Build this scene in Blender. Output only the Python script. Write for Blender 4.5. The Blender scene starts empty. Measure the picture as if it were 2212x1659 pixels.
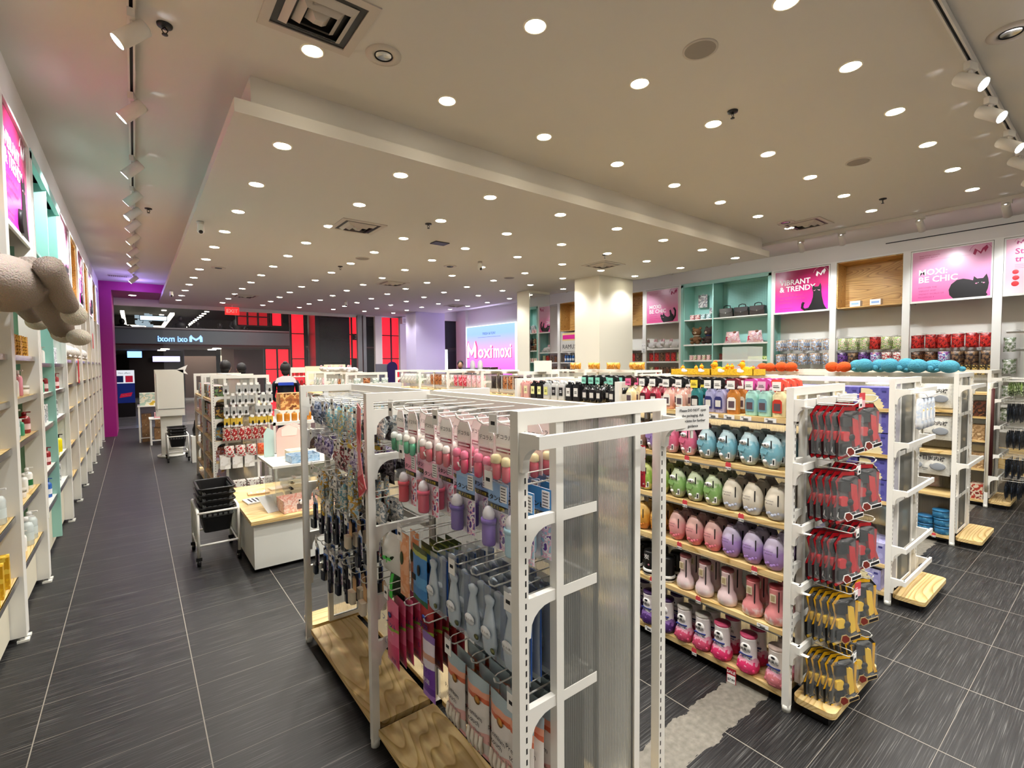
import bpy, math, random
from mathutils import Vector, Matrix
random.seed(7)
PI = math.pi
S = bpy.context.scene
COL = S.collection

# ------------------------------------------------------------ camera, world, exposure
F_PX, YAW, PIT, ROL, CAM_Z = 1050.5, .6596, -.04322, -.00778, 1.55
cd = bpy.data.cameras.new('camera'); cd.sensor_width = 36.0; cd.lens = 36.0 * F_PX / 2212.0
cd.clip_start = .02; cd.clip_end = 200
cam = bpy.data.objects.new('camera', cd); COL.objects.link(cam)
_f = Vector((math.sin(YAW) * math.cos(PIT), math.cos(YAW) * math.cos(PIT), math.sin(PIT)))
_r = Vector((math.cos(YAW), -math.sin(YAW), 0)); _u = _r.cross(_f)
_R = _r * math.cos(ROL) + _u * math.sin(ROL); _U = -_r * math.sin(ROL) + _u * math.cos(ROL)
M4 = Matrix.Identity(4)
for _i in range(3):
    M4[_i][0], M4[_i][1], M4[_i][2] = _R[_i], _U[_i], -_f[_i]
M4[0][3], M4[1][3], M4[2][3] = 0, 0, CAM_Z
cam.matrix_world = M4
S.camera = cam
w = bpy.data.worlds.new('world'); S.world = w; w.use_nodes = True
w.node_tree.nodes['Background'].inputs[0].default_value = (.05, .05, .06, 1)
w.node_tree.nodes['Background'].inputs[1].default_value = .35
S.view_settings.view_transform = 'Standard'; S.view_settings.look = 'None'
S.view_settings.gamma = 1; S.view_settings.use_curve_mapping = False
S.view_settings.exposure = 0.8
try:
    S.cycles.use_denoising = True; S.cycles.use_light_tree = True
    S.cycles.max_bounces = 7; S.cycles.diffuse_bounces = 4; S.cycles.glossy_bounces = 3
    S.cycles.transmission_bounces = 5; S.cycles.transparent_max_bounces = 12
    S.cycles.sample_clamp_indirect = 4; S.cycles.caustics_reflective = False; S.cycles.caustics_refractive = False
except Exception: pass
DOWN_W, SPOT_W = 36.0, 72.0         # watts of one recessed downlight, one track head

# ------------------------------------------------------------ materials
MATS = {}
def hexc(h):
    h = h.lstrip('#'); c = [int(h[i:i+2], 16) / 255 for i in (0, 2, 4)]
    return tuple(x / 12.92 if x <= .04045 else ((x + .055) / 1.055) ** 2.4 for x in c) + (1,)
def mat(key, col='#ffffff', rough=.5, metal=0., trans=0., alpha=1., emit=0., ecol=None, spec=.5, vary=0., bump=0., bscale=60, ior=1.45):
    """plain surface with a faint procedural variation and optional bump"""
    if key in MATS: return MATS[key]
    m = bpy.data.materials.new(key); m.use_nodes = True; MATS[key] = m
    nt = m.node_tree; b = nt.nodes['Principled BSDF']
    c = hexc(col) if isinstance(col, str) else col
    b.inputs['Base Color'].default_value = c; b.inputs['Roughness'].default_value = rough
    b.inputs['Metallic'].default_value = metal; b.inputs['Transmission Weight'].default_value = trans
    b.inputs['Alpha'].default_value = alpha; b.inputs['Specular IOR Level'].default_value = spec; b.inputs['IOR'].default_value = ior
    if emit:
        b.inputs['Emission Color'].default_value = hexc(ecol or col); b.inputs['Emission Strength'].default_value = emit
    tc = nt.nodes.new('ShaderNodeTexCoord')
    if vary:
        n = nt.nodes.new('ShaderNodeTexNoise'); n.inputs['Scale'].default_value = bscale
        nt.links.new(tc.outputs['Object'], n.inputs['Vector'])
        mx = nt.nodes.new('ShaderNodeMix'); mx.data_type = 'RGBA'; mx.blend_type = 'MULTIPLY'; mx.inputs[0].default_value = vary
        mx.inputs[6].default_value = c; nt.links.new(n.outputs['Color'], mx.inputs[7]); nt.links.new(mx.outputs[2], b.inputs['Base Color'])
    if bump:
        n = nt.nodes.new('ShaderNodeTexNoise'); n.inputs['Scale'].default_value = bscale; n.inputs['Detail'].default_value = 3
        nt.links.new(tc.outputs['Object'], n.inputs['Vector'])
        bp = nt.nodes.new('ShaderNodeBump'); bp.inputs['Strength'].default_value = bump; bp.inputs['Distance'].default_value = .01
        nt.links.new(n.outputs['Fac'], bp.inputs['Height']); nt.links.new(bp.outputs[0], b.inputs['Normal'])
    return m
def ramp(nt, fac, cols, interp='CONSTANT', pos=None):
    r = nt.nodes.new('ShaderNodeValToRGB'); cr = r.color_ramp; cr.interpolation = interp
    n = len(cols)
    while len(cr.elements) < n: cr.elements.new(.5)
    for i, c in enumerate(cols):
        cr.elements[i].position = pos[i] if pos else i / n
        cr.elements[i].color = hexc(c)
    nt.links.new(fac, r.inputs[0]); return r
def pmat(key, cols, scale=25, rough=.35, kind='noise', pos=None, zrange=None, jit=.15, bump=0.):
    """printed packaging: blotches (noise / voronoi) or bands along the height with a wobbly edge"""
    if key in MATS: return MATS[key]
    m = bpy.data.materials.new(key); m.use_nodes = True; MATS[key] = m
    nt = m.node_tree; b = nt.nodes['Principled BSDF']; b.inputs['Roughness'].default_value = rough
    tc = nt.nodes.new('ShaderNodeTexCoord'); L = nt.links.new
    n = nt.nodes.new('ShaderNodeTexNoise'); n.inputs['Scale'].default_value = scale; L(tc.outputs['Object'], n.inputs['Vector'])
    if kind == 'noise':
        mr = nt.nodes.new('ShaderNodeMapRange'); mr.inputs[1].default_value = .3; mr.inputs[2].default_value = .7
        L(n.outputs['Fac'], mr.inputs[0]); r = ramp(nt, mr.outputs[0], cols, pos=pos)
    elif kind == 'cells':
        v = nt.nodes.new('ShaderNodeTexVoronoi'); v.inputs['Scale'].default_value = scale; L(tc.outputs['Object'], v.inputs['Vector'])
        sp = nt.nodes.new('ShaderNodeSeparateColor'); L(v.outputs['Color'], sp.inputs[0]); r = ramp(nt, sp.outputs[0], cols, pos=pos)
    else:  # bands
        sp = nt.nodes.new('ShaderNodeSeparateXYZ'); L(tc.outputs['Object'], sp.inputs[0])
        mr = nt.nodes.new('ShaderNodeMapRange'); mr.inputs[1].default_value = zrange[0]; mr.inputs[2].default_value = zrange[1]
        L(sp.outputs[2], mr.inputs[0])
        a = nt.nodes.new('ShaderNodeMath'); a.operation = 'MULTIPLY_ADD'; L(n.outputs['Fac'], a.inputs[0]); a.inputs[1].default_value = jit
        L(mr.outputs[0], a.inputs[2])
        a2 = nt.nodes.new('ShaderNodeMath'); a2.operation = 'SUBTRACT'; L(a.outputs[0], a2.inputs[0]); a2.inputs[1].default_value = jit / 2
        r = ramp(nt, a2.outputs[0], cols, interp='CONSTANT' if kind == 'bands' else 'EASE', pos=pos)
    L(r.outputs[0], b.inputs['Base Color'])
    if bump:
        n2 = nt.nodes.new('ShaderNodeTexNoise'); n2.inputs['Scale'].default_value = 35; L(tc.outputs['Object'], n2.inputs['Vector'])
        bp = nt.nodes.new('ShaderNodeBump'); bp.inputs['Strength'].default_value = bump; bp.inputs['Distance'].default_value = .01
        L(n2.outputs['Fac'], bp.inputs['Height']); L(bp.outputs[0], b.inputs['Normal'])
    return m
def wood_mat(key, c1, c2, c3, axis=0, rough=.45, s=1.0):
    """blond ash laminate: long cathedral grain running along the given axis"""
    if key in MATS: return MATS[key]
    m = bpy.data.materials.new(key); m.use_nodes = True; MATS[key] = m
    nt = m.node_tree; b = nt.nodes['Principled BSDF']; b.inputs['Roughness'].default_value = rough; L = nt.links.new
    tc = nt.nodes.new('ShaderNodeTexCoord'); mp = nt.nodes.new('ShaderNodeMapping')
    sc = [1.0, 1.0, 1.0]; sc[axis] = .16
    mp.inputs['Scale'].default_value = [x * s for x in sc]; L(tc.outputs['Object'], mp.inputs[0])
    n = nt.nodes.new('ShaderNodeTexNoise'); n.inputs['Scale'].default_value = 3.1; n.inputs['Detail'].default_value = 1.5; L(mp.outputs[0], n.inputs['Vector'])
    mu = nt.nodes.new('ShaderNodeMath'); mu.operation = 'MULTIPLY'; mu.inputs[1].default_value = 30; L(n.outputs['Fac'], mu.inputs[0])
    fr = nt.nodes.new('ShaderNodeMath'); fr.operation = 'FRACT'; L(mu.outputs[0], fr.inputs[0])
    r = ramp(nt, fr.outputs[0], [c1, c1, c2, c3, c1], 'LINEAR', [0, .5, .8, .92, 1.0])
    n2 = nt.nodes.new('ShaderNodeTexNoise'); n2.inputs['Scale'].default_value = 60; n2.inputs['Detail'].default_value = 4
    mp2 = nt.nodes.new('ShaderNodeMapping'); sc2 = [1, 1, 1]; sc2[axis] = .05; mp2.inputs['Scale'].default_value = sc2
    L(tc.outputs['Object'], mp2.inputs[0]); L(mp2.outputs[0], n2.inputs['Vector'])
    mx = nt.nodes.new('ShaderNodeMix'); mx.data_type = 'RGBA'; mx.blend_type = 'OVERLAY'; mx.inputs[0].default_value = .35
    L(r.outputs[0], mx.inputs[6]); L(n2.outputs['Fac'], mx.inputs[7]); L(mx.outputs[2], b.inputs['Base Color'])
    return m

WHT = mat('white_powder_coat', '#e9e8e2', .38)
WHT2 = mat('white_laminate', '#e4e4dc', .45)
PLST = mat('painted_plaster', '#d3cdc6', .8, bump=.05, bscale=90)
WALLM = mat('wall_paint', '#dedbd6', .7, bump=.04, bscale=90)
CHR = mat('chrome', '#c8c8c8', .18, 1.)
BLK = mat('black_plastic', '#0d0d0f', .38)
DARKM = mat('dark_metal', '#2a2a2c', .4, .6)
GLS = mat('clear_plastic', '#f4f8fa', .08, trans=.0, alpha=.22, spec=.8)
GLS2 = mat('clear_blister', '#e8eef0', .07, alpha=.1, spec=1.)
WOOD_X = wood_mat('ash_laminate_x', '#e0c48c', '#cdae70', '#b4914f', 0)
WOOD_Y = wood_mat('ash_laminate_y', '#e0c48c', '#cdae70', '#b4914f', 1)
WOODC = wood_mat('ash_cubby', '#c69d5c', '#ab8044', '#8f6a36', 1, s=1.3)
MINT = mat('mint_laminate', '#9ccfc4', .5)
MINTB = mat('mint_back_panel', '#a6d8d0', .5)
TAG = mat('price_paper', '#f2f2f0', .6)
INK = mat('black_ink', '#17161a', .6)
WINK = mat('white_ink', '#f6f4f2', .6)
REDP = mat('sale_red', '#c3202e', .5)

def floor_material():
    m = bpy.data.materials.new('slate_tile'); m.use_nodes = True; nt = m.node_tree; L = nt.links.new; b = nt.nodes['Principled BSDF']
    tc = nt.nodes.new('ShaderNodeTexCoord')
    def noise(scale, sx, sy, det=4, dist=0):
        mp = nt.nodes.new('ShaderNodeMapping'); mp.inputs['Scale'].default_value = (sx, sy, 1); L(tc.outputs['Object'], mp.inputs[0])
        n = nt.nodes.new('ShaderNodeTexNoise'); n.inputs['Scale'].default_value = scale; n.inputs['Detail'].default_value = det
        n.inputs['Distortion'].default_value = dist; L(mp.outputs[0], n.inputs['Vector']); return n
    grain = noise(9, .45, 26, 5); g2 = noise(5, .8, 60, 3)
    ad = nt.nodes.new('ShaderNodeMath'); ad.operation = 'MULTIPLY_ADD'; L(g2.outputs['Fac'], ad.inputs[0]); ad.inputs[1].default_value = .5; L(grain.outputs['Fac'], ad.inputs[2])
    mr = nt.nodes.new('ShaderNodeMapRange'); mr.inputs[1].default_value = .55; mr.inputs[2].default_value = .98; L(ad.outputs[0], mr.inputs[0])
    r = ramp(nt, mr.outputs[0], ['#0e0e0f', '#19191a', '#2f2f2f', '#60605e'], 'LINEAR', [0, .42, .72, 1])
    # grout lines of the 0.571 x 0.2875 m tiles
    sp = nt.nodes.new('ShaderNodeSeparateXYZ'); L(tc.outputs['Object'], sp.inputs[0])
    def line(out, off, per, wd):
        a = nt.nodes.new('ShaderNodeMath'); a.operation = 'SUBTRACT'; L(out, a.inputs[0]); a.inputs[1].default_value = off - per / 2
        p = nt.nodes.new('ShaderNodeMath'); p.operation = 'FLOORED_MODULO'; L(a.outputs[0], p.inputs[0]); p.inputs[1].default_value = per
        s = nt.nodes.new('ShaderNodeMath'); s.operation = 'SUBTRACT'; L(p.outputs[0], s.inputs[0]); s.inputs[1].default_value = per / 2
        ab = nt.nodes.new('ShaderNodeMath'); ab.operation = 'ABSOLUTE'; L(s.outputs[0], ab.inputs[0])
        c = nt.nodes.new('ShaderNodeMath'); c.operation = 'LESS_THAN'; L(ab.outputs[0], c.inputs[0]); c.inputs[1].default_value = wd; return c
    lx = line(sp.outputs[0], .19, .571, .0022); ly = line(sp.outputs[1], .445, .2875, .0009)
    mxl = nt.nodes.new('ShaderNodeMath'); mxl.operation = 'MAXIMUM'; L(lx.outputs[0], mxl.inputs[0]); L(ly.outputs[0], mxl.inputs[1])
    mg = nt.nodes.new('ShaderNodeMix'); mg.data_type = 'RGBA'; L(mxl.outputs[0], mg.inputs[0]); L(r.outputs[0], mg.inputs[6]); mg.inputs[7].default_value = hexc('#8b867c')
    # worn concrete strip that runs across the aisles under the racks
    nz = noise(14, 1, 1, 6); n3 = noise(40, 1, 1, 3)
    e = nt.nodes.new('ShaderNodeMath'); e.operation = 'MULTIPLY_ADD'; L(nz.outputs['Fac'], e.inputs[0]); e.inputs[1].default_value = .09; L(sp.outputs[1], e.inputs[2])
    d = nt.nodes.new('ShaderNodeMath'); d.operation = 'SUBTRACT'; L(e.outputs[0], d.inputs[0]); d.inputs[1].default_value = 1.145
    da = nt.nodes.new('ShaderNodeMath'); da.operation = 'ABSOLUTE'; L(d.outputs[0], da.inputs[0])
    dl = nt.nodes.new('ShaderNodeMath'); dl.operation = 'LESS_THAN'; L(da.outputs[0], dl.inputs[0]); dl.inputs[1].default_value = .085
    gx = nt.nodes.new('ShaderNodeMath'); gx.operation = 'GREATER_THAN'; L(sp.outputs[0], gx.inputs[0]); gx.inputs[1].default_value = 1.35
    mm = nt.nodes.new('ShaderNodeMath'); mm.operation = 'MULTIPLY'; L(dl.outputs[0], mm.inputs[0]); L(gx.outputs[0], mm.inputs[1])
    cr = ramp(nt, n3.outputs['Fac'], ['#68655c', '#747067', '#7f7b71'], 'LINEAR', [.3, .5, .7])
    mc = nt.nodes.new('ShaderNodeMix'); mc.data_type = 'RGBA'; L(mm.outputs[0], mc.inputs[0]); L(mg.outputs[2], mc.inputs[6]); L(cr.outputs[0], mc.inputs[7])
    L(mc.outputs[2], b.inputs['Base Color'])
    rr = nt.nodes.new('ShaderNodeMapRange'); rr.inputs[3].default_value = .34; rr.inputs[4].default_value = .55; L(grain.outputs['Fac'], rr.inputs[0]); L(rr.outputs[0], b.inputs['Roughness'])
    bp = nt.nodes.new('ShaderNodeBump'); bp.inputs['Strength'].default_value = .18; bp.inputs['Distance'].default_value = .002; L(ad.outputs[0], bp.inputs['Height']); L(bp.outputs[0], b.inputs['Normal'])
    return m
FLOORM = floor_material()

def ribbed_material(key, axis):
    """twin-wall polycarbonate: fine vertical ribs, milky and blurring what stands behind"""
    m = bpy.data.materials.new(key); m.use_nodes = True; nt = m.node_tree; L = nt.links.new
    b = nt.nodes['Principled BSDF']; out = nt.nodes['Material Output']
    tc = nt.nodes.new('ShaderNodeTexCoord'); w_ = nt.nodes.new('ShaderNodeTexWave'); w_.bands_direction = axis; w_.inputs['Scale'].default_value = 46
    L(tc.outputs['Object'], w_.inputs['Vector'])
    bp = nt.nodes.new('ShaderNodeBump'); bp.inputs['Strength'].default_value = .55; bp.inputs['Distance'].default_value = .002
    L(w_.outputs['Fac'], bp.inputs['Height'])
    r = ramp(nt, w_.outputs['Fac'], ['#f2f3ee', '#d4d5ce'], 'LINEAR', [0, 1]); L(r.outputs[0], b.inputs['Base Color'])
    b.inputs['Roughness'].default_value = .2; L(bp.outputs[0], b.inputs['Normal']); b.inputs['Specular IOR Level'].default_value = .7
    tl = nt.nodes.new('ShaderNodeBsdfTranslucent'); L(r.outputs[0], tl.inputs[0])
    rf = nt.nodes.new('ShaderNodeBsdfRefraction'); rf.inputs['Roughness'].default_value = .1; rf.inputs['IOR'].default_value = 1.03; rf.inputs[0].default_value = (.95, .95, .94, 1); L(bp.outputs[0], rf.inputs['Normal'])
    m1 = nt.nodes.new('ShaderNodeMixShader'); m1.inputs[0].default_value = .55; L(b.outputs[0], m1.inputs[1]); L(tl.outputs[0], m1.inputs[2])
    m2 = nt.nodes.new('ShaderNodeMixShader'); m2.inputs[0].default_value = .62; L(m1.outputs[0], m2.inputs[1]); L(rf.outputs[0], m2.inputs[2]); L(m2.outputs[0], out.inputs[0])
    return m
POLY_X = ribbed_material('ribbed_polycarbonate_x', 'X'); POLY_Y = ribbed_material('ribbed_polycarbonate_y', 'Y')
# ------------------------------------------------------------ mesh builder
class MB:
    def __init__(s): s.v = []; s.f = []; s.fm = []; s.fs = []; s.mats = []; s.T = None
    def mi(s, m):
        if m not in s.mats: s.mats.append(m)
        return s.mats.index(m)
    def add(s, vs, fs, m, smooth=False, T=None):
        o = len(s.v); k = s.mi(m); T = T or s.T
        if T is not None: vs = [tuple(T @ Vector(p)) for p in vs]
        s.v += vs
        for f in fs: s.f.append([i + o for i in f]); s.fm.append(k); s.fs.append(smooth)
        return s
    def box(s, x0, x1, y0, y1, z0, z1, m, T=None):
        vs = [(x0,y0,z0),(x1,y0,z0),(x1,y1,z0),(x0,y1,z0),(x0,y0,z1),(x1,y0,z1),(x1,y1,z1),(x0,y1,z1)]
        return s.add(vs, [(0,3,2,1),(4,5,6,7),(0,1,5,4),(1,2,6,5),(2,3,7,6),(3,0,4,7)], m, False, T)
    def bev(s, x0, x1, y0, y1, z0, z1, r, m, n=3, axis='z', T=None):
        """box with rounded vertical (axis z), x- or y-running edges"""
        ax = {'z': (x0,x1,y0,y1,z0,z1), 'y': (x0,x1,z0,z1,y0,y1), 'x': (y0,y1,z0,z1,x0,x1)}[axis]
        a0,a1,b0,b1,c0,c1 = ax; r = min(r, (a1-a0)/2, (b1-b0)/2); p = []
        for (cx_, cy_, st) in ((a1-r,b1-r,0),(a0+r,b1-r,1),(a0+r,b0+r,2),(a1-r,b0+r,3)):
            for i in range(n + 1):
                t = PI/2 * (st + i / n); p.append((cx_ + r * math.cos(t), cy_ + r * math.sin(t)))
        return s.prism(p, c0, c1, m, axis, T)
    def prism(s, poly, c0, c1, m, axis='z', T=None, smooth=False):
        n = len(poly)
        mp = {'z': lambda a,b,c: (a,b,c), 'y': lambda a,b,c: (a,c,b), 'x': lambda a,b,c: (c,a,b)}[axis]
        vs = [mp(a,b,c0) for a,b in poly] + [mp(a,b,c1) for a,b in poly]
        s.add(vs, [list(range(n))[::-1], list(range(n, 2*n))] , m, False, T)
        s.add(vs, [(i, (i+1) % n, n + (i+1) % n, n + i) for i in range(n)], m, smooth, T)
        return s
    def lathe(s, prof, m, c=(0,0,0), n=16, sx=1., sy=1., T=None, cap=True, smooth=True):
        vs = []; fs = []
        for (r, z) in prof:
            for i in range(n):
                t = 2*PI*i/n; vs.append((c[0]+r*sx*math.cos(t), c[1]+r*sy*math.sin(t), c[2]+z))
        for j in range(len(prof)-1):
            for i in range(n):
                k = (i+1) % n; fs.append((j*n+i, j*n+k, (j+1)*n+k, (j+1)*n+i))
        if cap: fs.append(list(range(n))[::-1]); fs.append([(len(prof)-1)*n+i for i in range(n)])
        return s.add(vs, fs, m, smooth, T)
    def cyl(s, p0, p1, r0, m, r1=None, n=10, smooth=True):
        p0 = Vector(p0); p1 = Vector(p1); d = p1 - p0; L_ = d.length
        q = Vector((0,0,1)).rotation_difference(d.normalized()) if L_ > 1e-9 else None
        T = Matrix.Translation(p0) @ q.to_matrix().to_4x4()
        if s.T is not None: T = s.T @ T
        return s.lathe([(r0,0),(r0 if r1 is None else r1, L_)], m, n=n, T=T, smooth=smooth)
    def tube(s, pts, r, m, n=6, closed=False):
        pts = [Vector(p) for p in pts]; N = len(pts); vs = []; fs = []; up = None
        for i, p in enumerate(pts):
            a = pts[(i-1) % N] if (closed or i) else p; b = pts[(i+1) % N] if (closed or i < N-1) else p
            t = (b - a).normalized()
            if up is None: up = t.orthogonal().normalized()
            up = (up - t * up.dot(t)); up = up.normalized() if up.length > 1e-6 else t.orthogonal().normalized()
            w_ = t.cross(up)
            for k in range(n):
                an = 2*PI*k/n; q = p + (up*math.cos(an) + w_*math.sin(an)) * (r[i] if isinstance(r, (list, tuple)) else r); vs.append(tuple(q))
        for i in range(N if closed else N-1):
            j = (i+1) % N
            for k in range(n):
                l = (k+1) % n; fs.append((i*n+k, i*n+l, j*n+l, j*n+k))
        if not closed: fs.append(list(range(n))[::-1]); fs.append([(N-1)*n+k for k in range(n)])
        return s.add(vs, fs, m, True)
    def ball(s, c, r, m, n=14, k=8, T=None, e=1.0):
        rx, ry, rz = (r, r, r) if not isinstance(r, (tuple, list)) else r
        vs = []; fs = []
        for j in range(k+1):
            ph = -PI/2 + PI*j/k
            for i in range(n):
                t = 2*PI*i/n; cr = math.cos(ph)
                vs.append((c[0]+rx*cr*math.cos(t), c[1]+ry*cr*math.sin(t), c[2]+rz*math.sin(ph)))
        for j in range(k):
            for i in range(n):
                l = (i+1) % n; fs.append((j*n+i, j*n+l, (j+1)*n+l, (j+1)*n+i))
        return s.add(vs, fs, m, True, T)
    def pillow(s, w_, h, d, m, z0=0., nx=8, nz=10, crimp=.04, y=0., taper=0., wav=.0, x=0., T=None, pw=2.2):
        """soft pouch in the XZ plane, thickness along Y, flat crimped seams at top and bottom"""
        vs = []; fs = []
        for side in (-1, 1):
            for j in range(nz+1):
                v = j/nz
                for i in range(nx+1):
                    u = i/nx*2-1
                    vv = max(0, min(1, (v-crimp)/(1-2*crimp)))*2-1
                    th = d/2 * max(0, 1-abs(u)**pw) * max(0, 1-abs(vv)**pw) ** .7 + .0008
                    ww = w_/2 * (1 - taper*v) * (1 - .05*(1-abs(vv)**3))
                    px = u*ww; pz = z0 + v*h
                    if wav: th += wav*d*math.sin(9*u+7*vv*side)*math.sin(5*vv+3*u)*max(0, 1-u*u)*max(0, 1-vv*vv)
                    vs.append((x+px, y+side*th, pz))
        N = (nx+1)*(nz+1)
        for sd in (0, 1):
            for j in range(nz):
                for i in range(nx):
                    a = sd*N + j*(nx+1)+i; q = (a, a+1, a+nx+2, a+nx+1); fs.append(q if sd == 0 else q[::-1])
        for j in range(nz):
            for i in (0, nx):
                a = j*(nx+1)+i; fs.append((a, a+nx+1, N+a+nx+1, N+a) if i == 0 else (a, N+a, N+a+nx+1, a+nx+1))
        return s.add(vs, fs, m, True, T)
    def text(s, body, size, m, at, ux=(1,0,0), uz=(0,0,1), align='CENTER', thick=.0006, bold=False, sx=1.):
        """real lettering; local x of the text runs along ux, its up along uz"""
        vs, fs, wd = text_mesh(body, bold)
        ux = Vector(ux).normalized(); uz = Vector(uz).normalized(); un = ux.cross(uz); a = Vector(at)
        off = {'CENTER': -wd/2, 'LEFT': 0, 'RIGHT': -wd}[align]
        out = [tuple(a + ux*((p[0]+off)*size*sx) + uz*(p[1]*size) + un*thick) for p in vs]
        return s.add(out, fs, m)
    def build(s, name, parent=None, loc=None, rz=0.):
        me = bpy.data.meshes.new(name); me.from_pydata(s.v, [], s.f)
        for m in s.mats: me.materials.append(m)
        me.polygons.foreach_set('material_index', s.fm); me.polygons.foreach_set('use_smooth', s.fs)
        me.validate(); me.update()
        o = bpy.data.objects.new(name, me); COL.objects.link(o)
        if parent is not None: o.parent = parent
        if loc: o.location = loc
        o.rotation_euler = (0, 0, rz)
        return o
_txt = {}
def text_mesh(body, bold=False):
    k = (body, bold)
    if k in _txt: return _txt[k]
    cu = bpy.data.curves.new('t', 'FONT'); cu.body = body; cu.size = 1.; cu.resolution_u = 2
    if bold: cu.offset = .02
    ob = bpy.data.objects.new('t', cu); COL.objects.link(ob)
    dg = bpy.context.evaluated_depsgraph_get(); me = bpy.data.meshes.new_from_object(ob.evaluated_get(dg))
    vs = [tuple(v.co) for v in me.vertices]; fs = [list(p.vertices) for p in me.polygons]
    bpy.data.objects.remove(ob); bpy.data.curves.remove(cu); bpy.data.meshes.remove(me)
    x0 = min((v[0] for v in vs), default=0); x1 = max((v[0] for v in vs), default=0)
    vs = [(v[0]-x0, v[1], 0) for v in vs]
    _txt[k] = (vs, fs, x1-x0); return _txt[k]

# ------------------------------------------------------------ things, parts, copies
LABELS = {}
def tag(o, label=None, cat=None, group=None, kind=None):
    if label:
        o['label'] = label
        if label in LABELS and LABELS[label] != group: print('DUPLABEL', label)
        LABELS[label] = group or label
        n = len(label.replace(',', '').split())
        if n > 16 or n < 4: print('LABELLEN', n, label)
    if cat: o['category'] = cat
    if group: o['group'] = group
    if kind: o['kind'] = kind
    return o
def thing(name, label, cat, loc=(0,0,0), rz=0., group=None):
    o = bpy.data.objects.new(name, None); COL.objects.link(o); o.empty_display_size = .05
    o.location = loc; o.rotation_euler = (0, 0, rz)
    return tag(o, label, cat, group)
def struct(name, mb, **k): return tag(mb.build(name, **k), kind='structure')
def ctree(o, parent=None):
    c = o.copy(); COL.objects.link(c); c.parent = parent
    for ch in list(o.children): ctree(ch, c)
    return c
PROTO = {}
def put(key, maker, label, cat, loc, rz=0., group=None, scale=None, rx=0., ry=0.):
    """first call builds the thing with its parts, later calls copy it part by part"""
    if key in PROTO: o = ctree(PROTO[key])
    else: o = maker(); PROTO[key] = o
    o.location = loc; o.rotation_euler = (rx, ry, rz)
    if 'group' in o.keys(): del o['group']
    if scale: o.scale = (scale,)*3 if not isinstance(scale, tuple) else scale
    else: o.scale = (1, 1, 1)
    return tag(o, label, cat, group)
def root(name):
    o = bpy.data.objects.new(name, None); COL.objects.link(o); o.empty_display_size = .02; return o
ORD = ['first','second','third','fourth','fifth','sixth','seventh','eighth','ninth','tenth','eleventh','twelfth','thirteenth','fourteenth',
       'fifteenth','sixteenth','seventeenth','eighteenth','nineteenth','twentieth'] + ['twenty-' + x for x in
       ('first','second','third','fourth','fifth','sixth','seventh','eighth','ninth')]
# ------------------------------------------------------------ setting
b = MB(); b.box(-1.0, 9.45, -3.0, 15.35, -.05, 0, FLOORM); struct('floor', b)
MALLF = mat('polished_mall_tile', '#8d9096', .12, vary=.2, bscale=2)
b = MB(); b.box(-6, 16, 15.36, 42, -.05, -.002, MALLF)
for k in range(14): b.box(-6, 16, 16.2 + 1.9*k, 16.23 + 1.9*k, -.002, .0005, DARKM)
struct('floor', b)
CEIL = mat('ceiling_paint', '#cbc8c2', .85, bump=.03, bscale=60)
b = MB(); b.box(-1.0, 9.45, -3.0, 15.35, 3.4, 3.5, CEIL); struct('ceiling', b)
# dropped ceiling slab with its set-back upstand
b = MB(); b.box(.54, 7.64, 3.475, 15.25, 3.12, 3.205, CEIL); b.box(.645, 7.54, 3.54, 15.2, 3.205, 3.4, CEIL); struct('ceiling', b)
b = MB(); b.box(-1.05, -.95, -3.0, 15.35, 0, 3.4, WALLM); struct('wall_left', b)
b = MB(); b.box(9.4, 9.5, -3.0, 15.35, 0, 3.4, WALLM); struct('wall_right', b)
b = MB(); b.box(-1.05, 9.5, -3.1, -3.0, 0, 3.5, WALLM); struct('wall_back', b)
b = MB(); b.box(-.95, -.56, -3.0, 13.8, 3.06, 3.4, WALLM); struct('trim_1', b)
b = MB(); b.box(9.03, 9.4, -3.0, 10.9, 3.14, 3.4, WALLM)
b.box(9.022, 9.03, -.6, 2.4, 3.3, 3.312, BLK); struct('trim_2', b)
# shop front: header, piers, mullions, glazing
b = MB(); b.box(-.35, 5.6, 15.25, 15.35, 3.03, 3.4, WALLM); b.box(5.6, 9.4, 15.25, 15.35, 3.08, 3.4, WALLM); struct('wall_front', b)
FRM = mat('brushed_frame', '#8f9396', .35, .5)
for x0, x1, mt in ((5.62, 5.76, FRM), (5.8, 5.9, FRM), (6.2, 6.43, WALLM), (7.06, 7.5, WALLM)):
    b = MB(); b.box(x0, x1, 15.2, 15.33, 0, 3.1, mt); struct('trim_3', b)
GLZ = mat('shop_glass', '#dfe8ea', .02, alpha=.03, spec=.3)
b = MB(); b.box(.6, 5.62, 15.29, 15.3, 0, 3.03, GLZ)
b.box(5.9, 6.2, 15.29, 15.3, 0, 3.08, GLZ); b.box(6.43, 7.06, 15.29, 15.3, 0, 3.08, GLZ); b.box(8.74, 9.3, 15.29, 15.3, 0, 3.08, GLZ); struct('window_1', b)
b = MB(); b.box(7.5, 8.74, 15.2, 15.33, 0, 3.12, WALLM); b.box(9.3, 9.4, 14.65, 15.3, 0, 3.4, WALLM); struct('wall_front', b)
# magenta portal
MAG = mat('magenta_paint', '#a01c7c', .45, bump=.02); MAGD = MAG
b = MB(); b.box(-.62, -.35, 13.8, 15.3, 0, 3.4, MAG); b.box(-.35, .6, 13.8, 15.25, 3.21, 3.4, MAG); b.box(-.95, -.62, 13.9, 15.3, 0, 3.4, MAG); struct('trim_4', b)
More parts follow.
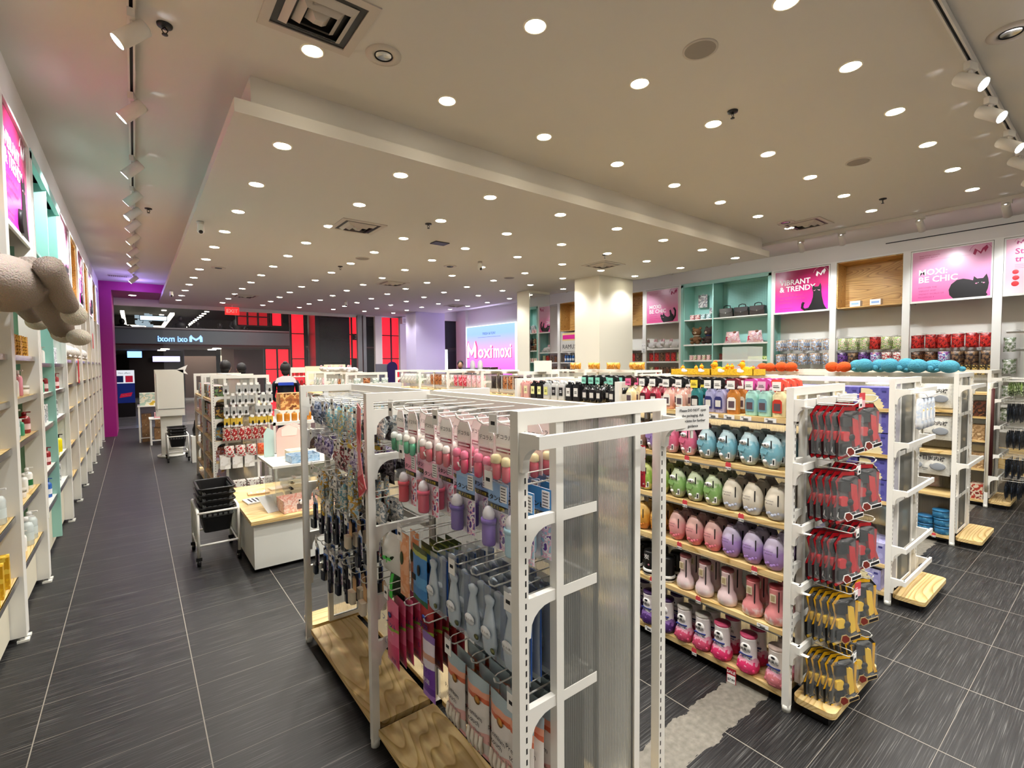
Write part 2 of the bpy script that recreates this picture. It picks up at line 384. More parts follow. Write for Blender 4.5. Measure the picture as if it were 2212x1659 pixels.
# columns
COLM = mat('column_paint', '#d6d4c8', .7, bump=.03)
def column(x0, x1, y0, y1, mirror=False, z1=3.12, m=COLM):
    b = MB(); b.box(x0, x1, y0, y1, 0, z1, m); o = struct('column', b)
    return o
column(6.66, 7.6, 6.0, 6.62); column(6.8, 7.4, 8.14, 8.56); column(6.75, 7.75, 13.42, 14.1, m=mat('lilac_column', '#c9c2e8', .6))
MIR = mat('mirror_glass', '#f4f6f6', .02, 1.)
b = MB(); b.box(-.29, .29, -.012, 0, -1.5, 1.5, MIR); b.box(-.3, .3, -.006, .0, -1.505, 1.505, CHR)
tag(b.build('column_mirror', loc=(7.1, 8.138, 1.56)), 'tall mirror covering the front face of the slimmer square column', 'mirror')
# baseboard
b = MB(); b.box(-.94, -.92, -3, 13.8, 0, .08, WHT2); struct('baseboard_left', b)

# ------------------------------------------------------------ mall beyond the glass
DKM = mat('mall_dark', '#0b0c0e', .5); GRY = mat('balcony_cladding', '#5a666b', .25); MCE = mat('mall_soffit', '#6d665f', .8)
b = MB(); b.box(-8, 5.4, 22, 22.25, 2.35, 2.92, GRY); b.box(-8, 5.4, 21.97, 22.3, 2.9, 2.95, FRM); struct('balcony', b)
b = MB(); b.box(-8, 16, 22.25, 42, 2.3, 2.36, MCE); struct('ceiling', b)
b = MB(); b.box(-8, 18, 15.4, 42, 4.9, 5.0, mat('mall_high_ceiling', '#1b1d1f', .8)); struct('ceiling', b)
b = MB(); b.box(-8, 18, 42, 42.2, 0, 5, DKM); b.box(-8, -7.9, 15.4, 42, 0, 5, DKM); b.box(18, 18.2, 15.4, 42, 0, 5, DKM); struct('wall_far', b)
b = MB(); b.box(-.2, 1.9, 30, 30.3, 0, 2.3, DKM); b.box(3.2, 3.7, 26, 26.4, 0, 2.3, mat('pale_pier', '#8d887c', .7)); b.box(3.7, 9, 27, 27.3, 0, 2.3, mat('dusky_pink_wall', '#5a3c40', .8)); b.box(1.9,3.2,28,28.3,0,2.3,mat('brown_shutter','#33231c',.7)); struct('wall_mall', b)
def glow(key, c, e): return mat(key, '#000000', .6, emit=e, ecol=c)
LGT = glow('mall_lamp', '#fff4dc', 9.); RED = glow('red_glass', '#ff1524', 1.3); RED2 = glow('red_glass_dim', '#a80c18', .6)
for i, (x, y) in enumerate([(.9+.04*k, 38-2.3*k) for k in range(6)]):
    b = MB(); b.cyl((x, y, 2.27), (x, y, 2.3), .16, LGT, n=12); tag(b.build('mall_ceiling_light'), f'round light under the mall walkway, {ORD[i]} from the back, portal-side row', 'light', 'mall walkway lights')
for i in range(9):
    x = 2.9; y = 25 + 1.7*i
    b = MB(); b.cyl((x, y, 2.27), (x, y, 2.3), .17, LGT, n=12); tag(b.build('mall_ceiling_light'), f'round light under the mall walkway, {ORD[i]} from the balcony, central row', 'light', 'mall walkway lights')
for i in range(12):
    b = MB(); b.cyl((2.9 + .0*i, 27+1.2*i, 4.17), (2.9, 27+1.2*i, 4.2), .1, LGT, n=10); tag(b.build('mall_ceiling_light'), f'small light above the mall balcony, {ORD[i]} of the long row', 'light', 'upper mall lights')
for i in range(4):
    b = MB(); b.cyl((1.2, 26+2.6*i, 4.17), (1.2, 26+2.6*i, 4.2), .1, LGT, n=10); tag(b.build('mall_ceiling_light'), f'small light above the mall balcony, {ORD[i]} of the short row', 'light', 'upper mall lights')
FRG = glow('cove_light', '#fff2d8', 2.6)
b = MB(); b.box(-.45, -.3, 29.8, 40.6, 4.1, 4.2, FRG); b.box(1.5, 1.68, 29.8, 40.6, 4.1, 4.2, FRG); b.box(-.45, 1.68, 40.0, 40.6, 4.1, 4.2, FRG)
tag(b.build('cove_light_frame'), 'luminous rectangular cove frame in the upper mall ceiling', 'light')
b = MB(); PB = glow('pale_blocks', '#9fb2bd', .55)
for k in range(26): 
    x = random.uniform(.05, .62); z = random.uniform(3.05, 3.75); b.box(x, x+.18, 27+random.uniform(0,.1), 27.2, z, z+.13, PB)
tag(b.build('block_chandelier'), 'chandelier of pale stacked blocks hanging in the upper mall', 'chandelier')
# red backlit glass screens
def redscreen(x0, x1, y, z0, z1, nx, nz, lab, nm='red_glass_screen', m=None):
    t = thing(nm, lab, 'screen', (x0, y, z0), group=None)
    b = MB(); dx = (x1-x0)/nx; dz = (z1-z0)/nz
    for i in range(nx):
        for j in range(nz): b.box(i*dx+.03, (i+1)*dx-.03, 0, .03, j*dz+.02, (j+1)*dz-.02, m or RED)
    b.build('glass', t)
    b = MB()
    for i in range(nx+1): b.box(i*dx-.03, i*dx+.03, -.03, .05, 0, z1-z0, DARKM)
    for j in range(nz+1): b.box(0, x1-x0, -.02, .04, j*dz-.02, j*dz+.02, DARKM)
    b.build('frame', t)
redscreen(3.5, 4.28, 18.2, 0, 2.1, 2, 3, 'red backlit glass screen two panels wide beneath the mall balcony')
redscreen(4.3, 4.75, 18, 0, 3.5, 1, 4, 'tall narrow red backlit glass pylon beside the mall balcony')
redscreen(2.9, 3.9, 19.5, 2.95, 3.6, 3, 2, 'dim red glass railing glowing above the mall balcony', m=RED2)
redscreen(3.95, 4.3, 19.2, 2.95, 3.6, 1, 1, 'bright red glass panel above the mall balcony beside the dark figure')
redscreen(6.0, 6.55, 17.6, 0, 3.5, 2, 4, 'red backlit glass screen between the black pier and grey mullion')
redscreen(7.3, 8.2, 17.5, 0, 3.5, 2, 4, 'red backlit glass screen behind the white pier of the shop front')
t = thing('black_pier', 'black panelled square pier standing outside the shop glass', 'pier', (4.98, 17.0, 0))
b = MB(); b.box(0, 1.02, 0, .9, 0, 4.6, mat('black_gloss', '#0a0d14', .25)); b.box(-.14, 0, .02, .9, 0, 4.6, mat('navy_side', '#16202e', .3)); b.build('shaft', t)
b = MB()
for z in (.9, 1.65, 2.4, 3.1): b.box(-.01, 1.03, -.004, 0, z, z+.012, mat('joint_grey', '#39404c', .4))
b.build('joint', t)
# kiosk sign, screens
t = thing('kiosk_sign', 'blue and white standing advert totem in the mall beside the portal', 'sign', (-.45, 19, 0))
b = MB(); b.box(0, .44, 0, .08, .42, 1.42, glow('kiosk_blue', '#10205e', .5)); b.box(0, .44, -.012, 0, 1.02, 1.42, glow('kiosk_white', '#dfe2ea', .6)); b.build('panel', t)
b = MB(); b.box(.01, .17, -.02, -.012, 1.05, 1.25, glow('kiosk_navy', '#0c1a4a', .4)); b.box(.22, .4, -.02, -.012, 1.05, 1.25, glow('kiosk_red', '#a01430', .6)); b.prism([(.1,.7),(.38,.74),(.34,.62),(.06,.58)], -.02, -.012, glow('kiosk_red', '', .6), 'y')
b.text('Hot offers', .07, INK, (.2, -.021, 1.31)); b.text('The Source', .045, WINK, (.22, -.024, .64)); b.build('print', t)
b = MB(); b.box(0, .44, -.1, .2, 0, .42, DARKM); b.build('base', t)
for n, (x, y, z, wx, hz, c, lab) in enumerate([(-.25, 29.6, 1.95, .55, .3, '#7fb4ff', 'small pale blue screen low at the portal side of the mall'), (.72, 29.6, 1.75, 1.1, .26, '#c8c0ff', 'wide lilac sign glowing above the dark mall doorway'), (.2, 20, 3.05, .7, .13, '#bfe6ff', 'slim pale blue light panel high in the mall above the balcony')]):
    b = MB(); b.box(x, x+wx, y-.05, y, z, z+hz, glow('screen%d' % n, c, 1.6)); b.box(x-.02, x+wx+.02, y, y+.05, z-.02, z+hz+.02, DARKM); tag(b.build('mall_screen'), lab, 'screen')
t = thing('balcony_sign_reflection', 'pale blue mirror-written reflection of the shop name on the grey balcony', 'lettering', (1.36, 21.985, 2.44))  # reflection of the shop's own sign, modelled as glowing reversed letters
BL = glow('blue_letter_reflection', '#7fb0ff', 1.6)
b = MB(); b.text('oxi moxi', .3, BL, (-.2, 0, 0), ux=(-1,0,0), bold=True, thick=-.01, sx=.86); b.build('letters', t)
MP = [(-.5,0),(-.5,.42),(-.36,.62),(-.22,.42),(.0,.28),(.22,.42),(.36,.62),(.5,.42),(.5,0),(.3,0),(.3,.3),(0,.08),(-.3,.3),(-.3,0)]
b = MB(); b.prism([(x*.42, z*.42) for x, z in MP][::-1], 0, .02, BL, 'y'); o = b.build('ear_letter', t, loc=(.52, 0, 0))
for n, (x, y, z, hz, lab) in enumerate([(-.3, 22.6, 2.9, .3, 'dark figure leaning on the mall balcony near the portal'), (1.46, 22.7, 2.9, .55, 'dark standing figure behind the mall balcony beyond the luminous frame'), (2.0, 22.6, 2.9, .28, 'dark seated figure behind the mall balcony in the middle'), (2.75, 22.6, 2.9, .26, 'dark seated figure next to the tall figure on the balcony'), (3.35, 22.4, 2.9, .8, 'tall dark figure standing on the balcony before the red glass')]):
    b = MB(); k = hz/.55
    b.lathe([(.17,0),(.19,.12*k+.1),(.2,.3*k),(.1,.38*k),(.06,.4*k)], DKM, n=12, sx=1, sy=.6); b.ball((0,0,.4*k+.09), (.085,.1,.12), DKM)
    b.tube([(-.19,0,.3*k),(-.27,-.05,.15*k),(-.2,-.2,.1*k)], .045, DKM); b.tube([(.19,0,.3*k),(.27,-.05,.15*k),(.2,-.2,.1*k)], .045, DKM)
    tag(b.build('person', loc=(x, y, z-.05)), lab, 'person')
b = MB(); b.box(6.1, 6.35, 17, 17.1, 2.4, 2.62, BLK); b.text('Ξ', .16, WINK, (6.22, 16.99, 2.45)); tag(b.build('mall_sign'), 'small black hanging sign with white strokes before the red glass', 'sign')
b = MB(); b.box(8.3, 8.8, 18.9, 19, 2.35, 2.6, glow('cyan_sign', '#b7e6ff', 1.4)); b.text('Hair & Nail', .1, mat('sign_blue','#1d4fa0'), (8.55, 18.89, 2.43)); tag(b.build('mall_sign'), 'pale cyan lit sign hanging before the red glass screen', 'sign')
b = MB(); b.box(6.55, 7.0, 19, 19.1, 1.75, 2.0, BLK); b.text('TR', .2, WINK, (6.75, 18.98, 1.8)); b.ball((6.8,19,1.6),(.25,.2,.15), glow('leaf_green','#3f8f35',.3)); tag(b.build('mall_sign'), 'black shop sign with white capitals over greenery beyond the glass', 'sign')
t = thing('blue_banner', 'blue upright banner outside the narrow window near the till', 'banner', (9.0, 16.6, 0))
b = MB(); b.box(0, .5, 0, .04, .1, 1.75, glow('banner_blue', '#1a3f9c', .7)); b.build('panel', t); b = MB(); b.box(-.02, .52, -.1, .14, 0, .1, DARKM); b.build('base', t)
b = MB(); b.box(9.75, 9.87, 16.9, 17.0, 1.3, 2.1, glow('white_tube', '#eaf6ff', 4.)); tag(b.build('mall_screen'), 'slim white light tube glowing outside the narrow window', 'light')
for (x, y, z, c, e, sz) in ((4.0, 20.5, 1.5, (1, .08, .1), 60, 1.5), (7.6, 18.6, 2.2, (1, .1, .12), 40, 1.), (2.5, 27, 2.0, (1, .9, .75), 60, 2.), (1, 32, 3.9, (1, .9, .75), 90, 2.), (3, 20, 4.6, (1,.95,.9), 90, 2.5)):
    ld = bpy.data.lights.new('mall_area', 'AREA'); ld.energy = e; ld.color = c; ld.size = sz
    lo = bpy.data.objects.new('mall_area_light', ld); COL.objects.link(lo); lo.location = (x, y, z)

# ------------------------------------------------------------ backlit sign wall
t = thing('lightbox_sign', 'large backlit blue to pink lightbox sign with bubbly lettering behind the till', 'sign', (9.33, 11.85, 1.0))
m = bpy.data.materials.new('lightbox_print'); m.use_nodes = True; nt = m.node_tree; bs = nt.nodes['Principled BSDF']; tc = nt.nodes.new('ShaderNodeTexCoord'); sp = nt.nodes.new('ShaderNodeSeparateXYZ')
nt.links.new(tc.outputs['Object'], sp.inputs[0]); mr = nt.nodes.new('ShaderNodeMapRange'); mr.inputs[2].default_value = 1.8; nt.links.new(sp.outputs[2], mr.inputs[0])
r = ramp(nt, mr.outputs[0], ['#f05ae6', '#ee7af0', '#c9a0f6', '#8fb2f2', '#93b8f0'], 'LINEAR', [.1, .35, .6, .85, 1]); nt.links.new(r.outputs[0], bs.inputs['Emission Color']); bs.inputs['Emission Strength'].default_value = .95
bs.inputs['Base Color'].default_value = (0, 0, 0, 1)
b = MB(); b.box(0, .05, 0, 2.78, 0, 1.8, m); b.build('screen', t)
b = MB(); EDG = glow('edge_glow', '#e8f2ff', 1.6)
b.box(-.01, .05, -.02, 0, 0, 1.82, EDG); b.box(-.01, .05, 2.78, 2.8, 0, 1.82, EDG); b.box(-.01, .05, -.02, 2.8, 1.8, 1.82, EDG); b.build('frame', t)
WL = glow('sign_white', '#ffe9f2', 1.0); PK = glow('sign_pink', '#ff5c9a', .8)
b = MB(); b.text('oxi', .62, PK, (-.012, 2.03, .72), ux=(0,-1,0), align='LEFT', bold=True, sx=1.15); b.text('moxi', .62, PK, (-.012, 1.12, .72), ux=(0,-1,0), align='LEFT', bold=True, sx=.8)
b.text('oxi', .62, WL, (-.022, 2.05, .74), ux=(0,-1,0), align='LEFT', bold=True, sx=1.1); b.text('moxi', .62, WL, (-.022, 1.13, .74), ux=(0,-1,0), align='LEFT', bold=True, sx=.78)
b.text('FRESH & FUN!', .12, mat('sign_navy', '#2b4a8c'), (-.012, 1.4, 1.5), ux=(0,-1,0)); b.box(-.012, -.01, .75, 2.05, 1.42, 1.427, mat('sign_navy')); b.build('letters', t)
b = MB(); T = Matrix(((0,0,1,0),(-1,0,0,0),(0,1,0,0),(0,0,0,1)))
b.prism([(x*.66, z*1.0) for x, z in MP], -.03, 0, PK, 'z', T=Matrix.Translation((-.012, 2.4, .7)) @ T); b.prism([(x*.56, z*.88+.04) for x, z in MP], -.04, -.03, WL, 'z', T=Matrix.Translation((-.012, 2.4, .7)) @ T); b.build('ear_letter', t)
ld = bpy.data.lights.new('lightbox_glow', 'AREA'); ld.shape = 'RECTANGLE'; ld.size = 2.7; ld.size_y = 1.7; ld.energy = 35; ld.color = (.72, .6, 1)
lo = bpy.data.objects.new('lightbox_glow', ld); COL.objects.link(lo); lo.parent = t; lo.location = (-.06, 1.39, .9); lo.rotation_euler = (0, PI/2, 0)
# colour-changing LED wash at the portal
for (x, y, z, e) in ((.1, 13.3, 3.15, 7), (-.1, 12.4, 3.1, 2.5)):
    ld = bpy.data.lights.new('portal_wash', 'POINT'); ld.energy = e; ld.color = (.42, .3, 1); ld.shadow_soft_size = .15
    lo = bpy.data.objects.new('portal_wash_light', ld); COL.objects.link(lo); lo.location = (x, y, z)
# ------------------------------------------------------------ recessed downlights on their grid
DLE = mat('downlight_lens', '#ffffff', .5, emit=38., ecol='#fff3d6'); DLT = mat('downlight_trim', '#efe9d8', .4)
dl_spot = bpy.data.lights.new('downlight_beam', 'SPOT'); dl_spot.energy = DOWN_W; dl_spot.color = (1, .965, .92)
dl_spot.spot_size = math.radians(125); dl_spot.spot_blend = .75; dl_spot.shadow_soft_size = .055
def mk_down():
    o = root('downlight')
    b = MB(); b.lathe([(.068, 0), (.064, -.006), (.056, -.004), (.054, .0)], DLT, n=20, cap=False); b.build('trim_ring', o)
    b = MB(); b.lathe([(.055, -.003), (.04, -.007), (.0, -.009)], DLE, n=20, cap=False); b.build('lens', o)
    lo = bpy.data.objects.new('beam', dl_spot); COL.objects.link(lo); lo.parent = o; lo.location = (0, 0, -.03)
    return o
def down(x, y, z, lab, grp): put('down', mk_down, lab, 'downlight', (x, y, z), group=grp)
COLN = ['first', 'second', 'third', 'fourth', 'fifth', 'sixth', 'seventh', 'eighth', 'ninth']
xs = [.89 + .912*k for k in range(8)]
rows_main = [(-1.64, 'fourth'), (-.7, 'third'), (.235, 'second'), (1.17, 'first'), (2.09, 'second'), (3.045, 'third')]
for y, rn in rows_main:
    for k, x in enumerate(xs):
        if y < 1 and k > 5: continue
        if y < 1: lab = f'downlight in the high ceiling behind the standpoint, row {rn}, {COLN[k]} from the bottle wall'
        else: lab = f'downlight in the high ceiling, {rn} row before the dropped panel, {COLN[k]} from bottle wall'
        down(x, y, 3.4, lab, 'downlights in the high ceiling')
for j in range(12):
    y = 3.815 + .94*j
    for k, x in enumerate(xs):
        if 6.5 < x < 7.7 and (5.9 < y < 6.8 or 8.05 < y < 8.7 or 13.2 < y < 14.2): continue
        if k == 0 and j == 0: pass
        down(x, y, 3.12, f'downlight in the dropped ceiling, {ORD[j]} row back, {COLN[k]} from the bottle wall', 'downlights in the dropped ceiling')
b = MB(); b.cyl((.016, 14.5, 3.2), (.016, 14.5, 3.21), .07, DLE, n=16); b.lathe([(.085,0),(.07,-.012)], DLT, c=(.016,14.5,3.21), n=16, cap=False)
tag(b.build('downlight'), 'lone downlight under the magenta portal beam', 'downlight')

# ------------------------------------------------------------ lighting tracks and their cylinder heads
TRW = mat('track_white', '#d6d3cf', .4); SPE = mat('spot_lens', '#ffffff', .5, emit=45., ecol='#f6f8ff')
def track(p0, p1, lab):
    b = MB(); x0, y0 = p0; x1, y1 = p1
    if x0 == x1:
        b.box(x0-.018, x0-.008, y0, y1, 3.36, 3.4, TRW); b.box(x0+.008, x0+.018, y0, y1, 3.36, 3.4, TRW); b.box(x0-.008, x0+.008, y0, y1, 3.378, 3.4, DARKM)
    else:
        b.box(x0, x1, y0-.018, y0-.008, 3.36, 3.4, TRW); b.box(x0, x1, y0+.008, y0+.018, 3.36, 3.4, TRW); b.box(x0, x1, y0-.008, y0+.008, 3.378, 3.4, DARKM)
    tag(b.build('lighting_track'), lab, 'lighting track')
track((.045, -1.), (.045, 12.6), 'long white lighting track over the aisle beside the bottle shelving')
track((2.2, .685), (7.9, .685), 'white lighting track crossing the high ceiling towards the snack wall')
track((7.93, .685), (7.93, 9.5), 'white lighting track running along the snack shelving wall')
spotd = bpy.data.lights.new('track_beam', 'SPOT'); spotd.energy = SPOT_W; spotd.color = (.95, .97, 1); spotd.spot_size = math.radians(80); spotd.spot_blend = .7; spotd.shadow_soft_size = .04
spotr = spotd.copy(); spotr.energy = 36; spotr.spot_size = math.radians(64)
def mk_spot(tilt, sd=None):
    def f():
        o = root('track_spotlight')
        b = MB(); b.box(-.016, .016, -.045, .045, -.045, 0, TRW); b.box(-.006, .006, -.012, .012, -.1, -.04, TRW); b.build('adapter', o)
        h = root('head'); h.parent = o; h.location = (0, 0, -.11); h.rotation_euler = (0, tilt, 0)
        b = MB(); b.lathe([(.012, .085), (.037, .083), (.04, .075), (.041, -.085), (.037, -.085)], TRW, n=20, cap=False); b.build('housing', h)
        b = MB(); b.lathe([(.037, -.083), (.0, -.08)], SPE, n=20, cap=False); b.build('lens', h)
        lo = bpy.data.objects.new('beam', sd or spotd); COL.objects.link(lo); lo.parent = h; lo.location = (0, 0, -.1)
        return o
    return f
for i, y in enumerate((2.62, 3.22, 4.18, 5.4, 6.32, 6.95, 7.55, 8.33, 9.28, 10.12, 10.87, 12.2)):
    put('spotL', mk_spot(math.radians(46)), f'white cylinder track spotlight facing the bottle wall, {ORD[i]} along the track', 'spotlight', (.045, y, 3.36), rz=random.uniform(-.25, .25), group='track heads by the bottle wall')
for i, x in enumerate((4.1, 4.75, 5.55, 6.15, 7.0)):
    put('spotR', mk_spot(math.radians(52), spotr), f'white cylinder track spotlight on the crossing track, {ORD[i]} from its open end', 'spotlight', (x, .685, 3.36), rz=PI/2 - random.uniform(.1, .4), group='track heads on the crossing track')
for i, y in enumerate((.98, 1.75, 2.62, 3.15, 4.3, 5.4, 6.9, 8.2, 9.2)):
    put('spotR', mk_spot(math.radians(52), spotr), f'white cylinder track spotlight facing the snack wall, {ORD[i]} along the track', 'spotlight', (7.93, y, 3.36), rz=PI + random.uniform(-.2, .2), group='track heads by the snack wall')

# ------------------------------------------------------------ vents, speakers, sprinklers, cameras
VNT = mat('vent_paint', '#bdb6ae', .55)
def mk_vent(half=.2, n=3):
    def f():
        o = root('ceiling_vent')
        b = MB(); h = half + .05
        for (x0,x1,y0,y1) in ((-h,h,-h,-half),(-h,h,half,h),(-h,-half,-half,half),(half,h,-half,half)): b.box(x0,x1,y0,y1,-.008,.0,VNT)
        b.build('frame', o)
        b = MB(); b.box(-half, half, -half, half, -.001, 0, BLK); b.build('duct', o)
        b = MB()
        for k in range(n):
            a = half*(.82 - .27*k); i_ = a - .035; z0 = -.03 - .006*k; z1 = -.004
            q = [(-a,-a,z1),(a,-a,z1),(a,a,z1),(-a,a,z1),(-i_,-i_,z0),(i_,-i_,z0),(i_,i_,z0),(-i_,i_,z0)]
            b.add(q, [(0,1,5,4),(1,2,6,5),(2,3,7,6),(3,0,4,7)], VNT)
            if k == n-1: b.add([(-i_,-i_,z0),(i_,-i_,z0),(i_,i_,z0),(-i_,i_,z0)], [(0,3,2,1)], VNT)
        b.build('louvre', o)
        return o
    return f
put('vent', mk_vent(), 'square white louvred vent in the high ceiling above the front rack', 'vent', (.83, 2.72, 3.4), group=None)
put('vent', None, 'square white louvred vent in the high ceiling near the snack wall', 'vent', (7.25, 2.82, 3.4))
for x, y, lab in ((2.07, 5.52, 'square louvred vent in the dropped ceiling, closest to its front edge'), (6.03, 5.35, 'square louvred vent in the dropped ceiling before the thick column'),
                  (4.03, 8.97, 'square louvred vent in the middle of the dropped ceiling'), (2.04, 12.5, 'square louvred vent in the dropped ceiling above the exit sign'), (6.95, 11.42, 'square louvred vent in the dropped ceiling before the lightbox sign')):
    put('vent', None, lab, 'vent', (x, y, 3.12))
b = MB(); b.box(-.17, .17, -.08, .08, -.01, 0, VNT)
for k in range(9): b.box(-.15+.034*k, -.14+.034*k, -.07, .07, -.014, -.008, DARKM)
tag(b.build('ceiling_vent', loc=(-.2, 12.9, 3.4)), 'flat rectangular grille in the ceiling by the magenta portal', 'vent')
b = MB(); b.box(-.1, .1, -.08, .08, -.01, 0, DARKM); tag(b.build('ceiling_hatch', loc=(3.2, 5.64, 3.12)), 'small dark square hatch in the dropped ceiling', 'hatch')
def mk_gimbal():
    o = root('recessed_gimbal_light')
    b = MB(); b.lathe([(.105, 0), (.103, -.008), (.06, -.01), (.056, -.003)], VNT, n=28, cap=False); b.build('ring', o)
    b = MB(); b.lathe([(.052, -.012), (.052, -.002), (.03, .0)], DARKM, n=24, cap=False); b.build('gimbal', o)
    b = MB(); b.lathe([(.046, -.006), (.02, -.001), (.0, -.001)], CHR, n=24, cap=False); b.build('reflector', o)
    return o
for x, y, z, lab in ((1.24, 2.83, 3.4, 'unlit round gimbal light beside the big louvred vent'), (3.98, .5, 3.4, 'unlit round gimbal light beyond the crossing track'), (6.93, 2.95, 3.4, 'unlit round gimbal light close to the vent near the snack wall'), (4.08, 6.87, 3.12, 'unlit round gimbal light in the middle of the dropped ceiling'), (1.12, 9.13, 3.12, 'unlit round gimbal light in the dropped ceiling near the bottle wall')):
    put('gimbal', mk_gimbal, lab, 'ceiling light', (x, y, z))
def mk_speaker():
    o = root('ceiling_speaker'); b = MB(); b.lathe([(.1, 0), (.1, -.006), (.088, -.007)], VNT, n=28, cap=False); b.build('rim', o)
    b = MB(); b.lathe([(.088, -.006), (.0, -.008)], mat('speaker_grille', '#8d8780', .8), n=28, cap=False); b.build('grille', o); return o
for x, y, z, lab in ((2.71, 1.65, 3.4, 'round flat grey ceiling speaker in the high ceiling, nearer the standpoint'), (5.39, 1.66, 3.4, 'round flat grey ceiling speaker in the high ceiling, towards the snack wall'), (2.73, 7.12, 3.12, 'round flat grey ceiling speaker in the dropped ceiling, bottle wall side'), (5.51, 7.17, 3.12, 'round flat ceiling speaker in the dropped ceiling before the columns')):
    put('speaker', mk_speaker, lab, 'speaker', (x, y, z))
def mk_sprinkler():
    o = root('fire_sprinkler')
    b = MB(); b.lathe([(.038, 0), (.036, -.01), (.012, -.014)], DARKM, n=16, cap=False); b.build('escutcheon', o)
    b = MB(); b.tube([(.0,0,-.012),(.014,0,-.03),(.003,0,-.05)], .003, DARKM); b.tube([(.0,0,-.012),(-.014,0,-.03),(-.003,0,-.05)], .003, DARKM); b.cyl((0,0,-.05),(0,0,-.054),.015,DARKM); b.build('nozzle', o)
    return o
for i, (x, y, z, w_) in enumerate(((.19, 3.3, 3.4, 'beside the aisle track above the front'), (.19, 7.2, 3.4, 'beside the aisle track halfway down'), (3.56, 1.9, 3.4, 'in the high ceiling between two rows of lights'), (6.85, 1.86, 3.4, 'in the high ceiling towards the snack wall'), (2.66, 4.94, 3.12, 'at the front of the dropped ceiling'), (5.48, 4.83, 3.12, 'in the dropped ceiling ahead of the thick column'), (2.66, 7.9, 3.12, 'in the dropped ceiling past the flat speaker'))):
    put('sprinkler', mk_sprinkler, 'small dark fire sprinkler ' + w_, 'sprinkler', (x, y, z))
def mk_cam():
    o = root('security_camera')
    b = MB(); b.cyl((0,0,0),(0,0,-.03),.035,VNT,n=14); b.build('mount', o)
    b = MB(); b.bev(-.03,.03,-.03,.03,-.1,-.03,.02,WHT); b.ball((0,0,-.1),.036,BLK if False else WHT); b.build('housing', o)
    b = MB(); b.ball((0,-.02,-.115),.022,BLK); b.build('lens', o); return o
for x, y, z, lab in ((.62, 6.33, 3.12, 'white security camera at the edge of the dropped ceiling over the aisle'), (.66, 12.42, 3.12, 'white security camera on the dropped ceiling by the magenta portal'), (4.27, 6.29, 3.12, 'white security camera in the middle of the dropped ceiling'), (4.19, 12.1, 3.12, 'white security camera deep in the dropped ceiling before the black pier')):
    put('camera', mk_cam, lab, 'camera', (x, y, z))
b = MB(); b.box(-.13,.13,-.08,.08,-.22,.0,WHT); b.box(-.1,.1,-.082,-.08,-.19,-.04,VNT); tag(b.build('loudspeaker', loc=(7.2, 15.1, 3.1)), 'white boxy loudspeaker high on the white shop-front pier', 'speaker')
t = thing('exit_sign', 'red glowing EXIT sign hanging from the dropped ceiling at the shop front', 'sign', (2.06, 14.55, 2.96))
b = MB(); b.box(-.16,.16,-.03,.03,-.1,.1,mat('exit_red','#200000',.4,emit=.8,ecol='#ff2a2a')); b.build('panel', t)
b = MB(); b.text('EXIT', .13, mat('exit_dark','#ffd0d0',.4), (0,-.032,-.045), bold=True); b.build('letters', t)
b = MB(); b.cyl((0,0,.1),(0,0,.16),.008,WHT); b.build('bracket', t)
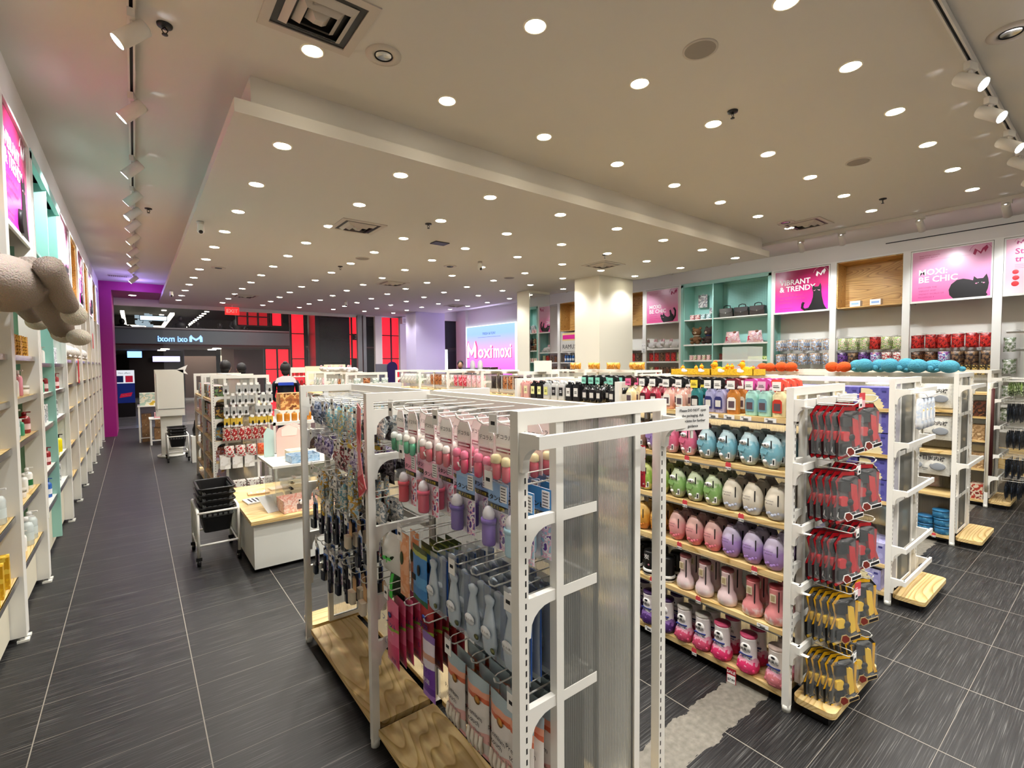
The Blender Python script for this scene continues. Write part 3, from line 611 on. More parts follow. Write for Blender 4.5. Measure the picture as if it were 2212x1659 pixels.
# ------------------------------------------------------------ free-standing racks
def arm_poly(L_, h=.028, g=.085):
    """bracket arm of length L_ with a curved gusset at its root; root at 0"""
    p = [(0, 0), (L_, 0), (L_, -h), (g*.9, -h)]
    for k in range(1, 5):
        t = PI/2*k/5; p.append((g*.9 - (g*.9-.012)*math.sin(t), -h - (g-h)*(1-math.cos(t))))
    p += [(.012, -g-.015), (0, -g-.015)]
    return p
def gondola(label, x0, y0, nb, arms, shelves=(), shelves_r=(), bars=(), spine_bars=(), endbar_arm=.07, W=.59, H=1.435, near_arms=None, name='display_rack', poly_far=True, rshelf_bays=None):
    t = thing(name, label, 'rack', (x0, y0, 0))
    P = .95; cx = W/2; t_ = .015
    for i in range(nb+1):
        y = i*P
        for x, sgn in ((0, 1), (W, -1)):
            b = MB(); xa = x if sgn > 0 else x-.03
            b.box(xa, xa+.03, y, y+.03, .025, H, WHT); b.cyl((xa+.015, y+.015, 0), (xa+.015, y+.015, .03), .018, WHT2)
            if i in (0, nb):
                ys = y-.0006 if i == 0 else y+.03; z = .14
                while z < H-.06: b.box(xa+.0195 if sgn > 0 else xa+.006, xa+.0235 if sgn > 0 else xa+.010, ys, ys+.0006, z, z+.014, INK); z += .028
            b.build('post', t)
            if sgn > 0 or shelves_r:
                al = near_arms if (near_arms and i == 0) else arms
                for z in al:
                    b = MB()
                    if sgn > 0: b.prism([(.03+a, z+c) for a, c in arm_poly(cx-.045)], y+.006, y+.024, WHT, 'y')
                    else: b.prism([(W-.03-a, z+c) for a, c in arm_poly(cx-.045)][::-1], y+.006, y+.024, WHT, 'y')
                    b.build('bracket', t)
        b = MB(); b.box(.03, W-.03, y, y+.03, H-.035, H, WHT)
        b.box(cx-(.015 if 0 < i < nb else .004), cx+(.015 if 0 < i < nb else .004), y+(0 if 0 < i < nb else .018), y+.03, .072, H-.035, WHT); b.build('cross_rail', t)
    for i in (0, nb):
        y = i*P
        b = MB(); b.box(.125, .15, y+.002, y+.028, .08, H-.035, WHT); b.box(W-.15, W-.125, y+.002, y+.028, .08, H-.035, WHT); b.box(.15, W-.15, y+.002, y+.028, .08, .1, WHT); b.build('end_frame', t)
        if i == 0 or poly_far:
            b = MB(); b.box(.15, W-.15, y+.008, y+.016, .1, H-.035, POLY_X); b.build('end_panel', t)
    b = MB(); b.box(cx-.015, cx+.015, .03, nb*P, H-.035, H, WHT); b.build('spine_rail', t)
    for i in range(nb):
        b = MB(); b.box(cx-.004, cx+.004, i*P+.03, (i+1)*P, .1, H-.05, POLY_Y); b.build('back_panel', t)
        for s in (0, 1):
            xa, xb = ((.022, cx-.02), (cx+.02, W-.022))[s]
            b = MB(); b.box(xa, xb, i*P+.033, (i+1)*P-.003, .045, .072, WOOD_Y); b.box(xa+.03, xb-.02, i*P+.05, (i+1)*P-.02, .02, .045, DARKM); b.build('base_board', t)
    for k, sg in ((0, -1), (nb, 1)):
        b = MB(); ya = -.165 if sg < 0 else k*P+.032
        b.bev(.032, W-.0, ya, ya+.165, .045, .072, .03, WOOD_X, n=4); b.box(.06, W-.04, ya+.03, ya+.13, .0, .045, DARKM); b.build('end_base', t)
    for lst, xa, xb in ((shelves, .012, cx-.006), (shelves_r, cx+.006, W-.012)):
        for z in lst:
            for i in range(nb):
                b = MB(); b.box(xa, xb, i*P+.034, (i+1)*P-.004, z-.022, z, WOOD_Y)
                b.box(xa+.012, xb-.012, i*P+.034, (i+1)*P-.004, z-.03, z-.022, DARKM); b.box(xa-.004, xa, i*P+.04, (i+1)*P-.01, z-.028, z-.021, CHR)
                b.build('shelf', t)
    for z in bars:          # cross bars on short brackets in front of the near end
        b = MB(); b.box(-.005, W+.03, -endbar_arm-.008, -endbar_arm+.006, z-.03, z, WHT)
        for x in (.0, W-.03):
            b.prism([(-a-.0, z+c) for a, c in arm_poly(endbar_arm, .03, .08)][::-1], x+.004, x+.024, WHT, 'x')
        b.build('end_bar', t)
    for i, z in spine_bars:
        b = MB(); b.box(cx-.03, cx-.012, i*P+.03, (i+1)*P, z-.03, z, WHT); b.build('hook_bar', t)
    return t
def hook(t, x, y, z, L_=.24, direction='x-', tagc=True, n=1):
    """double wire hook with turned-up tip, root at the given place in the rack's own frame"""
    b = MB()
    d = {'x-': (-1, 0), 'x+': (1, 0), 'y-': (0, -1)}[direction]
    pt = lambda a, zz, s=0: (x + d[0]*a + (s if d[0] == 0 else 0), y + d[1]*a + (s if d[0] else 0), zz)
    b.tube([pt(-.0, z+.012, .0), pt(.004, z), pt(L_-.015, z), pt(L_, z+.01), pt(L_+.004, z+.022)], .0026, WHT, n=6)
    b.tube([pt(0, z+.03), pt(L_-.01, z+.03), pt(L_, z+.026)], .0016, WHT, n=5)
    b.box(*(sorted((x, x+d[0]*.004)) if d[0] else (x-.012, x+.012)), *((y-.012, y+.012) if d[0] else sorted((y, y+d[1]*.004))), z-.005, z+.035, WHT)
    o = b.build('hook', t)
    if tagc:
        b = MB()
        if d[0]: xx = x + d[0]*(L_+.008); b.box(xx-.001, xx+.001, y-.02, y+.02, z-.026, z+.038, GLS); b.box(*sorted((xx+d[0]*.0012, xx+d[0]*.002)), y-.018, y+.018, z-.024, z+.024, TAG); b.box(*sorted((xx+d[0]*.002, xx+d[0]*.0026)), y-.009, y+.009, z-.004, z+.006, INK)
        else: yy = y - (L_+.008); b.box(x-.017, x+.017, yy-.001, yy+.001, z-.012, z+.034, GLS); b.box(x-.015, x+.015, yy-.002, yy-.0012, z-.01, z+.026, TAG); b.box(x-.009, x+.009, yy-.0026, yy-.002, z-.004, z+.006, INK)
        b.build('price_ticket', o)
    return o

RA = gondola('nearest white metal rack hung with cleaning gloves, brushes and razors', .71, .895, 2, [1.37, 1.19, .9, .62, .43], near_arms=[1.17, .97, .69, .4], bars=(1.385,), endbar_arm=.075,
             spine_bars=[(0, 1.42), (0, 1.27), (0, .97), (0, .70), (1, 1.4), (1, 1.21), (1, 1.02), (1, .87), (1, .63)])
RB = gondola('white rack of air freshener shelves with red toy packs on its end', 2.22, .9, 2, [1.36, 1.12, .89, .65, .41], shelves=(1.297, 1.062, .83, .6, .352), shelves_r=(1.2, .9, .6), bars=(1.385, 1.11, .845, .585, .315), endbar_arm=.035)
RC = gondola('white rack of purple gift boxes, second behind the nearest rack', 3.71, .92, 2, [1.36, .96, .66, .3], shelves=(1.245, .952, .655, .25), shelves_r=(1.2, .9, .6), bars=(1.37, 1.04, .74, .385, .18))
RD = gondola('white rack of white pouches with blue plush toys along its top', 5.32, .9, 2, [1.1, .79, .4], shelves=(1.13, .78, .42), shelves_r=(1.2, .9, .6), bars=(1.34, .695))
RE = gondola('white rack of dark hanging goods, last before the snack wall', 6.98, .93, 2, [1.2, .9], shelves=(1.2, .95, .7, .4), bars=(1.36, 1.14, .865, .564, .335))
RC2 = gondola('long white rack of hanging accessories in the second block of racks', 3.85, 4.7, 4, [1.3, 1.05], shelves=(1.13,), shelves_r=(1.13,))
RB2 = gondola('white rack with pastel bags and plush on top, past the pale table', 2.25, 6.55, 2, [1.3, 1.05], shelves=(1.1,), shelves_r=(1.1,))
RG = gondola('white rack of carded cosmetics in the aisle past the shopping basket cart', .655, 6.26, 2, [1.2, .95, .7, .45], shelves=(1.16, .93, .7, .47, .25), shelves_r=(1.1, .8, .5))
RD2 = gondola('white rack with yellow bread bags on top in the second block', 5.4, 4.2, 2, [1.1], shelves=(1.15, .8), shelves_r=(1.1,))

# hooks of the nearest rack; packs are hung from this list: (bay y, z, length)
A_HOOKS = {'suction': [(1.70-.895, 1.38), (1.60-.895, 1.38), (1.47-.895, 1.38), (1.36-.895, 1.38), (1.245-.895, 1.38), (1.13-.895, 1.38), (1.045-.895, 1.39)],
           'stamp': [(1.615-.895, 1.235), (1.45-.895, 1.235), (1.235-.895, 1.235), (1.07-.895, 1.235), (.965-.895, 1.235)],
           'brush': [(1.64-.895, .93), (1.535-.895, .93), (1.4-.895, .93), (1.27-.895, .93), (1.17-.895, .93), (1.08-.895, .93), (.985-.895, .93)],
           'glove': [(1.775-.895, .66), (1.62-.895, .66), (1.47-.895, .66), (1.3-.895, .665), (1.175-.895, .665), (1.06-.895, .665), (.975-.895, .665)]}
for k, lst in A_HOOKS.items():
    for j, (y, z) in enumerate(lst): hook(RA, .28, y, z, .235, tagc=(j % 3 == 0))
A2 = {'r1': (1.36, [2.74, 2.62, 2.5, 2.38, 2.27, 2.16, 2.02, 1.93]), 'r2': (1.175, [2.75, 2.6, 2.45, 2.3, 2.14, 2.0]), 'r3': (.985, [2.75, 2.65, 2.5, 2.36, 2.22, 2.08, 1.95]),
      'r4': (.835, [2.72, 2.64, 2.56, 2.48, 2.4, 2.32, 2.22, 2.1]), 'r5': (.59, [2.7, 2.62, 2.54, 2.46, 2.38, 2.3, 2.18, 2.05])}
for k, (z, ys) in A2.items():
    for j, y in enumerate(ys): hook(RA, .28, y-.895, z, .235, tagc=(j % 3 == 0))
for j in range(5): hook(RA, .31, .12+.16*j, 1.38, .22, direction='x+', tagc=False)
# ------------------------------------------------------------ goods: makers. Hanging goods hang from z=0, standing goods stand on z=0; the front faces -Y
def hole_card(b, w_, h, m, d=.0012, z1=0., r=.006):
    b.bev(-w_/2, w_/2, -d, d, z1-h, z1, .001, m, n=1)
CLRB = GLS2
def mk_suction(c1, c2, text=True, pinkcard=True):
    def f():
        o = root('suction_cleaner_pack')
        b = MB(); b.prism([(-.034,-.14),(.034,-.14),(.036,-.02),(.02,.008),(-.02,.008),(-.036,-.02)], -.001, .001, mat('card_blush', '#f3dfe0', .45), 'y')
        b.prism([(-.03,-.055),(.03,-.055),(.033,-.018),(.018,.003),(-.018,.003),(-.033,-.018)], -.0016, -.001, mat('card_white', '#f7f2ee', .45), 'y')
        b.text('デコラル', .015, INK, (0, -.0018, -.034)); b.box(-.03, .03, -.0016, -.001, -.072, -.058, mat('card_crimson', '#8c1630', .45)); b.box(-.026,.026,-.002,-.0016,-.067,-.063,WINK)
        b.build('card', o)
        b = MB(); m1 = mat('gel_'+c1, '#'+c1, .15, spec=.8); m2 = mat('cap_'+c2, '#'+c2, .3)
        for x, y, z in ((-.02,-.014,-.1),(.0,-.026,-.095),(.02,-.014,-.102)):
            b.lathe([(.004,-.045),(.0105,-.04),(.0115,-.012),(.010,0)], m1, c=(x,y,z), n=10); b.lathe([(.010,0),(.0125,.004),(.0115,.018),(.006,.024)], m2, c=(x,y,z), n=10)
        b.build('cleaner', o)
        b = MB(); b.pillow(.07, .11, .044, CLRB, z0=-.155, y=-.018, nx=6, nz=6, crimp=.02); b.build('blister', o)
        return o
    return f
def mk_stamp(c, hdr='8fb7e6'):
    def f():
        o = root('toilet_gel_pack')
        b = MB(); hole_card(b, .075, .185, mat('stamp_card', '#efe9f2', .4)); b.box(-.0375,.0375,-.002,-.0012,-.062,-.0,mat('hdr_'+hdr,'#'+hdr,.4)); b.box(-.0375,.0375,-.0022,-.0012,-.078,-.062,INK)
        b.text('スタンピー', .017, INK, (-.006,-.0026,-.052), bold=True); b.text('黒ズミ対策', .011, mat('band_yellow','#f4d93c'), (0,-.003,-.0745)); b.box(.012,.034,-.0045,-.002,-.05,-.006,TAG)
        for k in range(5): b.box(.015,.031,-.005,-.0045,-.045+.008*k,-.043+.008*k,INK)
        b.pillow(.03,.1,.001,pmat('flowers_'+c,['#'+c,'#f4c6dc','#ffffff','#6a3d9a'],60),z0=-.183,y=-.0025,x=.022,nx=2,nz=2); b.build('card', o)
        b = MB(); b.lathe([(.0165,0),(.0175,.004),(.0175,.058),(.0165,.06)], mat('tube_'+c,'#'+c,.25), c=(-.012,-.022,-.172), n=14); b.lathe([(.02,0),(.02,.012),(.015,.013)], mat('collar_'+c,'#'+c,.4), c=(-.012,-.022,-.112), n=14)
        b.lathe([(.015,0),(.016,.015),(.01,.03),(.004,.034)], mat('pale_nozzle','#f1eef4',.3), c=(-.012,-.022,-.1), n=12); b.build('applicator', o)
        b = MB(); b.bev(-.036,.014,-.045,-.001,-.18,-.058,.018,CLRB,n=3); b.build('blister', o)
        return o
    return f
def mk_brush():
    o = root('bottle_brush_pack')
    b = MB(); b.pillow(.075,.2,.012,mat('pack_clear_grey','#b4bfc8',.2,alpha=.35,spec=.8),z0=-.2,y=-.002,nx=6,nz=8); b.build('sleeve', o)
    b = MB(); b.box(.012,.034,.004,.0075,-.19,-.01,mat('pack_blue','#27509a',.35)); b.box(-.034,.012,.004,.007,-.19,-.14,mat('pack_smoke','#5c636c',.4)); b.build('backing_card', o)
    b = MB(); b.lathe([(.006,0),(.02,.01),(.024,.04),(.021,.08),(.014,.12),(.01,.14),(.015,.152),(.016,.162),(.006,.17)], mat('brush_white','#bccad6',.3), c=(-.008,-.013,-.185), n=14, sy=.5); b.build('brush', o)
    b = MB(); b.lathe([(.0,.0),(.017,.0005),(.017,.001),(.0,.0015)], mat('seal_white','#e8ecef',.4), T=Matrix.Translation((-.008,-.027,-.115)) @ Matrix.Rotation(PI/2,4,'X'), n=14); b.text('ボトル洗い', .008, INK, (-.008,-.0295,-.118)); b.build('sticker', o); b = MB(); b.lathe([(.0,0),(.008,.0005),(.0,.001)], mat('olive_seal','#6c7040',.4), T=Matrix.Translation((.01,-.022,-.16)) @ Matrix.Rotation(PI/2,4,'X'), n=12); b.build('seal', o)
    return o
def mk_premium():
    o = root('rubber_glove_pack')
    pm = pmat('premium_print', ['#e7a9a6','#d9d3c9','#e9b7b2','#ece6e0','#ece6e0','#d8714e','#e9a98e','#a9bcc4'], 14, .3, 'bands', [0,.05,.2,.33,.45,.72,.78,.86], (-.235, 0), .12, bump=.12)
    b = MB(); b.pillow(.098,.235,.03,pm,z0=-.235,nx=8,nz=12,wav=.12); b.build('bag', o)
    b = MB(); b.text('Premium', .021, INK, (0,-.0175,-.115)); b.text('touch', .021, INK, (0,-.018,-.136)); b.text('やわらか指先強化', .009, INK, (-.004,-.0172,-.158)); b.lathe([(.0,0),(.013,.0004),(.0,.0008)], mat('gold_badge','#c58a3a',.35), T=Matrix.Translation((.012,-.015,-.062)) @ Matrix.Rotation(PI/2,4,'X'), n=14); b.build('print', o)
    b = MB()
    for k in range(4): b.tube([(-.028+.018*k,-.012,-.165),(-.028+.018*k,-.0165,-.19),(-.027+.018*k,-.012,-.215)], [.006,.007,.005], mat('glove_ivory','#e4dccd',.4))
    b.build('glove', o)
    return o
def mk_pinkglove(c='e0527c', c2='f07aa0', name='pink', txt='フィット'):
    def f():
        o = root('rubber_glove_pack')
        pm = pmat('fit_'+name, ['#f4c9d6','#'+c,'#'+c2,'#9fbf4a','#'+c,'#'+c2], 18, .28, 'bands', [0,.04,.35,.55,.6,.8], (-.26,0), .14, bump=.15)
        b = MB(); b.pillow(.082,.26,.024,pm,z0=-.26,wav=.12); b.build('bag', o)
        b = MB(); b.lathe([(.0,0),(.011,.0004),(.0,.0008)], mat('navy_badge','#27408f',.4), T=Matrix.Translation((0,-.014,-.055)) @ Matrix.Rotation(PI/2,4,'X'), n=14)
        b.text(txt, .026, mat('navy_ink','#1e2f74'), (0,-.0155,-.095), bold=True); b.text('ビニール', .016, mat('card_white'), (0,-.0155,-.12)); b.text('L', .022, mat('navy_ink'), (-.03,-.0135,-.185), bold=True); b.text('抗菌', .016, mat('navy_ink'), (.026,-.0135,-.225)); b.build('print', o)
        return o
    return f
def mk_purple():
    o = root('purple_bag_pack')
    pm = pmat('violet_print', ['#b483d8','#6a3a9e','#7c4ab0','#e9e2ee','#d7a58e','#e9e2ee','#8f6fb8'], 16, .3, 'bands', [0,.1,.2,.5,.62,.7,.9], (-.23,0), .1, bump=.12)
    b = MB(); b.pillow(.06,.23,.02,pm,z0=-.23,wav=.1); b.build('bag', o)
    b = MB(); b.text('ポスト', .016, mat('navy_ink'), (0,-.012,-.13)); b.text('抗菌', .018, WINK, (0,-.012,-.165)); b.build('print', o)
    return o
def mk_sponge(c1='3f86c8', c2='2e6a48', nm='blue'):
    def f():
        o = root('sponge_cloth_pack')
        b = MB(); b.pillow(.085,.2,.02,pmat('cloth_'+nm,['#'+c2,'#'+c1,'#5aa0d8','#'+c1,'#a9b45a','#3a4a20'],40,.4,'bands',[0,.1,.3,.5,.84,.92],(-.2,0),.05,bump=.3),z0=-.2,crimp=.03); b.build('bag', o)
        b = MB(); b.ball((.01,-.013,-.075),(.008,.002,.02),INK); b.box(-.03,-.01,-.013,-.011,-.12,-.1,INK); b.build('print', o)
        return o
    return f
def mk_peach():
    o = root('peach_sponge_pack'); b = MB(); b.pillow(.06,.24,.022,pmat('peach_print',['#f0b48a','#e9a070','#f3c6a0'],20,.4),z0=-.24); b.build('bag', o); b = MB(); b.ball((0,-.013,-.09),(.01,.002,.025),mat('leaf_dark','#3a4a20')); b.build('print', o); return o
def mk_whitebag():
    o = root('white_pouch_with_leaf')
    b = MB(); b.pillow(.15,.165,.06,mat('pouch_white','#e9e8e2',.4,bump=.2,bscale=30),z0=-.165,wav=.12); b.build('bag', o)
    b = MB(); b.pillow(.146,.045,.061,mat('band_black','#15140f',.45),z0=-.115,crimp=0.,nx=8,nz=3,pw=2.2); b.build('band', o)
    b = MB(); g = mat('leaf_green','#58a52a',.4); b.ball((.03,-.034,-.092),(.016,.002,.006),g,T=None); b.ball((-.002,-.036,-.092),(.014,.002,.007),g); b.box(.013,.016,-.036,-.034,-.108,-.092,g); b.text('竹炭', .016, REDP, (-.045,-.032,-.1)); b.build('print', o)
    return o
def mk_sprout():
    o = root('dark_green_cloth_pack'); b = MB(); b.pillow(.13,.11,.05,mat('dark_green_cloth','#16301c',.4,bump=.3,bscale=40),z0=-.11,wav=.15); b.build('bag', o); b = MB(); b.tube([(0,-.02,0),(.004,-.03,-.03),(.0,-.03,-.1)],.006,mat('leaf_green')); b.build('ribbon', o); return o
def mk_razor():
    o = root('razor_pack')
    b = MB(); b.prism([(-.024,-.115),(.024,-.115),(.024,-.02),(.0,.004),(-.024,-.012)], -.0012, .0012, mat('card_cool','#e6e9ee',.4), 'y'); b.box(-.022,.022,-.002,-.0012,-.05,-.022,mat('hdr_4a78c8','#4a78c8',.4)); b.box(-.022,.022,-.002,-.0012,-.11,-.06,pmat('razor_print',['#d98aa6','#3a3f8c','#e8e8ee','#8a4aa0'],70)); b.build('card', o)
    b = MB(); b.bev(-.021,.021,-.024,-.002,-.155,-.105,.008,mat('razor_navy','#121a2e',.15,spec=.9)); b.build('head', o)
    b = MB(); b.box(-.008,.008,-.012,-.002,-.105,-.03,mat('razor_handle','#23242e',.25)); b.build('handle', o)
    return o
def mk_beigebox():
    o = root('beige_soap_pack'); b = MB(); b.bev(-.026,.026,-.026,.0,-.12,-.065,.01,mat('soap_beige','#d8ccb6',.4),axis='z'); b.build('box', o); b = MB(); b.prism([(-.02,-.07),(.02,-.07),(.022,-.01),(0,.004),(-.022,-.01)],-.001,.001,mat('card_tan','#c79b66',.4),'y'); b.build('card', o); return o
def mk_crumple(key, cols, w_=.11, h=.1, d=.06, nm='hair_band_pack', tagw=True):
    def f():
        o = root(nm); b = MB(); b.pillow(w_,h,d,pmat('crumple_'+key,cols,38,.3,bump=.5),z0=-h,wav=.28,taper=.25); b.build('bag', o)
        b = MB(); b.box(-.017,.017,-d*.5,-d*.5+.001,-.045,.005,TAG); b.box(-.01,.01,-d*.5-.0006,-d*.5,-.02,-.008,INK); b.build('hang_tag', o); return o
    return f
def mk_slim(key, cols, w_=.045, h=.13, foot='#e8c53a'):
    def f():
        o = root('slim_printed_pack'); b = MB(); b.pillow(w_,h,.018,pmat('slim_'+key,cols,70,.3),z0=-h,nx=5,nz=6,wav=.1); b.box(-w_/2+.004,w_/2-.004,-.006,.004,-h-.004,-h+.014,mat('foot_'+foot[1:],foot,.4)); b.build('bag', o)
        return o
    return f
def mk_toy(red=True):
    c = ('a80f1a', 'c4141f', '#8d0f18') if red else ('e0a814', 'f2c533', '#2a220c')
    n = 'red' if red else 'yellow'
    def f():
        o = root('toy_blister_pack')
        base = mat('toycard_'+n, '#240a0e' if red else '#14120f', .35); edge = mat('toyedge_'+n, '#'+c[0], .35); acc = mat('toy_'+n, '#'+c[1], .25, spec=.8); dk = mat('toy_black', '#17171a', .25, spec=.8)
        b = MB(); b.prism([(-.06,-.2),(-.05,-.215),(.05,-.19),(.075,-.165),(.06,-.13),(.062,-.03),(.03,.005),(-.03,.008),(-.06,-.03),(-.045,-.09),(-.065,-.14)], -.002, .002, base, 'y')
        b.prism([(-.055,-.2),(.045,-.18),(.05,-.19),(-.05,-.212)], -.003, -.002, acc, 'y'); b.prism([(-.058,-.03),(-.03,.005),(.03,.004),(.03,-.012),(-.024,-.01),(-.045,-.035)], -.003, -.002, edge, 'y'); b.prism([(.075,-.165),(.06,-.13),(.062,-.03),(.048,-.03),(.048,-.13),(.06,-.168)], -.003, -.002, edge, 'y'); b.prism([(-.065,-.14),(-.045,-.09),(-.06,-.03),(-.052,-.03),(-.037,-.09),(-.056,-.14)], -.003, -.002, edge, 'y'); b.build('card', o)
        b = MB(); gm = mat('gun_grey', '#1a1b1d', .25)
        b.bev(-.045,.012,-.022,-.003,-.075,-.035,.006,gm,axis='y',n=2); b.prism([(.0,-.04),(.028,-.05),(.04,-.15),(.018,-.16),(.004,-.09)], -.026, -.003, acc, 'y'); b.bev(-.042,-.01,-.024,-.003,-.135,-.095,.008,acc,axis='y'); b.bev(-.044,-.002,-.018,-.003,-.185,-.145,.006,gm,axis='y'); b.cyl((.0,-.02,-.12),(.0,-.028,-.12),.014,dk,n=14); b.tube([(-.04,-.02,-.02),(-.01,-.026,-.03),(.02,-.022,-.02)],.006,dk); b.build('toy', o)
        b = MB(); b.prism([(-.052,-.195),(.05,-.165),(.052,-.04),(.024,-.012),(-.045,-.02),(-.054,-.1)], -.034, -.003, CLRB, 'y'); b.build('blister', o)
        b = MB(); b.prism([(-.02,-.197),(-.035,-.18),(-.03,-.16),(-.01,-.158),(.008,-.172),(.055,-.162),(.058,-.18),(.008,-.19)], -.037, -.034, WINK if red else mat('label_tan','#b8a070'), 'y'); b.prism([(-.017,-.194),(-.031,-.18),(-.027,-.163),(-.011,-.161),(.004,-.174),(.004,-.187)], -.0376, -.037, mat('badge_brown','#7a2a20'), 'y'); b.prism([(.01,-.186),(.01,-.174),(.053,-.165),(.055,-.177)], -.0376, -.037, INK, 'y'); b.build('label', o)
        return o
    return f
def mk_spray(key, body, head, lab, labm=None, wid=.0305, h=.125, tagc='#f2f2ee', angular=False):
    def f():
        o = root('spray_bottle')
        bm = mat('bottle_'+key, '#'+body, .15, spec=.8)
        pr = [(.03,0),(wid,.004),(wid,.085),(wid*.95,.098),(.014,.118),(.013,h)] if not angular else [(wid*.9,0),(wid,.004),(wid,.08),(wid*.92,.083),(.017,.1),(.012,.104),(.012,h)]
        b = MB(); b.lathe(pr, bm, n=16, sy=.8); b.build('bottle', o)
        b = MB(); hm = mat('head_'+head, '#'+head, .35); b.lathe([(.015,0),(.016,.016),(.014,.018)], hm, c=(0,0,h-.008), n=12)
        b.prism([(-.034,.02),(-.038,.036),(-.03,.046),(.01,.05),(.028,.04),(.034,.015),(.028,.014),(.018,.03),(.014,.008),(-.008,.008),(-.012,.02)], -.011, .011, hm, 'y', T=Matrix.Translation((0,0,h-.004))); b.prism([(-.016,.022),(-.024,-.008),(-.019,-.01),(-.008,.02)], -.005, .005, hm, 'y', T=Matrix.Translation((0,0,h-.004))); b.build('trigger_head', o)
        b = MB(); lm = labm or mat('blabel_'+lab, '#'+lab, .45); b.prism([(-.02,.02),(.02,.02),(.02,.07),(.012,.08),(-.012,.08),(-.02,.07)], -wid*.8-.0022, -wid*.8-.0006, lm, 'y'); b.prism([(-.014,.03),(.014,.03),(.014,.062),(-.014,.062)], -wid*.8-.003, -wid*.8-.0022, mat('label_inner_'+key, '#d9d6cf' if lab[0] in '012345' else '#5b4a52', .5), 'y'); b.build('label', o)
        if tagc:
            b = MB(); b.box(-.021,.016,-.03,-.0285,h-.006,h+.034,mat('tag_'+tagc[1:],tagc,.5)); b.box(-.016,.01,-.0306,-.03,h+.008,h+.011,INK); b.box(-.016,.006,-.0306,-.03,h+.016,h+.018,INK); b.build('hang_tag', o)
        return o
    return f
def mk_refill(key, body, lab):
    def f():
        o = root('refill_bottle')
        b = MB(); b.bev(-.03,.03,-.025,.025,0,.1,.008,mat('refill_'+key,'#'+body,.35)); b.bev(-.022,.022,-.018,.018,.1,.108,.006,mat('refill_'+key)); b.build('bottle', o)
        b = MB(); b.cyl((-.012,0,.108),(-.012,0,.125),.01,mat('refill_'+key)); b.tube([(.005,0,.106),(.012,0,.12),(.026,0,.118),(.028,0,.1)],.004,mat('refill_'+key)); b.build('cap', o)
        b = MB(); b.box(-.018,.018,-.0265,-.0255,.03,.085,mat('rlabel_'+lab,'#'+lab,.5)); b.box(-.01,.01,-.0272,-.0265,.05,.054,INK if lab[0] in 'def' else WINK); b.box(-.01,.01,-.0272,-.0265,.06,.064,INK if lab[0] in 'def' else WINK); b.build('label', o)
        return o
    return f
def mk_egg(key, cols, kind=0):
    """egg-shaped room deodoriser with a hanging fold, flowers low on the sleeve"""
    def f():
        o = root('egg_deodoriser')
        top, mid, low = cols
        if kind == 0: pm = pmat('egg_'+key, ['#8a8c86', '#'+low, '#'+mid, '#'+mid, '#'+top, '#'+top], 42, .28, 'ease', [0,.16,.36,.6,.75,.95], (0,.15), .75, bump=.12)
        else: pm = pmat('egg_'+key, ['#9b9690', '#'+low, '#'+mid, '#'+mid, '#'+top, '#'+top], 36, .3, 'ease', [0,.14,.3,.5,.8,.95], (0,.15), .45, bump=.08)
        b = MB(); b.lathe([(.018,0),(.03,.006),(.04,.03),(.046,.065),(.044,.095),(.035,.122),(.026,.138),(.018,.145)], pm, n=18, sy=.72); b.build('sleeve', o)
        b = MB(); tm = mat('eggtop_'+key, '#'+top, .35)
        b.prism([(-.018,.0),(.018,.0),(.012,.012),(-.014,.014)], -.012, .014, tm, 'y', T=Matrix.Translation((0,0,.14))); b.build('lid', o)
        b = MB()
        if kind == 0:
            b.ball((-.008,-.0325,.108),(.018,.004,.0115),WINK); b.text('消臭力', .013, INK, (-.008,-.038,.1035), bold=True); b.prism([(-.03,.07),(-.004,.065),(.002,.08),(-.008,.093),(-.03,.09)],-.0355,-.033,mat('eggart_'+key,'#'+mid,.4),'y'); b.box(.014,.018,-.0345,-.031,.095,.13,INK)
            b.ball((-.012,-.03,.035),(.009,.004,.008),mat('petal_white','#ece8e8',.5)); b.ball((.014,-.0235,.02),(.007,.004,.006),mat('petal_white'))
            b.ball((-.018,-.027,.05),(.006,.004,.006),mat('petal_'+key,'#'+low,.5)); b.box(.02,.03,-.0285,-.0245,.02,.05,TAG); b.box(.022,.028,-.0292,-.0285,.024,.044,INK)
        else:
            b.text('Premium', .0105, mat('brown_ink','#4a3640'), (-.01,-.0345,.088)); b.text('Aroma', .0105, mat('brown_ink'), (-.01,-.035,.075)); b.box(.022,.026,-.029,-.026,.07,.12,INK)
            for k in range(5): b.ball((-.022+.011*k,-.72*math.sqrt(.04**2-(-.022+.011*k)**2),.03+.006*math.sin(k*2.1)),(.007,.0025,.007),mat('petal2_'+key,'#'+low,.5))
        b.build('print', o)
        return o
    return f
def mk_neckjar(key, c, lid, txt=True):
    def f():
        o = root('deodoriser_bottle')
        pm = pmat('neck_'+key, ['#e6dfdf','#'+c,'#'+c,'#'+c], 40, .3, 'ease', [0,.25,.6,.9], (0,.17), .9)
        b = MB(); b.lathe([(.03,0),(.04,.008),(.042,.03),(.038,.052),(.026,.072),(.024,.1),(.026,.15),(.027,.158)], pm, n=18, sy=.85); b.build('bottle', o)
        b = MB(); b.lathe([(.027,0),(.028,.004),(.026,.012),(.02,.014)], mat('neckcap_'+lid,'#'+lid,.35), c=(0,0,.158), n=18, sy=.85); b.build('lid', o)
        b = MB(); b.box(-.014,.008,-.0262,-.0225,.1,.135,mat('cream_label','#e8dcc0',.5)); b.box(-.01,.004,-.0268,-.0262,.105,.13,mat('tan_label','#b8a680',.5)); b.box(.016,.019,-.0225,-.018,.06,.15,INK); b.build('label', o)
        return o
    return f
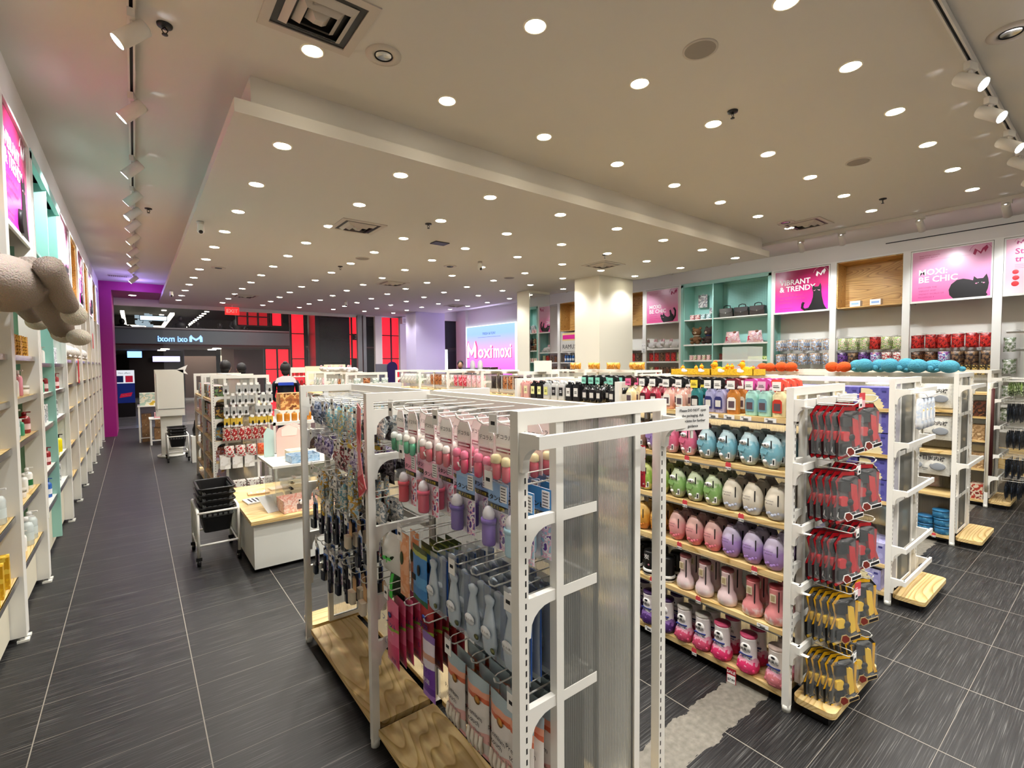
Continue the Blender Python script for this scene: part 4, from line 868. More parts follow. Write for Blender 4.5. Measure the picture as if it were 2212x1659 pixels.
def mk_flowerjar(key, c, top, mid='efe9ea'):
    def f():
        o = root('deodoriser_jar')
        pm = pmat('fj_'+key, ['#'+c,'#'+c,'#e9a6bc' if key != 'violet' else '#8a6ab0','#'+mid,'#'+mid], 48, .3, 'bands', [0,.2,.3,.42,.9], (0,.15), .42)
        b = MB(); b.lathe([(.03,0),(.037,.006),(.042,.025),(.038,.045),(.031,.06),(.03,.09),(.03,.14),(.031,.146)], pm, n=18); b.build('bottle', o)
        b = MB(); b.lathe([(.031,0),(.032,.003),(.031,.01),(.026,.012)], mat('fjcap_'+top,'#'+top,.35), c=(0,0,.146), n=18); b.build('lid', o)
        b = MB(); b.ball((0,-.0285,.108),(.02,.004,.02),WINK); b.text('消臭元', .013, INK, (0,-.034,.098), bold=True); b.ball((0,-.033,.118),(.008,.002,.005),INK); b.box(-.024,.024,-.0325,-.024,.076,.08,mat('navy_ink','#1e2f74')); b.text('お部屋の香り', .008, mat('navy_ink'), (.004,-.0325,.066), bold=True)
        for k in range(6): b.ball((-.026+.0105*k,-.0365+.008*abs(k-2.5)/2.5*1.2,.02+.01*math.sin(k*1.9)),(.009,.005,.009),mat('rose_'+key,'#'+c,.5))
        b.build('print', o)
        return o
    return f
def mk_blackpot():
    o = root('black_deodoriser_pot'); b = MB(); b.lathe([(.034,0),(.038,.005),(.038,.03),(.036,.034)], mat('pot_white','#dcdcd8',.35), n=18); b.lathe([(.0385,.012),(.0385,.022)], BLK, n=18, cap=False); b.build('base', o)
    b = MB(); b.lathe([(.033,0),(.034,.004),(.034,.085),(.03,.095)], BLK, c=(0,0,.034), n=18); b.text('炭', .03, WINK, (0,-.036,.09)); b.ball((.01,-.035,.06),(.005,.002,.005),mat('petal_pinkdot','#b06a7a')); b.build('pot', o); return o
def mk_box(key, w_, d, h, cols, scale=20, kind='noise', name='carton', art=None):
    def f():
        o = root(name); b = MB(); b.box(-w_/2,w_/2,-d/2,d/2,0,h,pmat('box_'+key,cols,scale,.45,kind)); b.build('box', o)
        if art: m = MB(); art(m, w_, d, h); m.build('print', o)
        return o
    return f
def art_sheep(m, w_, d, h):
    p = []; n = 26
    for k in range(n+1):
        t = k/n; p.append((w_/2*(-.95+1.25*t if False else 0), 0))
    p = [(-w_/2, .0), (w_*.3, .0)]
    for k in range(13):
        z = h*.04 + h*.9*k/12; p.append((w_*(.32 - .5*(k/12)**1.6) + (.006 if k % 2 else -.004), z))
    p.append((-w_/2, h*.96))
    m.prism(p, -d/2-.0012, -d/2-.0002, mat('cream_print','#ddd2a8',.5), 'y')
    m.ball((w_*.02,-d/2-.001,h*.6),(.004,.001,.004),INK); m.box(-w_*.2,-w_*.02,-d/2-.002,-d/2-.001,h*.2,h*.23,INK); m.box(w_*.25,w_*.4,-d/2-.001,-d/2,h*.75,h*.85,mat('navy_print','#3a3a7c',.5))
def mk_tin(c):
    def f():
        o = root('round_storage_tin'); b = MB(); b.lathe([(.05,0),(.055,.005),(.055,.05),(.053,.052)], pmat('tin_'+c,['#'+c,'#'+c,'#2f6f98','#5aa0c4'],30,.35), n=20); b.build('bowl', o)
        b = MB(); b.lathe([(.057,0),(.058,.01),(.05,.016),(.0,.018)], mat('tinlid_'+c,'#'+c,.3), c=(0,0,.05), n=20); b.build('lid', o); return o
    return f
def mk_bag(key, cols, w_=.13, h=.2, d=.05, txt=None, kind='noise', scale=28, zr=None, pos=None, tcol=None, tsz=.03, name='snack_bag', oval=False):
    """pouch that hangs from its top edge"""
    def f():
        o = root(name); b = MB(); b.pillow(w_,h,d,pmat('bag_'+key,cols,scale,.28,kind,pos,zr,.12,bump=.15),z0=-h,wav=.08,nx=7,nz=9); b.build('bag', o)
        if txt or oval:
            b = MB()
            if txt: b.text(txt, tsz, tcol or INK, (0,-d*.5-.001,-h*.36), bold=True)
            if oval: b.ball((w_*.12,-d*.5,-h*.62),(w_*.27,.003,h*.16),mat('oval_grey','#8d939b',.5)); b.box(-w_*.4,-w_*.2,-d*.42,-d*.41,-h*.75,-h*.73,INK); b.box(-w_*.4,-w_*.1,-d*.42,-d*.41,-h*.2,-h*.185,INK); b.box(-w_*.42,-w_*.25,-d*.36,-d*.35,-h*.82,-h*.81,INK)
            b.build('print', o)
        return o
    return f
def fur(key, c): return mat('plush_'+key, c, .95, bump=.9, bscale=130, vary=.35)
def mk_duck():
    o = root('duck_plush'); Y = fur('duck', '#f0b71e'); Or = fur('duckorange', '#e8782a')
    b = MB(); b.ball((0,0,.035),(.035,.045,.035),Y); b.ball((.0,.045,.05),(.012,.02,.018),Y); b.ball((0,-.03,.085),(.024,.024,.026),Y); b.cyl((0,-.02,.05),(0,-.03,.08),.018,Y); b.build('body', o)
    b = MB(); b.ball((0,-.056,.083),(.009,.014,.006),Or); b.ball((0,-.025,.112),(.008,.016,.012),Or); b.ball((.022,-.03,.006),(.014,.02,.007),Or); b.ball((-.022,-.03,.006),(.014,.02,.007),Or); b.build('beak_and_feet', o)
    b = MB(); b.ball((.018,-.05,.093),.003,INK); b.ball((-.018,-.05,.093),.003,INK); b.build('eye', o); return o
def mk_roundplush(key, c, ears=False, fin=False):
    def f():
        o = root('round_plush_toy'); m = fur(key, c); b = MB(); b.ball((0,0,.048),(.062,.058,.05),m,n=20,k=12); b.build('body', o)
        b = MB()
        if fin: b.ball((.072,.0,.03),(.022,.014,.02),m); b.ball((-.066,.0,.02),(.018,.014,.012),m)
        else: b.ball((.066,.0,.025),(.02,.018,.022),m); b.ball((.05,-.04,.012),(.02,.018,.012),m)
        b.build('limb', o); return o
    return f
# ------------------------------------------------------------ goods on the nearest rack (facing the aisle: -X)
LFT = -PI/2
XS = {'brush': 1.4, 'prem': 1.12, 'st_r': 1.25, 'st_p': 1.25, 'st_v': 1.3, 'st_v2': 1.3, 'st_b': 1.3, 'spg': 1.4, 'pinkg': 1.45, 'dkred': 1.3, 'purp': 1.4, 'suc_cream': 1.25, 'suc_rose': 1.12, 'suc_pinkw': 1.1, 'peach': 1.3, 'razor': 1.15}
def series(key, maker, desc, cat, x, y, z, n, dx, hooktxt, grp, rz=LFT, jit=.05, dy=0., dz=0.):
    for j in range(n):
        nm = f'{desc}, {hooktxt}, ' + ('front one' if j == 0 else f'{ORD[j]} back')
        put(key, maker, nm, cat, (x + dx*j + random.uniform(-.003,.003), y + dy*j + random.uniform(-.002,.002), z + dz*j - .008), rz=rz + random.uniform(-jit, jit), group=grp, scale=(XS.get(key, 1.), 1., 1.))
ax = .775
sv = [('suc_green', mk_suction('2f9a6a','eef4ee'), 'green suction hook pack'), ('suc_green2', mk_suction('4fb98a','f4efe4'), 'pale green suction pack'), ('suc_pinkw', mk_suction('e0707a','f4ece4'), 'coral gel pack with white caps'),
      ('suc_pinkw', None, 'coral gel pack with white caps'), ('suc_rose', mk_suction('e0466e','f07a9c'), 'rose gel pack with pink caps'), ('suc_rose', None, 'rose gel pack with pink caps'), ('suc_cream', mk_suction('de5a6e','f3e3b0'), 'coral gel pack with cream caps')]
for j, (y, z) in enumerate(A_HOOKS['suction']):
    series(sv[j][0], sv[j][1], sv[j][2], 'gel pack', ax+.01, y+.895, z-.004, 4, .048, f'{ORD[6-j]} top hook from the near end', 'gel packs on the nearest rack')
st = [('st_r', mk_stamp('d8344a','f4a8c0'), 'red toilet gel card'), ('st_p', mk_stamp('e05070','f6b9cf'), 'pink toilet gel card'), ('st_v', mk_stamp('6a4fa8'), 'purple toilet gel card'), ('st_v2', mk_stamp('7a5cb4'), 'violet toilet gel card'), ('st_b', mk_stamp('a8cfe0','3f8fd0'), 'blue toilet gel card')]
for j, (y, z) in enumerate(A_HOOKS['stamp']):
    series(st[j][0], st[j][1], st[j][2], 'gel pack', ax+.005, y+.895, z-.004, 4, .055, 'second tier of the nearest rack', 'toilet gel cards')
for j, (y, z) in enumerate(A_HOOKS['brush']):
    if j == 0: series('peach', mk_peach, 'peach sponge pack with olive leaf', 'sponge pack', ax, y+.915, z-.004, 2, .04, 'middle tier', 'peach sponge packs')
    elif j == 1: series('spg', mk_sponge(), 'blue and green cleaning cloth pack', 'cloth pack', ax, y+.9, z-.02, 5, .035, 'middle tier', 'cloth packs')
    else: series('brush', mk_brush, 'grey blue bottle brush pack', 'brush pack', ax, y+.895, z-.004, 6, .036, f'{ORD[6-j]} hook from near end', 'bottle brush packs')
for j, (y, z) in enumerate(A_HOOKS['glove']):
    if j == 0: series('pinkg', mk_pinkglove(), 'pink rubber glove pack', 'glove pack', ax-.005, y+.895, z-.03, 6, .032, 'lowest tier', 'pink glove packs')
    elif j == 1: series('dkred', mk_pinkglove('9c2a3a','b8403f','dark','手袋'), 'dark red glove pack', 'glove pack', ax+.07, y+.895, z-.0, 5, .032, 'lowest tier', 'dark red glove packs')
    elif j == 2: series('purp', mk_purple, 'slim purple and white bag pack', 'bag pack', ax-.005, y+.895, z-.03, 1, .032, 'lowest tier', None)
    else: series('prem', mk_premium, 'pink and white rubber glove pack', 'glove pack', ax, y+.895, z-.03, 6, .037, f'{ORD[6-j]} lowest hook from near end', 'white and pink glove packs')
put('wbag', mk_whitebag, 'white pouch with black band and green leaf on the nearest rack', 'pouch', (.8, 1.83, .87), rz=LFT+.1)
put('sprout', mk_sprout, 'dark green crumpled cloth pack below the white leaf pouch', 'pack', (.82, 1.83, .7), rz=LFT)
# far bay of the nearest rack
crs = [('navy', ['#23304e','#5c6f94','#aab6cc','#1a2338'], .13, .12), ('teal', ['#9fc6cc','#e8e4d8','#6aa6b8','#d8a23a'], .055, .14), ('purple', ['#3c2f5c','#8a7ab4','#cfc6e0','#241c38'], .13, .1), ('redblk', ['#1c1214','#8c1f34','#e6dfe0','#4a1420'], .15, .14),
       ('sky', ['#8fc2dc','#e3eaec','#d9a840','#4a86a8'], .08, .14), ('black', ['#151316','#2c2628','#6a6468','#151316'], .12, .13), ('mix', ['#c9ced0','#7d8a92','#e9e6e0','#a9b4ba'], .13, .11)]
def cr(k): 
    q = crs[k]; return ('cr_'+q[0], mk_crumple(q[0], q[1], q[2], q[3], .05, nm='crumpled_accessory_pack'))
lay = {'r1': [0, 0, 1, 1, 1, 1, 5, 6], 'r2': [2, 2, 3, 3, 2, 5], 'r3': [4, 4, 6, 1, 4, 5, 6]}
cn = ['navy camouflage', 'teal and cream', 'purple', 'red and black', 'sky blue and yellow', 'black', 'grey and white']
tn = {'r1': 'top tier', 'r2': 'second tier', 'r3': 'third tier'}
for k, idx in lay.items():
    z, ys = A2[k]
    for j, y in enumerate(ys):
        if j >= len(idx): break
        key, mk = cr(idx[j]); n = 3 if k != 'r3' else 2
        series(key, mk, cn[idx[j]] + ' crumpled accessory pack', 'accessory pack', ax+random.uniform(0,.03), y, z-.004, n, .075, f'far bay {tn[k]}, {ORD[j]} hook', f'accessory packs, {tn[k]}', jit=.15)
sl = [('s1', ['#e8e6df','#7fb2d0','#d8c05a','#e8e6df']), ('s2', ['#d6e6ec','#8aa8bc','#f0e8c8','#c8606a']), ('s3', ['#ece9e2','#e6b84a','#5a9cc8','#ece9e2'])]
for j, (y, z) in enumerate(((2.33, 1.34), (2.2, 1.34), (2.08, 1.34), (2.2, 1.1), (1.98, 1.08), (2.62, .93), (2.5, .93))):
    series('slim'+str(j % 3), mk_slim(*sl[j % 3], w_=.06, h=.16), 'slim printed sock pack with yellow foot', 'sock pack', ax-.01, y, z, 3, .04, f'far bay, {ORD[j]} of these hooks', 'slim printed packs', jit=.2)
for k in ('r4', 'r5'):
    z, ys = A2[k]
    for j, y in enumerate(ys):
        if j == 6 or (k == 'r5' and j == 7): series('beige', mk_beigebox, 'beige soap box pack', 'soap pack', ax-.01, y, z-.004, 3, .045, f'far bay {"fourth" if k == "r4" else "fifth"} tier, {ORD[j]} hook', 'beige box packs')
        else: series('razor', mk_razor, 'navy razor pack', 'razor pack', ax-.02+.015*(j % 3), y, z-.004-.012*(j % 2), 5, .04, f'far bay {"fourth" if k == "r4" else "fifth"} tier, {ORD[j]} hook', f'razor packs, {"fourth" if k == "r4" else "fifth"} tier', jit=.12)
for j in range(5): series('suc_rose', None, 'rose gel pack with pink caps', 'gel pack', 1.22, 1.02+.16*j, 1.37, 2, -.05, f'far side of the nearest rack, {ORD[j]} hook', 'gel packs on the far side', rz=-LFT)
for j in range(3): series('redhook', mk_bag('redpk', ['#8c1626','#c42438','#e9e2e0'], .05, .13, .02, name='red_accessory_pack'), 'red slim accessory pack', 'accessory pack', 1.235, .95+.05*j, 1.3, 1, -.05, f'inside the near end frame, number {ORD[j]}', 'red slim packs', rz=-LFT)
series('bb', mk_bag('brushblue', ['#2d4f8c','#7d93b4','#b9c6d4','#2d4f8c'], .08, .2, .02, name='blue_brush_pack'), 'blue brush pack seen through the ribbed panel', 'brush pack', .9, 1.0, .92, 2, .03, 'behind the near end', 'blue brush packs')
# hanging sale banner and counter card
b = MB(); pk = mat('banner_pink', '#e58f94', .6); rd = mat('banner_red', '#c9404c', .6)
P0 = [(0,.0),(-.035,-.02),(-.03,-.12),(-.02,-.2),(-.045,-.28),(-.075,-.33),(-.06,-.345),(-.02,-.37),(.0,-.38),(.012,-.3),(.014,-.1)]
b.prism(P0, -.0012, .0012, pk, 'x'); b.prism([(-.07,-.328),(-.045,-.275),(.012,-.3),(.0,-.375),(-.058,-.343)], -.0022, -.0012, rd, 'x'); b.prism([(-.03,-.1),(-.005,-.06),(.006,-.12),(-.02,-.16)], -.0022, -.0012, rd, 'x')
b.text('CLEAR', .045, WINK, (-.0016, -.005, -.275), ux=(0,.12,1), uz=(0,1,-.12), align='LEFT', bold=True); b.text('ALL SALES', .013, WINK, (-.003, -.03, -.32), ux=(0,-1,-.25), uz=(0,-.2,1)); b.text('FINAL', .013, WINK, (-.003, -.028, -.338), ux=(0,-1,-.25), uz=(0,-.2,1))
tag(b.build('sale_banner', loc=(.695, 1.9, 1.395)), 'pink and red curled clearance banner on the middle post of the nearest rack', 'banner')
b = MB(); b.box(-.062,.062,-.001,.001,-.036,.036,TAG)
for k, s_ in enumerate(('Please DO NOT open', 'the packaging. Ask', 'associates for further', 'guidance')): b.text(s_, .0108, INK, (0,-.0018,.02-.0155*k), bold=True)
b.box(-.004,.004,.001,.006,-.06,.0,WHT)
tag(b.build('notice_card', loc=(1.3, .806, 1.383), rz=-.28), 'small white printed notice card on the near bar asking not to open packaging', 'notice')

# ------------------------------------------------------------ air freshener rack, shelf by shelf (fronts face -X)
def yrow(lst, xf, z, grp, tier, depth=3, dx=.075, cat='deodoriser', sc=None):
    for (y, key, mk, desc) in lst:
        for d in range(depth):
            i = [q[0] for q in lst].index(y)
            nm = f'{desc}, {tier}, {ORD[i]} from near end' + ('' if d == 0 else f', {ORD[d]} deep')
            put(key, mk, nm, cat, (xf + dx*d, y + random.uniform(-.003,.003), z+.0012), rz=LFT + random.uniform(-.12,.12), group=grp, scale=sc)
SP = {'cream2': ('e8dcae','e05040','c8392a','f2f2ee'), 'aqua': ('a8dcd0','c84a98','6a9aa8','f2f2ee'), 'aqua2': ('a8dcd0','c84a98','6a9aa8','e9c4d8'), 'orange': ('c07a34','6a1c28','f0ece2','f2f2ee'), 'lav': ('a9a8cf','101014','2c2f6a','f2f2ee'),
      'teal': ('2f7f82','101014','10161a','f0d84a'), 'pinkb': ('d8a496','101014','f0ece2','f2f2ee'), 'redb': ('a83248','101014','4a1420','f2f2ee'), 'cream': ('e2d3a0','3a2620','e8e2c8','e86a9a'), 'black': ('0e0e12','0e0e12','1c1c22','8fdcc8')}
sp = []
names = {'cream2': 'cream spray bottle with red trigger', 'aqua': 'aqua spray bottle with magenta trigger', 'aqua2': 'aqua spray bottle with pink tag', 'orange': 'orange spray bottle with maroon trigger', 'lav': 'lavender spray bottle with black trigger', 'teal': 'teal spray bottle with yellow tag', 'pinkb': 'salmon spray bottle with black trigger', 'redb': 'crimson spray bottle with black trigger', 'cream': 'cream spray bottle with brown trigger', 'black': 'black spray bottle with mint tag'}
for y, k in ((.98,'cream2'),(1.04,'aqua2'),(1.1,'aqua'),(1.188,'orange'),(1.25,'lav'),(1.303,'lav'),(1.383,'teal'),(1.47,'pinkb'),(1.55,'pinkb'),(1.63,'redb'),(1.7,'redb'),(1.8,'cream'),(1.925,'black'),(2.03,'black'),(2.09,'black'),(2.15,'black')):
    v = SP[k]; sp.append((y, 'sp_'+k, mk_spray(k, v[0], v[1], v[2], tagc='#'+v[3], angular=k in ('pinkb','redb','cream','black')), names[k]))
yrow(sp, 2.27, 1.297, 'spray bottles on the top shelf', 'top shelf', 3, .075, 'spray bottle')
rf = []
for y, k, bd, lb, nm in ((2.21,'blk2','1a1a1e','e4e4e0','black refill bottle with white label'),(2.28,'blk2','','',''),(2.35,'wht','c9cac8','1a1a1e','white refill bottle with black label'),(2.42,'wht','','',''),(2.5,'gry','b9bcbc','e0e08a','grey refill bottle with lime label'),(2.57,'blk3','18181c','f0f0a8','black refill bottle with lemon label'),(2.64,'blk3','','',''),(2.72,'pnk','d8a6a0','f0e8b8','pink refill bottle with cream label'),(2.79,'pnk','','','')):
    rf.append((y, 'rf_'+k, mk_refill(k, bd, lb) if bd else None, {'blk2':'black refill bottle with white label','wht':'white refill bottle with black label','gry':'grey refill bottle with lime label','blk3':'black refill bottle with lemon label','pnk':'pink refill bottle with cream label'}[k]))
for (y, key, mk, d) in rf:
    for q in range(3): put(key, mk, f'{d}, {ORD[[r_[0] for r_ in rf].index(y)]} past the black sprays' + ('' if q == 0 else f', {ORD[q]} deep'), 'refill bottle', (2.275+.07*q, y+.02, 1.2985), rz=LFT, group='refill bottles on the top shelf')
EG = {'blue': (('c4e0e8','7ab4c6','a9b6be'), 0, 'pale blue egg-shaped deodoriser'), 'pink': (('e890aa','d86a8c','d8aab8'), 0, 'hot pink egg-shaped deodoriser'), 'lil': (('c0a8d8','9a80c0','b0a4c4'), 0, 'lilac egg-shaped deodoriser'), 'grn': (('ccdab8','88b46a','aab69a'), 0, 'green egg-shaped deodoriser'), 'lime': (('d4de8c','9abc54','dcd88a'), 0, 'lime and yellow egg-shaped deodoriser'),
      'ivory': (('e0d8c6','d8d2c4','b8c0d4'), 1, 'ivory egg-shaped deodoriser'), 'viol': (('c9bfd8','a88ac8','9a78b8'), 1, 'violet egg-shaped deodoriser'), 'salm': (('d8b0a8','e09a9c','d06a78'), 1, 'salmon pink egg-shaped deodoriser'), 'amber': (('e8c070','d89a3c','c87a2c'), 1, 'amber egg-shaped deodoriser'), 'brown': (('b89a88','a88474','8a6a60'), 0, 'brown floral egg-shaped deodoriser')}
def eggs(seq, z, tier):
    l = []
    for y, k in seq: c, kd, nm = EG[k]; l.append((y, 'egg_'+k, mk_egg(k, c, kd), nm))
    yrow(l, 2.272, z, 'egg-shaped deodorisers, ' + tier, tier, 3, .085, sc=(1.05, 1.15, 1.0))
eggs([(1.01,'blue'),(1.115,'blue'),(1.22,'blue'),(1.325,'blue'),(1.432,'pink'),(1.535,'pink'),(1.64,'lil'),(1.74,'brown'),(1.97,'brown'),(2.09,'lil'),(2.25,'pink'),(2.4,'blue')], 1.062, 'second shelf')
eggs([(.99,'ivory'),(1.09,'ivory'),(1.19,'ivory'),(1.29,'grn'),(1.39,'grn'),(1.49,'grn'),(1.59,'lime'),(1.69,'lime'),(1.79,'lime'),(1.95,'grn'),(2.1,'ivory'),(2.3,'lime')], .83, 'third shelf')
eggs([(.99,'viol'),(1.09,'viol'),(1.19,'viol'),(1.29,'salm'),(1.39,'salm'),(1.49,'salm'),(1.61,'amber'),(1.71,'amber'),(2.0,'salm'),(2.2,'viol')], .6, 'fourth shelf')
nj = [(.985,'nk_r',mk_neckjar('rose','d98a8c','b04850'),'rose pink necked deodoriser bottle'),(1.09,'nk_r',None,'rose pink necked deodoriser bottle'),(1.215,'nk_w',mk_neckjar('white','e0c8ca','9a5a5c'),'pale blush necked deodoriser bottle'),(1.335,'nk_w',None,'pale blush necked deodoriser bottle'),(1.445,'nk_w',None,'pale blush necked deodoriser bottle'),(1.555,'bpot',mk_blackpot,'black charcoal deodoriser pot'),(1.66,'bpot',None,'black charcoal deodoriser pot'),(1.77,'bpot',None,'black charcoal deodoriser pot'),(2.0,'nk_w',None,'pale blush necked deodoriser bottle')]
yrow(nj, 2.275, .352, 'necked deodoriser bottles', 'fifth shelf', 2, .095, sc=(1.15, 1.15, 1.05))
fj = [(.975,'fj_t',mk_flowerjar('taupe','c9747c','b9a49a','ded4cc'),'taupe lidded deodoriser jar'),(1.105,'fj_p',mk_flowerjar('pink','d8346a','c04a6c'),'magenta rose deodoriser jar'),(1.235,'fj_p',None,'magenta rose deodoriser jar'),(1.34,'fj_w',mk_flowerjar('grey','c84a6c','a9a49c'),'grey lidded floral deodoriser jar'),(1.445,'fj_w',None,'grey lidded floral deodoriser jar'),(1.555,'fj_v',mk_flowerjar('violet','4a2a6c','3a2050'),'dark violet floral deodoriser jar'),(1.665,'fj_v',None,'dark violet floral deodoriser jar'),(1.78,'fj_v',None,'dark violet floral deodoriser jar')]
yrow(fj, 2.275, .072, 'deodoriser jars on the base board', 'base board', 2, .1, sc=(1.22, 1.22, 1.15))
def price_tag(x, y, z, txt, lab, red=True, rz=LFT, grp=None):
    def f():
        o = root('price_tag'); b = MB()
        if red: b.prism([(-.013,0),(.013,0),(.013,.02),(.005,.024),(.0,.02),(-.006,.026),(-.013,.018)], -.0008, .0006, mat('tag_red','#d2454f',.5), 'y'); b.box(-.013,.013,-.001,.0006,-.014,.001,TAG)
        else: b.box(-.026,.026,-.001,.0006,-.012,.012,TAG)
        b.build('card', o)
        b = MB()
        if red: b.text(txt, .0115, INK, (0,-.0014,-.011), bold=True)
        else:
            for k in range(12): b.box(-.012+.002*k,-.0112+.002*k+.0004*(k % 3),-.0016,-.001,-.007,.003,INK)
            b.box(-.02,-.008,-.0016,-.001,.006,.008,INK)
        b.build('print', o); return o
    put('ptag_'+txt, f, lab, 'price tag', (x, y, z), rz=rz, group=grp)
for i, y in enumerate((1.0, 1.11, 1.19, 1.27)): price_tag(2.229, y, 1.283, 'bar', f'white barcode label on the top shelf edge, {ORD[i]} from near end', False, grp='barcode labels')
for (y, z, tx, lab) in ((1.19,1.045,'$6.99','red and white price tag under the pale blue eggs'),(1.41,1.045,'$6.99','red and white price tag under the hot pink eggs'),(1.68,1.045,'$6.99','red and white price tag under the lilac eggs'),
        (1.125,.812,'$7.99','red and white price tag under the ivory eggs'),(1.42,.812,'$6.99','red and white price tag under the green eggs'),(1.06,.582,'$7.99','red and white price tag under the violet eggs'),(1.45,.582,'$8.99','red and white price tag under the salmon eggs'),
        (1.34,.335,'$8.99','red and white price tag under the blush bottles'),(1.62,.335,'$8.99','red and white price tag under the black pots'),(1.36,.055,'$7.99','red and white price tag below the grey lidded jars')): price_tag(2.226, y, z, tx, lab)
price_tag(2.229, 1.02, .335, 'bar', 'white barcode label under the rose pink bottles', False); price_tag(2.229, 1.64, .055, 'bar', 'white barcode label below the violet jars', False)
b = MB(); b.box(-.022,.022,-.001,.001,-.075,.0,mat('sale_crimson','#a3182c',.5)); b.box(-.019,.019,-.002,-.001,-.07,-.032,TAG); b.text('SALE', .019, WINK, (0,-.0024,-.022), bold=True); b.text('$7.99', .0155, INK, (0,-.0026,-.058), bold=True)
tag(b.build('sale_tag', loc=(2.222, 1.16, .072), rz=LFT+.1), 'crimson SALE tag hanging from the base board before the rose jars', 'price tag')

# ------------------------------------------------------------ toy packs on the near end of the air freshener rack
for r_, (z, red) in enumerate(((1.385, True), (1.11, True), (.845, True), (.585, False), (.315, False))):
    for c_, x in enumerate((.13, .36)):
        hook(RB, x, -.045, z-.02, .15, direction='y-', tagc=(c_ == 0))
        for k in range(5):
            put('toy_red' if red else 'toy_yel', mk_toy(red), f'{"red" if red else "yellow"} toy tool pack, {ORD[r_]} bar, {"inner" if c_ else "outer"} hook, ' + ('front one' if k == 4 else f'{ORD[4-k]} behind it'), 'toy pack', (2.22+x+.004*k+random.uniform(-.003,.003), .9-.062-.024*k, z-.035), rz=random.uniform(-.1,.06)-.42, scale=(1.08, .62, 1.02), group=f'toy packs, {ORD[r_]} bar')
        if c_ == 0 and r_ in (0, 3): 
            b = MB(); b.box(-.02,.02,-.001,.001,-.03,.03,mat('tag_red','#d2454f',.5)); b.box(-.018,.018,-.002,-.001,-.03,.0,mat('tag_blush','#e8b4bc',.5)); tag(b.build('price_tag', loc=(2.22+x+.03, .9-.2, z-.0), rz=-.2), f'small pink price tag on the {"top" if r_ == 0 else "first yellow"} toy hook', 'price tag')

# ------------------------------------------------------------ purple box rack
lav = ['#5a58a4','#5250a0','#605eac','#5250a0']
for zi, z in enumerate((.952, .655, .25, 1.245)):
    for i, y in enumerate((1.0, 1.16, 1.32, 1.48)):
        for lev in range(2 if zi < 2 else 1):
            h_ = .135 if zi < 2 else (.15 if zi == 2 else .13)
            put('giftbox'+str(zi == 2), mk_box('gift' + ('w' if zi == 2 else ''), .15, .2, .13, lav if zi != 2 else ['#a9a8d8','#b9b8e0','#9a98cc','#a9a8d8'], 9, art=art_sheep, name='gift_box'), f'{"lilac" if zi == 2 else "purple"} gift box with cream fluffy print, {["second","third","fourth","top"][zi]} shelf, {ORD[i]} along' + (', upper one' if lev else ''), 'gift box', (3.83, y+.03, z+.001+.136*lev), rz=LFT, group='purple gift boxes')
for i, y in enumerate((1.02, 1.2)):
    put('giftboxTrue', None, f'lilac gift box with cream fluffy print on the base board, {ORD[i]} along', 'gift box', (3.83, y+.03, .074), rz=LFT, group='lilac gift boxes')
price_tag(3.715, 1.13, 1.228, '$9.99', 'red and white price tag on the purple gift box rack')
# blue and white roll packs on its end, hung in two layers
def mk_roll(): 
    o = root('cotton_roll_pack'); b = MB(); b.lathe([(.004,0),(.024,.01),(.026,.04),(.026,.16),(.02,.185),(.006,.19)], pmat('roll_print',['#dfe4ea','#dfe4ea','#c9d6e8','#dfe4ea'],30,.25), c=(0,0,-.19), n=14, sy=.7); b.build('bag', o)
    b = MB(); b.box(-.014,.014,-.0188,-.017,-.13,-.06,mat('roll_navy','#27408c',.4)); b.box(-.006,.006,-.0194,-.0188,-.075,-.065,mat('band_yellow','#f4d93c')); b.box(-.01,.01,-.0194,-.0188,-.12,-.118,WINK); b.build('print', o)
    return o
t = thing('hang_strip', 'navy topped clip strip at the end of the purple gift box rack', 'hanger', (3.82, .8, 1.34))
b = MB(); b.box(-.06,.2,-.012,.012,-.02,.012,mat('roll_navy')); b.build('clip', t); b = MB(); b.tube([(-.08,.06,.01),(-.08,-.02,.01),(-.08,-.03,-.01),(.22,-.03,-.0)],.003,WHT); b.build('wire', t)
for i in range(4): put('roll', mk_roll, f'blue and white roll pack under the navy strip, {ORD[i]} from the outer post', 'roll pack', (3.72+.085*i, .8, 1.318), rz=-.1+.05*i, group='roll packs')

# ------------------------------------------------------------ white pouch rack with plush on top
wb = mk_bag('daily', ['#d9d9d3','#e6e6e0','#dfdfd8','#e6e6e0'], .2, .2, .055, txt='日抛内裤', tsz=.038, oval=True, name='white_pouch')
for i, (y, z) in enumerate(((1.04,1.345),(1.25,1.345),(1.46,1.345),(1.035,1.072),(1.235,1.072),(1.44,1.072),(1.045,.77),(1.2,.77),(1.42,.77))):
    for k in range(2):
        put('daily', wb, f'white pouch with black characters, {["top","second","third"][i//3]} tier, {ORD[i%3]} along' + (', rear one' if k else ''), 'pouch', (5.37+.07*k, y, z), rz=LFT+random.uniform(-.06,.06), group='white pouches with characters')
tc = ['2a6a94', '28608a', '7fb4c8']
for i, (y, z) in enumerate(((.985,.073),(1.1,.073),(1.22,.073),(.99,.142),(1.1,.142),(1.22,.142),(1.0,.212),(1.34,.073),(1.34,.142))):
    put('tin'+str(i % 3 if i < 7 else 2), mk_tin(tc[i % 3] if i < 7 else tc[2]), f'round {"teal blue" if i < 7 and i % 3 < 2 else "pale blue"} storage tin at the rack foot, {ORD[i%3]} along, {["lowest","middle","upper","extra"][min(i//3,3)]} layer', 'tin', (5.39, y, z), rz=LFT, group='storage tins')
price_tag(5.33, 1.03, .055, '$2.99', 'price tag at the foot of the white pouch rack')
